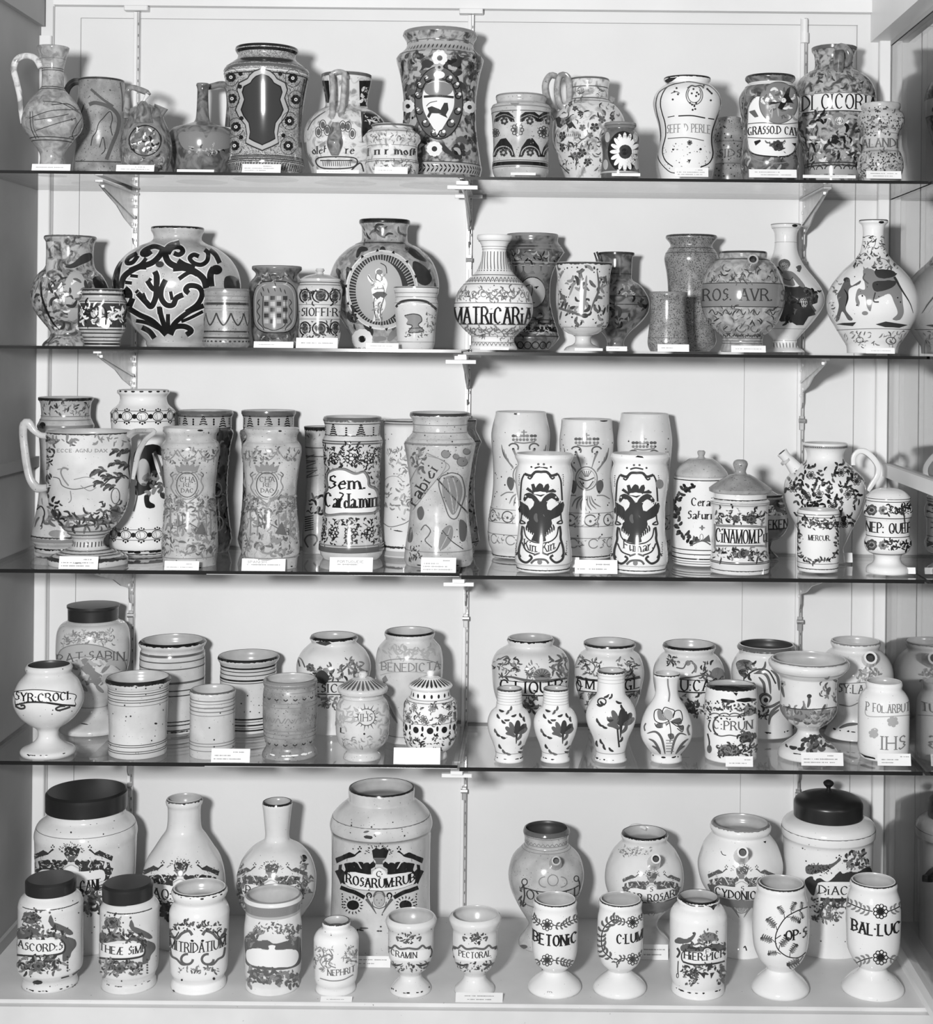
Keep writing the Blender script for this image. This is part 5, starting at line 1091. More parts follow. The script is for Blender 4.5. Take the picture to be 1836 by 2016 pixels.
p.rimband(7, 0, 2); p.fol(540, 430, 800, 500, 60, 30, (4,), .3, arc=0); p.L("495 520 560 500 670 495 780 505 850 530", 5, 3); p.L("500 590 560 575 670 570 800 580", 5, 4); p.text('BENEDICTA', 508, 840, 545, 48, 3, arch=8, thick=.14); p.text('1731', 615, 720, 640, 56, 4, thick=.12); p.poly("510 610 530 590 545 620 520 640", 3); p.L("520 700 560 740 590 800 630 860", 22, 4, 1); p.L("530 740 560 800 600 870", 14, 3, 1); p.ring(955, 4, 3)
p.done('albarello', 'tall pale jar with faint lettering BENEDICTA behind the dotted lidded jar', 'drug jar')
p = Jar('D2', 1372, '370,130 386,138 410,129 425,150 455,196 510,223 580,223 660,216 720,200 800,161 870,141 925,140', 3, by=945, g='W')
p.rimband(6, 0, 8); p.chips(395, 10, 8); p.L("1190 500 1240 480 1255 520 1290 530 1260 560 1220 600 1190 580", 6, 2); p.fol(1170, 490, 1300, 600, 50, 26, (2, 3, 1), .3, arc=0); p.fol(1340, 530, 1420, 610, 30, 26, (3, 2), .3, arc=0); p.fell(1440, 590, 50, 40, 3)
for i in range(9): a = pi+i*pi/8; p.L([(1440, 600), (1440+48*cos(a), 600+44*sin(a))], 4, 1)
p.fol(1490, 500, 1590, 600, 40, 34, (2, 3), .3, arc=0); p.L("1190 600 1260 600 1340 618 1440 625 1590 605", 16, 2, 1); p.up(); p.poly("1200 618 1330 630 1460 632 1585 610 1585 690 1460 706 1330 706 1200 690", 5); p.L("1200 618 1330 630 1460 632 1585 610", 4, 0); p.L("1200 690 1330 706 1460 708 1585 690", 8, 1); p.text('C:LIQUiR:', 1205, 1585, 662, 66, 0, thick=.17); p.fol(1330, 720, 1430, 800, 30, 30, (2, 1), .35, arc=0)
p.done('albarello', 'round-shouldered white jar lettered C:LIQUiR rear right behind two small vases', 'drug jar')
PQ = '398,150 414,153 440,140 470,175 520,196 580,204 660,190 740,170 820,140 900,120 935,120'
p = Jar('D2', 1832, PQ, 3, by=945, g='W', rim=0)
p.rimband(8, 0, 3); p.L("1650 530 1680 500 1720 510 1750 540 1730 580 1690 570", 7, 2); p.fol(1640, 490, 1780, 600, 50, 26, (2, 3, 1), .3, arc=0); p.fol(1880, 500, 1990, 600, 50, 28, (2, 3, 1), .3, arc=0); p.L("1640 600 1700 615 1780 622 1900 622 2010 600", 14, 1); p.up(); p.poly("1670 616 1760 625 1900 625 2015 606 2010 680 1900 690 1760 690 1660 680", 5); p.L("1670 616 1760 625 1900 625 2015 606", 4, 0); p.L("1660 680 1760 690 1900 690 2010 680", 6, 0); p.text('CM  ANGL', 1650, 2005, 650, 58, 0, thick=.16); p.ell(1655, 650, 14, 30, 7, 0); p.fol(1660, 700, 1740, 900, 30, 28, (2, 3), .35, arc=0); p.vine(715, 12, 1700, 2100, 60, 1, 4, 16, 7)
p.done('albarello', 'round-shouldered white jar lettered ANGL behind the tallest small floral vase', 'drug jar')
p = Jar('D3', 412, '408,148 426,156 455,142 475,165 520,195 580,208 660,200 740,180 820,152 900,142 935,140', 3, by=945, g='W', rim=0)
p.rimband(9, 0, 3); p.fol(290, 490, 350, 520, 24, 22, (1, 2), .35, arc=0); p.L("340 545 380 550 400 520 430 510 450 550 430 580", 8, 2); p.fell(408, 520, 16, 16, 3); p.L("430 515 455 540 450 575", 12, 3); p.fol(490, 520, 540, 600, 24, 26, (1, 2), .35, arc=0); p.fell(580, 585, 40, 40, 3); p.L("360 610 440 600 500 590 560 605", 9, 2)
p.up(); p.poly("345 612 440 620 540 622 618 612 616 680 520 688 420 688 345 682", 5); p.L("345 612 440 620 540 622 618 612", 5, 0); p.L("345 682 420 690 520 690 616 680", 8, 1); p.text('U:CASS', 368, 610, 650, 62, 0, thick=.17); p.flower(420, 780, 34, 1, 0, 7); p.fol(360, 710, 500, 830, 50, 26, (1, 2, 3), .35, arc=0); p.L("345 860 420 870", 4, 2)
p.done('albarello', 'white jar with small angel lettered U:CAS behind the pear-shaped vase', 'drug jar')
p = Jar('D3', 864, '409,160 426,172 455,160 475,174 520,198 570,204 640,196 720,176 800,160 880,155 925,157', 3, by=946, g='W', inner='IND')
p.rimband(22, 2, 4); p.poly("690 520 720 500 770 505 780 530 750 560 740 600 715 590 700 560", 2, 1); p.fol(690, 500, 785, 590, 20, 34, (1, 3), .4, arc=0); p.L("735 600 735 640", 6, 1); p.L("735 610 780 570 830 555 880 570 920 640", 9, 1); p.L("860 510 850 550 800 580", 16, 2, 1)
for s_ in ("790 580 850 580 880 620 890 700", "820 600 850 640 855 700", "890 560 930 600 940 680", "760 660 790 640 800 690", "950 760 900 800 880 840", "940 790 890 830 880 880", "850 780 900 770 950 740", "830 740 830 710 860 700 890 720 880 750"): p.L(s_, 17, 2, 1)
p.dot(862, 735, 14, 0); p.ell(862, 735, 30, 32, 6, 1, 90, 360); p.fol(820, 800, 860, 860, 14, 30, (0, 1), .35, arc=0); p.chips(925, 12, 8)
p.done('albarello', 'white jar with sweeping leaf scrolls and tulip, dark lip, left of the urn', 'drug jar')
p = Jar('D3', 1382, '388,140 406,147 435,136 455,161 500,201 560,222 640,222 700,196 760,151 815,111 850,120 890,156 930,180', 3, by=952, g='W')
p.rimband(5, 3, 6); p.tube('spout', "1472 488 -.085 1465 500 -.07 1455 515 -.04", "38 42 52", 'W', dy='3', hollow=1); p.fol(1400, 560, 1520, 620, 60, 26, (3, 4), .35, arc=0); p.L("1290 640 1400 635 1500 625", 5, 3); p.text('SY:LA', 1290, 1430, 672, 48, 2, thick=.16); p.L("1290 900 1340 880 1400 875", 20, 2, 1); p.chips(925, 8, 8); p.L("1290 760 1350 770 1400 750", 6, 3)
p.done('spouted_jar', 'round white jar with broken dark spout hole behind the plain IHS jar', 'drug jar')
# front row
p = Jar('D1', 282, '528,130 546,141 570,132 590,146 630,181 700,208 760,204 820,170 860,126 888,82! 910,63 950,60 980,76 1010,112 1035,157 1055,165 1072,160', 3, by=1094, g='W', inner='IND')
BN = "80 690 130 680 200 675 280 680 350 690 440 705 435 740 440 765 400 768 350 758 250 745 160 745 95 762 88 730"
p.poly(BN, 5); p.L(BN, 5, 1, closed=True); p.L("88 765 160 748 250 748 350 762 440 768", 11, 0); p.L("90 770 120 785 145 780 140 765 120 768", 11, 1); p.L("380 770 350 772 325 785 340 795 380 785 410 775", 11, 1); p.text('SYR:CROCI.', 94, 412, 720, 46, 0, arch=4, thick=.21, thin=.05); p.specks(12, 560, 860, 3, 1); p.chips(1060, 8, 6)
p.done('footed_jar', 'white globular pedestal jar lettered SYR:CROCI on a banner', 'drug jar')
p = Jar('D1', 804, '598,184 612,192 630,188 650,178 680,178 760,175 860,172 960,171 1040,171 1060,168', 3, by=1084, g='W2', rim=0)
p.rimband(16, 0, 5); p.ring('702 715 738 752', 5, 2); p.ring('772', 4, 3); p.ring('1000 1012 1038 1050', 5, 2); p.ring('688', 4, 3); p.dot(908, 872, 9, 0, 6); p.specks(20, 640, 1040, 4, 1)
p.done('striped_pot', 'front open pot with dark lip and thin ring lines, second pot from left', 'pot')
p = Jar('D1', 1238, '670,129 685,137 705,132 730,132 850,132 1000,134 1052,132', 3, by=1084, g='W2', rim=2)
p.rimband(5, 2, 3); p.ring('745 785 808', 7, 3); p.ring('762 830', 4, 3); p.ring('992 1008 1035', 5, 3); p.L("1190 785 1300 782", 9, 3); p.specks(10, 740, 1040, 4, 1)
p.done('striped_pot', 'smallest ring-striped pot at the front between two larger pots', 'pot')
p = Jar('D1', 1690, '607,148 622,158 650,151 680,156 750,158 850,157 940,150 990,136! 1010,141 1040,158 1060,161', 3, by=1094, g='G2', inner='IN', rim=2)
p.rimband(30, 3, 6); p.ring('700 760 785', 4, 3); p.row(738, 1440, 1950, 56, lambda x, y: p.L([(x-12, y-5), (x, y+4), (x+12, y-5)], 7, 1)); p.ring('920 940 965', 5, 3); p.row(1000, 1440, 1950, 56, lambda x, y: p.L([(x-12, y-5), (x, y+4), (x+12, y-5)], 7, 1)); p.row(860, 1450, 1950, 60, lambda x, y: p.L([(x-30, y+14), (x-10, y-14), (x+10, y+12), (x+30, y-14)], 6, 3)); p.chips(1062, 20, 9, 5)
p.done('striped_pot', 'grey weathered pot with dotted rings and chipped foot', 'pot')
p = Jar('D2', 394, '688,116 710,118 740,141 780,153 850,156 930,152 980,136 1018,100 1035,90! 1055,106 1075,110', 3, by=1098, g='W2', open=False)
p.lid('606,50 630,95 655,142 664,147! 684,142 692,125', knob='570,18 582,28 592,26 600,22 608,45', g='W2', paint=(612, 40, 652, 140, 26, 2)); p.ring('725 745', 3, 4)
p.ell(418, 835, 50, 48, 5, 2)
for i in range(18): a = i*2*pi/18; p.L([(418+52*cos(a), 835+50*sin(a)), (418+(82 if i % 2 else 68)*cos(a), 835+(80 if i % 2 else 64)*sin(a))], 7, 2, 2)
p.text('IHS', 385, 450, 838, 42, 2, thick=.12); p.L("418 800 418 818", 4, 2); p.text('L·', 272, 308, 922, 28, 0, thick=.25); p.dot(405, 932, 6, 0); p.fol(250, 770, 350, 900, 34, 40, (4,), .2, arc=0); p.fol(260, 960, 540, 1000, 50, 26, (4, 3), .2); p.fol(480, 760, 550, 940, 24, 36, (4,), .25, arc=0)
p.done('covered_jar', 'small pale lidded jar with IHS sun emblem', 'covered jar')
p = Jar('D2', 789, '663,108 690,112 712,118 740,148 780,154 880,156 940,153 990,136 1015,116 1030,86! 1055,100 1072,102', 3, by=1094, g='L', open=False)
p.lid('598,45 620,85 642,124 650,129! 660,124 668,110', knob='560,16 572,24 582,22 590,18 600,40', g='L', paint=(606, 40, 640, 120, 26, 1)); p.ring('668', 4, 0)
p.arc = True
for i in range(17): p.dot(460+i*42, 718, 7, 0, 13)
for i in range(9): x = 445+i*86; p.dot(x, 915, 19, 0, 19); p.dot(x+42, 905, 7, 0, 16); p.leaf(x+38, 930, 60, 24, 10, 0); p.leaf(x+46, 930, 120, 24, 10, 0)
for i in range(7): p.ringflower(420+i*110, 850, 24, 2, 4, 7); p.ringflower(470+i*110, 785, 22, 3, 4, 7)
p.arc = False; p.ring('745 762 880', 3, 2); p.fol(560, 765, 1010, 880, 120, 24, (2, 1, 3), .3); p.fol(560, 945, 1000, 1015, 90, 22, (1, 2, 0), .35); p.chips(1060, 8, 6)
p.done('covered_jar', 'small white lidded jar with a row of black dots round its belly', 'covered jar')
def blueflower(p, x, y, k):
    for a, b, l, w in ((-75, 0, 80, 34), (-105, -10, 70, 28), (-50, 12, 74, 30), (-130, -20, 50, 26), (-35, 24, 60, 24)): p.leaf(x+b*k, y, a, l*k, w*k, 1 if l > 72 else 2, .08)
    p.L([(x+10*k, y+60*k), (x+12*k, y), (x+4*k, y-20*k)], 20*k, 1, 3); p.leaf(x+5*k, y+20*k, -160, 60*k, 24*k, 2); p.leaf(x+10*k, y+40*k, -60, 60*k, 16*k, 2)
VP = '666,72 700,73 740,74 775,79! 800,106 840,124 880,127 930,116 980,96 1020,82 1048,78 1080,86'
for c, lab in ((1250, 'small floral vase with brushed petals, left of the matching pair'), (1520, 'small floral vase with brushed petals, right of the matching pair')):
    p = Jar('D2', c, VP, 3, by=1106, g='L', rim=1); p.rimband(4, 0, 3); p.ring('700 716 732 748 765', 2.5, 4); blueflower(p, c+30, 930, 1)
    for q in ((-70, 815, 60), (-45, 850, 40), (-60, 790, 20), (-20, 820, -60), (-30, 850, 0), (0, 800, -70), (10, 830, -20), (-85, 900, 60), (-75, 925, 40), (-50, 945, 20), (-60, 990, 60), (-40, 1020, 50), (-20, 1040, 20), (50, 1000, -60), (60, 1020, -40), (50, 1035, 0), (85, 830, 80), (95, 870, 80), (60, 810, 60)): p.leaf(c+q[0], q[1], q[2], 34, 14, 1 if q[1] % 4 else 2)
    p.ring('1050', 3, 3); p.chips(1082, 8, 7); p.done('vase', lab, 'vase')
p = Jar('D2', 1842, '562,80 580,79 660,80! 700,86 730,111 780,138 830,146 880,136 950,106 1010,91 1048,85 1088,96', 3, by=1106, g='L', rim=1)
p.rimband(5, 0, 5); p.ring('600 620 640', 2.5, 4); blueflower(p, 1885, 880, 1.25)
for x, y, a in ((1780, 740, 40), (1800, 720, -30), (1760, 760, 10), (1830, 730, -60), (1770, 860, 50), (1790, 880, 30), (1760, 840, 60), (1820, 850, 0), (1780, 960, 60), (1800, 990, 70), (1760, 970, 80), (1830, 1010, 40), (1890, 980, -60), (1900, 760, 60), (1930, 800, 70), (1870, 740, 20)): p.leaf(x, y, a, 38, 14, 1)
p.ell(1790, 745, 24, 20, 8, 1); p.L("1880 900 1885 960 1890 1010", 10, 1); p.ring('1050', 3, 3); p.chips(1088, 8, 7)
p.done('vase', 'taller floral vase with ringed neck, right of the matching small pair', 'vase')
p = Jar('D3', 283, '578,74 591,79 610,72 650,66 700,68 740,86 790,119 850,143 910,152 960,144 1010,116 1045,89! 1070,90 1092,93', 3, by=1108, g='L')
p.rimband(5, 1, 5); p.chips(590, 6, 7)
for s_ in ("300 860 250 870 215 850 215 800 245 790 270 820", "300 860 260 820 270 780 300 785 330 800 320 840", "305 860 350 870 375 850 365 800 335 800 320 830", "300 865 270 890 230 895 215 870", "310 865 350 890 380 885 375 920 345 900"): p.L(s_, 5, 0)
p.poly("230 800 250 795 285 850 240 850", 3, 1); p.poly("260 830 280 790 310 800 320 830 300 855", 4, 1); p.poly("335 845 365 840 372 870 350 880 310 862", 2, 1); p.poly("230 870 290 870 260 895 225 890", 2, 1); p.poly("345 880 380 890 370 915", 2, 1); p.up(); p.L("300 865 308 920 303 980", 5, 1); p.poly("290 935 320 930 328 955 305 965", 2, 1)
for s_ in ("170 930 220 920 255 960 275 1050", "180 960 215 980 250 1040", "200 1000 230 1020 250 1050", "400 940 360 930 330 970 310 1050", "410 960 375 990 340 1040", "390 1000 360 1020 335 1050"): p.L(s_, 14, 2, 1)
for i in range(5): p.L([(280, 970+i*16), (325, 970+i*16)], 5, 3)
p.L("165 870 155 890 160 915", 8, 2); p.L("415 880 405 905 415 940", 12, 2); p.L("290 610 292 650 300 700 295 745", 9, 3); p.chips(1070, 8, 8)
p.done('vase', 'white pear-shaped vase with single large blossom, front of right pane', 'vase')
p = Jar('D3', 658, '646,141 661,147 690,149 740,155 850,156 1000,155 1050,150 1082,150', 3, by=1106, g='L', rim=0)
p.rimband(6, 0, 5); p.poly("600 728 640 732 680 738 675 752 630 752 605 742", 0, 1); p.poly("690 735 740 722 800 725 800 740 750 748 700 745", 0, 1); p.poly("670 690 700 692 690 712", 0); p.poly("645 640 700 645 690 668 670 668", 0)
for x in (545, 600, 660, 720): p.ell(x+20, 850-24, 30, 14, 7, 2, 180, 360)
p.L("560 840 590 828 640 830 690 828 730 822", 6, 2); p.L("560 930 600 945 650 940 700 945 740 925", 7, 2); p.ell(590, 885, 34, 52, 9, 1, 100, 260); p.L("540 850 530 890 545 920", 7, 1); p.text('C:PRUN', 560, 780, 885, 50, 2, thick=.17); p.poly("735 780 760 760 790 775 790 815 760 828 735 815", 3, 1); p.fol(735, 765, 795, 825, 16, 20, (1, 2), .4, arc=0)
p.fell(645, 1025, 62, 34, 3); p.fol(590, 995, 705, 1060, 60, 22, (2, 1), .4, arc=0); p.L("525 930 535 980 530 1030", 8, 1); p.dot(535, 1020, 14, 2, 24); p.flower(748, 950, 34, 2, 1, 8); p.fol(710, 920, 800, 1060, 60, 26, (1, 2), .35, arc=0); p.specks(60, 750, 850, 5, 1); p.fol(540, 760, 730, 800, 26, 20, (2, 1), .5, arc=0); p.fol(510, 740, 545, 850, 16, 16, (1,), .5, arc=0)
p.done('ointment_jar', 'broken-rimmed cylindrical jar lettered C:PRUN', 'drug jar')
p = Jar('D3', 1110, '493,216 510,236 535,233 565,208 592,172! 640,164 720,165 780,166 820,151 860,116 885,81 905,62! 930,68 960,96 1000,146 1032,173 1064,177', 3, by=1104, g='W', wall=11)
p.rimband(5, 3, 3); p.ring('602', 4, 4); p.ring(830, 70, 3); p.fol(940, 790, 1290, 870, 70, 40, (2, 3, 4), .35); p.L("965 770 1020 785 1110 790 1200 785 1270 775", 6, 1); p.L("1110 710 1115 740 1105 780", 18, 2, 1); p.dot(1115, 712, 14, 1, 12); p.L("1080 740 1090 780", 10, 3); p.fol(1190, 600, 1270, 740, 16, 34, (2, 3), .3, arc=0); p.L("945 620 960 680 970 720", 16, 2, 1); p.flower(960, 640, 20, 4, 1)
p.flower(1140, 1005, 44, 3, 2, 6); p.fol(1080, 950, 1210, 1030, 24, 32, (2, 1), .5, arc=0); p.leaf(1000, 1005, 10, 46, 22, 1); p.leaf(1045, 1020, -10, 46, 22, 1); p.leaf(1230, 1000, 10, 40, 24, 2); p.leaf(980, 990, 60, 24, 12, 1); p.leaf(1095, 965, -30, 40, 18, 1); p.chips(1060, 8, 7)
p.done('footed_urn', 'wide-rimmed white footed urn with small figure scene and flower on foot', 'urn')
p = Jar('D3', 1548, '626,105 641,110 665,105 690,126 720,144 760,150 860,151 1000,151 1040,148 1056,141! 1078,138', 3, by=1098, g='L')
p.L("1445 770 1450 825 1550 832 1700 822", 5, 4); p.text('P FOL.ARBUT', 1448, 1695, 785, 48, 3, thick=.14); p.text('IHS', 1540, 1670, 985, 76, 3, thick=.13); p.text('C', 1480, 1520, 930, 50, 4); p.flower(1600, 860, 34, 4, 4, 6); p.flower(1490, 930, 30, 4, 4, 6); p.poly("1410 1040 1440 1055 1500 1070 1500 1080 1440 1068", 0)
p.done('ointment_jar', 'nearly plain white jar with faint IHS, front right end of lowest glass shelf', 'drug jar')
# ================= case floor, back row
p = Jar('E1', 500, '268,232 300,234 320,256 350,287 400,304 440,301! 500,299 650,293 800,281 950,271 1050,266 1110,262', 4, by=1136, g='W', open=False)
p.lid('160,228 172,240! 185,241 268,240', g='TIN', name='tin_lid'); p.ring('448', 3, 2); delft(p, 415, 680, 245, 1, 2, garl=0); p.text('CANL', 470, 590, 722, 66, 0, thick=.17); p.fol(500, 760, 590, 880, 60, 34, (1, 2), .4, arc=0); p.specks(40, 300, 1000, 4, 1); p.text('Boat', 385, 422, 494, 12, 1, thick=.2)
p.done('covered_jar', 'largest white jar with wide black metal lid, back left corner of the case floor', 'covered jar')
p = Jar('E1', 1070, '210,100 226,109 243,105 262,97 330,96 390,104 430,131 500,176 560,214 640,238 720,246 800,244 900,236 1000,212 1060,190 1085,180', 4, by=1106, g='W')
p.rimband(5, 2, 3); p.chips(250, 6, 6); delft(p, 1050, 760, 230, 1, 2, garl=0); p.text('AQ: VIOLA', 900, 1240, 772, 56, 1, thick=.16); p.fol(930, 830, 1000, 900, 30, 34, (1,), .4, arc=0)
p.done('bottle', 'tall white wide-necked bottle behind the open middle jar, left half of floor', 'bottle')
p = Jar('E1', 1612, '230,84 245,89 270,85 350,76 420,70 450,75! 465,96 500,151 560,201 640,229 700,233 780,223 860,181 930,130 1000,96 1085,92', 4, by=1098, g='W', rim=0)
p.rimband(6, 0, 3); delft(p, 1580, 760, 215, 2, 3, garl=0); p.text('P. SAMBUC', 1440, 1740, 760, 46, 1, thick=.15); p.L("1760 545 1775 560 1765 585", 22, 0, 1); p.fol(1740, 560, 1810, 800, 40, 28, (2, 3), .3, arc=0); p.fol(1400, 600, 1440, 850, 30, 28, (2, 3), .3, arc=0)
p.done('bottle', 'white round-bodied bottle with slim cylindrical neck on the case floor', 'bottle')
p = Jar('E2', 443, '146,188 160,193 215,191! 235,217 270,257 310,287 350,299 378,296! 400,290 600,286 800,287 900,290 1000,286 1062,276', 4, by=1138, g='W2', rim=0)
p.rimband(5, 0, 2); p.ring('392', 3, 2, 3); p.poly("345 430 390 432 390 450 350 446", 1, 1); p.L("340 412 375 404", 12, 2, 1); delft(p, 433, 699, 258, 0, 2, tb=5, busy=0); p.text('C', 418, 448, 653, 34, 0, px=True); p.text('ROSARUM:RUB', 250, 632, 706, 52, 0, arch=-9, thick=.19, thin=.06); p.chips(985, 5, 8, 0, -140, 60); p.specks(50, 200, 1000, 4, 1); p.dot(345, 968, 26, 2, 5)
p.done('storage_jar', 'very large open white jar lettered ROSARUM:RUB with black peacocks, centre of the floor', 'drug jar')
p = Jar('E2', 1405, '383,128 401,136 430,129 475,126! 500,151 550,196 620,218 680,219 750,201 830,161 900,121 950,100 1000,121 1050,156 1078,158', 4, by=1118, g='W3', inner='IND', rim=2)
p.rimband(22, 2, 2); p.ring('455 500', 4, 3); p.row(490, 1230, 1600, 26, lambda x, y: p.L([(x-12, y+6), (x, y-8), (x+12, y+6)], 4, 3)); p.ring('522 540', 3, 3)
p.tube('spout', "1464 576 -.105 1462 585 -.085 1460 600 -.04", "26 34 44", 'W3', dy='3', hollow=1)
p.ell(1400, 700, 36, 30, 6, 3, 90, 270); p.ell(1490, 700, 36, 30, 6, 3, -90, 90); p.ell(1445, 690, 30, 32, 5, 3); p.poly("1285 735 1360 755 1450 760 1530 750 1595 720 1595 790 1530 815 1400 825 1285 822", 4); p.L("1285 735 1360 755 1450 760 1530 750 1595 720", 6, 1); p.L("1275 720 1280 780 1270 840 1290 825", 9, 1); p.ell(1280, 700, 16, 18, 6, 1); p.L("1590 680 1600 720 1590 780", 8, 1); p.ell(1580, 680, 14, 16, 6, 1); p.text('OXYMEL', 1296, 1600, 786, 52, 1, arch=-6, thick=.16); p.fol(1250, 720, 1290, 840, 16, 26, (1, 2), .3, arc=0); p.L("1290 830 1350 850 1420 850", 6, 3); p.dot(1272, 1078, 26, 2, 12)
p.done('spouted_jar', 'grey globular pedestal jar with dark lip and round spout, lettered OXY', 'drug jar')
p = Jar('E3', 152, '410,131 426,139 455,131 480,151 520,186 580,216 640,229 700,229 760,211 820,171 870,121 920,86 970,80 1020,121 1060,150 1100,156', 4, by=1138, g='W', rim=0)
p.rimband(5, 0, 5); p.fol(10, 500, 190, 545, 60, 16, (3, 4), .4, arc=0); p.tube('spout', "221 565 -.115 214 580 -.09 205 600 -.04", "28 36 46", 'W', dy='3', hollow=1); p.tube('handle', "60 400 .04 85 378 .05 125 374 .05 165 392 .04", "14 15 14 10", 'W', dy='3'); delft(p, 195, 772, 170, 2, 3, garl=0); p.text('S', 187, 203, 742, 26, 0, px=True); p.text('SAR ROSAR', 60, 325, 790, 40, 1, arch=-10, thick=.18); p.ring(846, 60, 3, 8, 75); p.chips(440, 8, 6)
p.done('spouted_jar', 'white globular spouted jar lettered ROSAR with rear handle, on the floor', 'drug jar')
p = Jar('E3', 711, '350,165 372,179 395,173 410,161 430,179 480,216 560,244 620,247 700,226 770,181 830,131 880,97 930,92 990,116 1050,150 1112,166', 4, by=1152, g='L', rim=3)
p.rimband(6, 3, 5); p.tube('spout', "727 527 -.125 722 540 -.095 715 562 -.05", "32 40 52", 'L', dy='3', hollow=1); p.poly("845 465 862 460 858 475", 0); p.L("600 520 610 540 630 545", 4, 0); delft(p, 720, 762, 200, 2, 3, garl=0); p.text('S', 716, 734, 737, 28, 0, px=True); p.text('CYDONIOR', 575, 835, 774, 44, 0, arch=-6, thick=.18); p.ring(820, 40, 3, 10, 70); p.L("732 1085 740 1075 748 1100", 6, 0)
p.done('spouted_jar', 'white globular wide-rimmed spouted jar lettered CYDONIOR', 'drug jar')
p = Jar('E3', 1222, '312,206 328,240 348,265 382,275 420,273! 445,263 600,259 800,256 1000,251 1095,246', 4, by=1152, g='L', open=False)
p.lid('170,48 185,110 198,160 215,192 232,203! 250,204 318,203', g='TIN', knob='106,14 114,27 124,32 136,26 148,13 160,12 170,24', name='tin_lid'); p.ring('458', 3, 2, 3)
p.poly("1095 610 1130 600 1180 600 1240 595 1275 575 1290 555 1300 570 1280 590 1240 620 1190 640 1140 655 1100 650", 2, 1); p.fol(1100, 600, 1240, 650, 60, 12, (0, 1), .5, arc=0); p.fol(1330, 530, 1450, 620, 70, 26, (2, 3, 1), .4, arc=0); p.dot(1290, 545, 5, 1); p.dot(1300, 552, 4, 1)
p.poly("1090 690 1130 665 1150 690 1180 660 1230 690 1290 640 1310 650 1350 640 1400 640 1460 610 1480 650 1470 700 1200 700 1160 720 1140 780 1105 740", 1, 1); p.up(); p.L("1140 680 1180 670 1220 690 1260 660", 14, 5); p.poly("1165 725 1200 712 1350 710 1480 700 1480 790 1350 795 1190 790 1160 770", 5, 1); p.text('DiACYD', 1175, 1440, 748, 48, 1, thick=.18); p.L("1180 800 1250 805 1350 802 1400 790", 20, 1); p.fol(1190, 810, 1330, 850, 40, 30, (1, 2), .4, arc=0); p.fol(1170, 860, 1290, 930, 60, 24, (2, 3), .4, arc=0); p.fol(1140, 770, 1165, 930, 24, 20, (1, 2), .4, arc=0); p.specks(20, 460, 1100, 4, 1)
p.done('covered_jar', 'largest right-hand white jar with domed black knobbed lid lettered DiAC', 'covered jar')
# floor front row
p = Jar('E1', 294, '745,145 760,156 785,181 820,193 850,193 1000,193 1180,194 1220,186 1260,165 1290,160! 1315,166 1332,168', 4, by=1376, g='W', open=False)
p.lid('672,138 684,151! 695,152 748,150', g='TIN', name='tin_lid'); p.ring('862', 4, 1, 3, 60)
def delft2(p, c, y0, txt, x0, x1, k=1.0):
    """three-quarter view of the peacock banner label"""
    X = lambda v: c+v*k
    p.fell(X(-115), y0+40*k, 50*k, 36*k, 2); p.fol(X(-165), y0, X(-60), y0+80*k, 50, 20*k, (1, 2, 3), .5, arc=0)
    p.poly([(X(a), y0+b*k) for a, b in ((-10, 40), (10, 60), (50, 75), (110, 105), (130, 130), (110, 140), (60, 120), (20, 100), (-5, 75))], 2, 1); p.poly([(X(a), y0+b*k) for a, b in ((-14, 60), (-8, 30), (2, 20), (14, 45), (20, 70), (5, 80))], 2); p.dot(X(-5), y0+8*k, 7*k, 2)
    p.poly([(X(a), y0+b*k) for a, b in ((-190, 100), (-150, 110), (-120, 90), (-80, 110), (-60, 130), (-20, 140), (0, 120), (60, 140), (100, 150), (140, 165), (148, 200), (120, 240), (110, 270), (70, 290), (60, 170), (-50, 150), (-190, 160))], 2, 1); p.fol(X(-180), y0+90*k, X(80), y0+160*k, 60, 30*k, (2, 1, 3), .4, arc=0); p.up()
    p.poly([(X(a), y0+b*k) for a, b in ((-195, 168), (-60, 168), (40, 165), (72, 185), (78, 215), (60, 240), (0, 248), (-100, 252), (-195, 245))], 5, 1); p.L([(X(-195), y0+255*k), (X(-100), y0+262*k), (X(0), y0+258*k), (X(70), y0+240*k), (X(82), y0+200*k), (X(60), y0+165*k)], 12*k, 1); p.text(txt, x0, x1, y0+210*k, 44*k, 1, thick=.18)
    p.fol(X(-185), y0+275*k, X(60), y0+350*k, 110, 30*k, (2, 1, 3), .4, arc=0); p.flower(X(-70), y0+320*k, 30*k, 2, 1, 6); 
    for i in range(7): p.dot(X(96), y0+(250+i*16)*k, 6*k, 1 if i % 2 else 2)
    p.up()
delft2(p, 295, 870, 'DiASCORD:S', 60, 362); p.fell(220, 1282, 28, 13, 0); p.poly("430 1300 480 1270 470 1290 440 1320 425 1320", 0); p.L("355 1258 400 1245", 7, 0); p.L("420 1240 480 1205", 7, 0); p.specks(30, 780, 1320, 4, 1); p.chips(1335, 14, 6)
p.done('covered_jar', 'black-lidded white jar lettered ASCORD:S, front left corner of the floor', 'covered jar')
p = Jar('E1', 754, '788,146 802,151 830,171 860,175 1000,174 1180,172 1222,161 1252,152! 1272,159 1302,163', 4, by=1362, g='W', open=False)
p.lid('698,136 710,150! 720,151 790,149', g='TIN', name='tin_lid', dx=-12); p.ring('885', 5, 1, 3, 50); delft2(p, 765, 900, 'THEÆ SiMP', 585, 850, .95); p.chips(1310, 16, 5); p.specks(24, 830, 1300, 4, 1)
p.done('covered_jar', 'black-lidded white jar lettered THEÆ SiMP, second in the front row', 'covered jar')
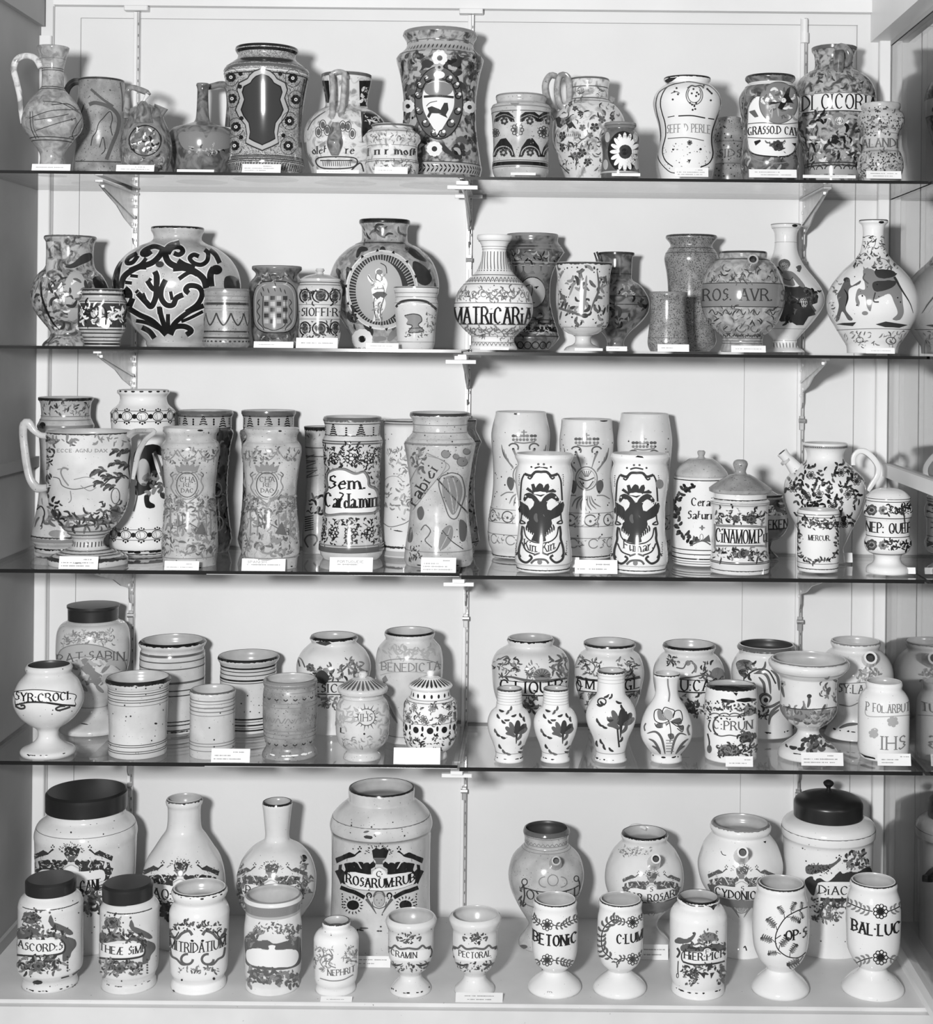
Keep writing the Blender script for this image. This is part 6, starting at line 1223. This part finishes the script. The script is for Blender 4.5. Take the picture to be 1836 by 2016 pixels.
p = Jar('E1', 1160, '728,152 746,165 775,158 800,143 825,161 860,175 900,175 1050,172 1200,168 1240,156 1265,146! 1290,159 1322,162', 4, by=1382, g='L')
p.rimband(5, 1, 3); p.chips(800, 6, 7)
for sg in (1, -1):
    X = lambda v: 1150+sg*v
    p.L([(X(165), 970), (X(150), 1010), (X(120), 1030), (X(90), 1000), (X(50), 985), (X(30), 1010)], 16, 2); p.ell(X(140), 1000, 24, 24, 8, 1, 0, 270); p.ell(X(60), 1150, 34, 30, 14, 2, 0, 280); p.L([(X(160), 1080), (X(150), 1130), (X(120), 1150), (X(90), 1180), (X(60), 1180)], 12, 2); p.L([(X(40), 1040), (X(20), 1045)], 14, 0, 1); p.ell(X(155), 1030, 20, 30, 8, 1, 90, 300)
p.fol(1020, 930, 1300, 990, 60, 20, (1, 2), .5, arc=0); p.fol(1030, 1195, 1270, 1230, 40, 20, (3, 2), .4, arc=0); p.text('MITRIDATIUM', 992, 1310, 1082, 56, 1, thick=.13); p.dot(1060, 1270, 6, 0); p.dot(1245, 1262, 8, 0); p.dot(1010, 1336, 8, 0)
p.done('ointment_jar', 'open white jar lettered MITRIDATIUM in the front row', 'drug jar')
p = Jar('E1', 1590, '768,160 788,172 815,165 850,160 900,162 960,169 1100,169 1220,165 1268,156 1300,152! 1330,158 1352,158', 4, by=1400, g='W', inner='IN', rim=3)
p.rimband(80, 3, 0); p.ring(900, 44, 4); p.fol(1500, 945, 1700, 1000, 60, 20, (3, 2), .4, arc=0); p.poly("1430 1020 1480 1010 1500 1040 1560 1040 1600 1060 1680 1040 1740 1020 1750 1060 1740 1180 1600 1215 1450 1190 1430 1120", 2, 1); p.up(); p.poly("1440 1100 1500 1085 1565 1095 1565 1070 1605 1070 1605 1095 1690 1090 1732 1105 1735 1150 1700 1190 1600 1200 1490 1190 1442 1160", 5, 1); p.fol(1440, 1215, 1740, 1300, 90, 34, (3, 2), .45, arc=0); p.fol(1440, 990, 1500, 1060, 30, 30, (3, 2), .4, arc=0); p.fol(1680, 980, 1740, 1060, 30, 30, (3, 2), .4, arc=0)
p.done('ointment_jar', 'open white jar with broad grey lip and an empty white label shape', 'drug jar')
p = Jar('E2', 181, '923,78 938,83 965,79 985,111 1015,129 1050,131 1160,129 1250,125 1290,113 1310,115! 1332,119', 4, by=1378, g='L', rim=1)
p.rimband(4, 1, 3); p.L("60 1100 90 1080 110 1120 90 1160 110 1200", 6, 3); p.fol(60, 1080, 170, 1220, 60, 24, (3, 4), .3, arc=0); p.fol(220, 1080, 300, 1180, 40, 24, (3, 4), .3, arc=0); p.L("140 1090 160 1130 140 1180 180 1200", 6, 3); p.text('NEPHRIT', 135, 290, 1228, 34, 2, thick=.14); p.L("90 1260 150 1275 220 1270 280 1240", 6, 3); p.specks(14, 950, 1300, 3, 1)
p.done('ointment_jar', 'smallest narrow-necked white jar lettered NEPHRIT in the front row', 'drug jar')
def eggcup(p, c, txt, x0, x1):
    for sg in (1, -1):
        p.L([(c+sg*130, 1075), (c+sg*100, 1085), (c+sg*80, 1070), (c+sg*50, 1090), (c, 1085)], 12, 2); p.L([(c+sg*125, 1165), (c+sg*80, 1185), (c+sg*40, 1180)], 12, 1, 1); p.L([(c+sg*60, 1045), (c+sg*70, 1020), (c+sg*45, 1030)], 10, 2); p.dot(c+sg*60, 1005, 4, 1); p.ell(c+sg*124, 1110, 12, 26, 8, 1)
    p.fol(c-35, 1000, c+35, 1060, 30, 18, (1, 2), .5, arc=0); p.fol(c-120, 1170, c+120, 1215, 50, 20, (2, 1), .4, arc=0); p.up(); p.poly([(c-118, 1092), (c, 1104), (c+118, 1092), (c+122, 1130), (c+100, 1152), (c, 1162), (c-100, 1152), (c-120, 1130)], 5, 1); p.text(txt, x0, x1, 1126, 34, 1, thick=.17); p.specks(12, 960, 1300, 3, 1)
CP = '898,138 918,150 945,144 972,134 1050,133 1120,128 1180,106 1215,76 1235,62! 1265,68 1300,95 1333,119 1352,121'
p = Jar('E2', 617, CP, 4, by=1392, g='W'); eggcup(p, 605, 'CRAMIN', 505, 650); p.chips(1352, 12, 6)
p.done('footed_cup', 'white footed cup lettered CRAMIN in the front row', 'cup')
p = Jar('E2', 991, CP.replace('898,', '886,').replace('918,150', '906,154').replace('1333,119 1352,121', '1322,116 1342,118'), 4, by=1380, g='W', inner='IN'); eggcup(p, 992, 'PECTORAL', 900, 1082)
p.done('footed_cup', 'white footed cup lettered PECTORAL behind a lying card', 'cup')
FP = '797,118 816,128 845,124 870,127 915,134 1000,134 1100,130 1160,112 1195,86 1217,64! 1240,76 1280,116 1320,148 1345,157 1362,155'
def rosevine(p, c, w, y):
    for yy, sg in ((y[0], 1), (y[1], -1)):
        p.ringflower(c+y[2], yy, 34, 0, 5, 8)
        for side in (1, -1): 
            x = c+y[2]
            p.sprig([(x+side*30, yy-sg*8), (x+side*70, yy-sg*4), (x+side*105, yy-sg*22), (x+side*w, yy-sg*36)], 2, 5, 28, 10, 16, 1, 0)
p = Jar('E2', 1456, FP, 4, by=1412, g='L'); p.rimband(5, 1, 3)
for yy in (950, 1155):
    p.ringflower(1412, yy, 34, 1, 5, 8); sg = 1 if yy < 1000 else -1
    p.sprig([(1445, yy), (1490, yy+6), (1540, yy-20*sg), (1585, yy-36*sg)], 2, 5, 30, 11, 16, 1, 0); p.sprig([(1380, yy), (1350, yy-20*sg), (1330, yy-50*sg)], 2, 5, 28, 10, 16, 1, 0)
p.text('BETONiC', 1332, 1580, 1042, 62, 0, thick=.19, thin=.07); p.text('mg', 1418, 1460, 1345, 10, 1, thick=.2)
p.done('footed_jar', 'white goblet-shaped jar lettered BETONiC on a spreading foot', 'drug jar')
p = Jar('E3', 12, FP, 4, by=1408, g='L'); p.rimband(5, 1, 3)
for yy in (935, 1150): p.ringflower(85, yy, 34, 1, 5, 8); sg = 1 if yy < 1000 else -1; p.sprig([(55, yy), (20, yy-5), (-10, yy-20*sg)], 2, 5, 28, 10, 16, 1, 0); p.sprig([(110, yy-10), (140, yy-30)], 2, 5, 26, 10, 14, 1, 0)
p.sprig([(-30, 1150), (-85, 1100), (-95, 1020), (-75, 960), (-20, 915)], 2, 6, 40, 14, 22, 1, 0); p.text('C·LUM', -5, 140, 1032, 54, 0, thick=.18, thin=.07)
p.done('footed_jar', 'white goblet-shaped jar lettered C·LU with fern scroll', 'drug jar')
p = Jar('E3', 467, '783,118 801,126 825,122 845,145 880,165 920,168 1050,167 1200,165 1260,158 1290,150! 1320,155 1347,157', 4, by=1406, g='L', rim=0)
p.rimband(5, 0, 4); p.poly("500 832 540 838 600 818 570 840 555 865 545 850", 0, 1); p.L("380 815 430 838 500 842", 6, 1)
k = .3; p.fell(530, 1020, 48, 28, 3); p.fol(480, 985, 580, 1050, 50, 20, (2, 3), .5, arc=0)
p.poly("330 1045 350 1025 400 1030 435 1010 445 990 455 1000 440 1030 410 1055 350 1060", 2, 1); p.dot(440, 998, 6, 1); p.L("380 1055 378 1075", 5, 2); p.poly("370 1070 420 1060 450 1080 510 1075 560 1060 620 1070 625 1100 560 1100 420 1110 370 1100", 2, 1); p.fol(380, 1055, 620, 1095, 40, 26, (1, 2), .4, arc=0); p.L("345 1085 360 1110 345 1140", 12, 1); p.L("352 1160 350 1210 352 1240", 6, 1); p.ell(348, 1245, 6, 14, 4, 1); p.up()
p.poly("375 1115 400 1105 480 1108 630 1100 630 1150 560 1165 450 1172 390 1160", 5, 1); p.L("380 1165 450 1182 560 1175 620 1160", 10, 1); p.ell(385, 1135, 14, 30, 7, 1, 90, 270); p.text('HiER:PICR', 390, 622, 1134, 44, 1, thick=.2); p.dot(520, 1103, 22, 5, 18); p.up(); p.text('F', 512, 530, 1105, 24, 0, px=True)
p.fol(380, 1185, 620, 1225, 50, 24, (2, 1), .4, arc=0); p.poly("475 1230 510 1225 502 1262", 1); p.poly("535 1228 560 1225 540 1262", 1); p.fol(385, 1215, 460, 1290, 60, 18, (1, 2), .5, arc=0); p.fol(580, 1200, 625, 1280, 40, 18, (1, 2), .5, arc=0); p.chips(1350, 20, 7)
p.done('ointment_jar', 'white jar with nicked rim lettered HiER:PICR in the front row', 'drug jar')
p = Jar('E3', 948, '703,132 722,145 748,143 780,151 830,162 900,167 1000,166 1080,156 1140,130 1178,101 1205,78! 1230,91 1270,131 1310,162 1335,171 1352,168', 4, by=1414, g='L'); p.rimband(6, 1, 3)
p.L("1105 845 1040 870 980 905 940 960 920 1010 920 1060 940 1100 990 1135 1050 1140 1095 1110", 6, 0); p.L("950 1010 920 1030", 5, 0)
def frond(p, x, y, a, l, n=5, sg=1):
    c, q = cos(math.radians(a)), sin(math.radians(a)); P = [(x, y), (x+c*l*.5-sg*q*l*.18, y+q*l*.5+sg*c*l*.18), (x+c*l, y+q*l)]; p.L(P, 4, 1)
    for i in range(n): f = .3+.7*i/n; p.leaf(x+c*l*f, y+q*l*f, a+sg*70, l*.36, l*.1, 2, -.3*sg); p.leaf(x+c*l*f, y+q*l*f, a-sg*40, l*.26, l*.08, 3, .2*sg)
    p.dot(x+c*l, y+q*l, l*.12, 1)
for x, y, a, l, sg in ((970, 910, -120, 70, 1), (930, 990, -130, 90, 1), (925, 1060, -160, 90, 1), (950, 1120, 180, 70, 1), (1010, 890, -70, 70, -1), (980, 905, 20, 80, -1), (935, 1100, -50, 90, -1), (1000, 1138, -60, 80, -1), (1050, 865, 60, 50, -1), (1080, 1130, 150, 100, -1), (1060, 870, -80, 50, 1)): frond(p, x, y, a, l, 5, sg)
p.text('OP·S', 978, 1095, 1010, 56, 0, thick=.19, thin=.07); p.dot(972, 1010, 8, 0)
p.done('footed_jar', 'white goblet-shaped jar with black fern scroll lettered OP·S', 'drug jar')
p = Jar('E3', 1487, '688,128 706,140 735,138 765,146 800,156 880,161 1000,159 1080,153 1130,131 1168,106 1198,76! 1225,90 1260,131 1300,166 1330,184 1348,181', 4, by=1410, g='L'); p.rimband(5, 1, 3)
for yy in (872, 1140):
    p.ringflower(1530, yy, 42, 0, 6, 9); sg = 1 if yy < 1000 else -1
    for P in ([(1485, yy), (1440, yy-10*sg), (1390, yy-30*sg), (1340, yy-52*sg)], [(1572, yy), (1610, yy-14*sg), (1640, yy-30*sg)]): p.sprig(P, 3, 6, 36, 12, 20, 1, 0)
p.text('BAL·LUC', 1366, 1640, 978, 66, 0, thick=.19, thin=.07)
p.done('footed_jar', 'white goblet-shaped jar lettered BAL·LUC, front right corner of the floor', 'drug jar')
# ================= typed cards
def card(x0, x1, y0, y1, sh, what, lines=('8 14',), Y=None, lie=0, txt=None):
    """x0..x1,y0..y1 read in photograph pixels: where the card stands"""
    zs = SH[sh]; u0, v1 = uv((x0+x1)/2, y1)
    D = CAMD+Y if Y is not None else (CAMZ-zs)*F/v1
    D = max(D, CAMD+.003) if sh < 4 else D
    X = u0*D/F; W = (x1-x0)*D/F; H = (y1-y0)*D/F*1.02; th = .0006; t = math.radians(14 if not lie else 62)
    V = []; Fc = []; M = []
    def P(a, b, c): return (a, b*cos(t)*0+(b*cos(t)+c*sin(t)), -b*sin(t)*0+c*cos(t)-b*sin(t)+.0004)
    def bx(a0, a1, b0, b1, c0, c1, m):
        i = len(V)
        for c in (c0, c1):
            for b in (b0, b1):
                for a in (a0, a1): V.append(P(a, b, c))
        for f in ((0,2,3,1),(4,5,7,6),(0,1,5,4),(2,6,7,3),(0,4,6,2),(1,3,7,5)): Fc.append(tuple(i+k for k in f)); M.append(m)
    HH = H/cos(t) if not lie else H*1.4
    bx(-W/2, W/2, 0, th, 0, HH, 0)
    # folded back flap so that it stands
    i = len(V); V.extend([(-W/2, th, HH*cos(t)*0), (W/2, th, 0)]); V.pop(); V.pop()
    rr = random.Random(int(x0)); e = .00012
    for k, ln in enumerate(lines):
        a, b = [float(q)/16 for q in ln.split()]; c = HH*(1-(k+1)/(len(lines)+1)); x = -W/2+W*a
        while x < -W/2+W*b:
            l = W*rr.uniform(.015, .028); h = HH*.035*rr.uniform(.7, 1.3)
            if rr.random() < .86: bx(x, x+l*.75, -e, 0, c-h, c+h, 1)
            x += l
    if txt:
        for (s_, xa, xb, yc, hh) in txt:
            wd = sum(GW(q) for q in s_)-2; sx = (xb-xa)*W/wd; X0 = -W/2+xa*W
            for q in s_:
                for smt, pts in GLY.get(q, ('', 4))[0]:
                    Q = [(X0+gx*sx, HH*yc+(gy-4)*HH*hh/8) for gx, gy in pts]
                    for (p0, q0), (p1, q1) in zip(Q, Q[1:]):
                        l = math.hypot(p1-p0, q1-q0) or 1e-9; nx, nz = -(q1-q0)/l*HH*.012, (p1-p0)/l*HH*.012; i = len(V)
                        for a_, c_ in ((p0+nx, q0+nz), (p0-nx, q0-nz), (p1-nx, q1-nz), (p1+nx, q1+nz)): V.append(P(a_, -e, c_))
                        Fc.append((i, i+1, i+2, i+3)); M.append(1)
                X0 += GW(q)*sx
    o = mk('label_card', V, Fc, [M_card, INK[3]], M, None, False, (X, D-CAMD, zs))
    if lie: o.location.z += 0.0
    return tag(o, what, 'card', 'typed cards')
T3 = ('10 13', '1 14', '1 13')
card(62, 138, 321, 334, 0, 'typed white card under the foot of the pale rope-handled ewer', ('1 13',), .004)
card(228, 303, 323, 336, 0, 'typed white card before the small lustrous figural jug', ('8 12', '2 14'), .004)
card(348, 421, 334, 339, 0, 'low white card before the squat dark flask', ('3 12',), .004)
card(476, 552, 322, 339, 0, 'typed white card before the lobed-panel drug jar', ('8 12', '1 13', '1 10'), .004)
card(623, 706, 333, 340, 0, 'low white card under the double-handled jug', ('3 12',), .004)
card(737, 802, 327, 341, 0, 'white card before the low nvr moſt jar', ('2 8',), .004)
card(1005, 1054, 338, 343, 0, 'low white card before the arch-painted jar', ('3 10',), .004)
card(1204, 1260, 339, 345, 0, 'low white card before the white daisy jar', ('3 10',), .004)
card(1328, 1394, 329, 347, 0, 'typed white card before the white waisted jar with faint lettering', T3, .004)
card(1474, 1568, 332, 348, 0, 'typed white card before the GRASSO.D CAV jar', ('2 10', '4 14'), .004)
card(1580, 1684, 344, 350, 0, 'long low white card before the DI CICORIA jar', ('8 13',), .004)
card(1705, 1774, 336, 351, 0, 'typed white card before the ALANDI jar', ('2 14', '3 12'), .004)
card(499, 577, 675, 687, 1, 'typed white card before the chequered shield jar', ('2 8',), .004)
card(582, 664, 668, 688, 1, 'larger typed white card before the SIOFFI R lidded jar', ('2 14',), .004)
card(720, 784, 677, 688, 1, 'white card before the standing figure jar', ('2 13',), .004)
card(945, 1001, 689, 694, 1, 'low white card at the foot of the MATRICARIA bottle', ('2 13',), .004)
card(1131, 1186, 690, 695, 1, 'low white card at the foot of the marbled goblet', ('2 13',), .004)
card(1193, 1234, 686, 695, 1, 'white card before the dark footed jug', ('2 10',), .004)
card(1294, 1356, 682, 696, 1, 'white card before the small speckled waisted jar', ('2 8',), .004)
card(1439, 1507, 684, 697, 1, 'typed white card before the ROS. AVR. spouted jar', ('2 14',), .004)
card(1704, 1761, 686, 697, 1, 'white card before the horse-painted flask', ('3 14',), .004)
card(115, 192, 1097, 1121, 2, 'typed card leaning on the foot of the two-handled urn', T3)
card(323, 391, 1108, 1125, 2, 'typed card before the left CHA RE shield jar', ('10 13', '1 13'))
card(475, 561, 1104, 1127, 2, 'white card headed SPANISH before the right CHA RE shield jar', ('2 14',), txt=[('SPANISH', .13, .56, .72, .2)])
card(648, 733, 1103, 1130, 2, 'white card headed PORTUGUESE before the gothic seed jar', ('3 10',), txt=[('PORTUGUESE', .18, .78, .7, .16)])
card(828, 897, 1104, 1132, 2, 'typed card before the slanted-band fruit jar', ('10 13', '1 8', '1 12', '1 14'))
card(1131, 1215, 1104, 1130, 2, 'typed white card between the Kin Kin and Fumar jars', ('8 13', '1 12'))
card(1122, 1140, 1085, 1104, 2, 'small narrow white card behind the card between the eagle jars', ('1 2',), Y=.09)
card(1428, 1503, 1109, 1131, 2, 'white card headed FRENCH before the cinnamon jar', ('4 12',), txt=[('FRENCH', .25, .62, .72, .2)])
card(1652, 1678, 1084, 1102, 2, 'small white card behind the P. MERCUR jar', ('1 2',), Y=.2)
card(1728, 1802, 1118, 1130, 2, 'white card lying at the foot of the NEP QUE goblet jar', ('2 4',))
card(415, 491, 1483, 1508, 3, 'typed card before the smallest striped pot', ('9 14', '1 8', '1 12'))
card(774, 866, 1480, 1510, 3, 'typed white card before the black-dotted lidded jar', ('2 10', '2 12'))
card(1428, 1482, 1491, 1510, 3, 'typed card before the broken-rimmed C:PRUN jar', ('11 15', '2 12'))
card(1577, 1660, 1484, 1508, 3, 'typed card leaning on the foot of the wide-rimmed urn', T3)
card(1727, 1793, 1486, 1508, 3, 'typed card before the plain IHS jar', ('11 15', '2 10', '2 8'))
card(630, 692, 1964, 1974, 4, 'card lying flat before the NEPHRIT jar', ('3 12',), lie=1)
card(896, 989, 1958, 1975, 4, 'broad card lying before the PECTORAL cup', ('3 13', '4 12'), lie=1)
card(702, 768, 1885, 1905, 4, 'pale typed card on the floor before the ROSARUM:RUB jar', ('1 14', '1 8'), lie=0)
card(1260, 1315, 1863, 1890, 4, 'pale typed card standing before the ROSAR spouted jar', ('2 14', '2 12'))
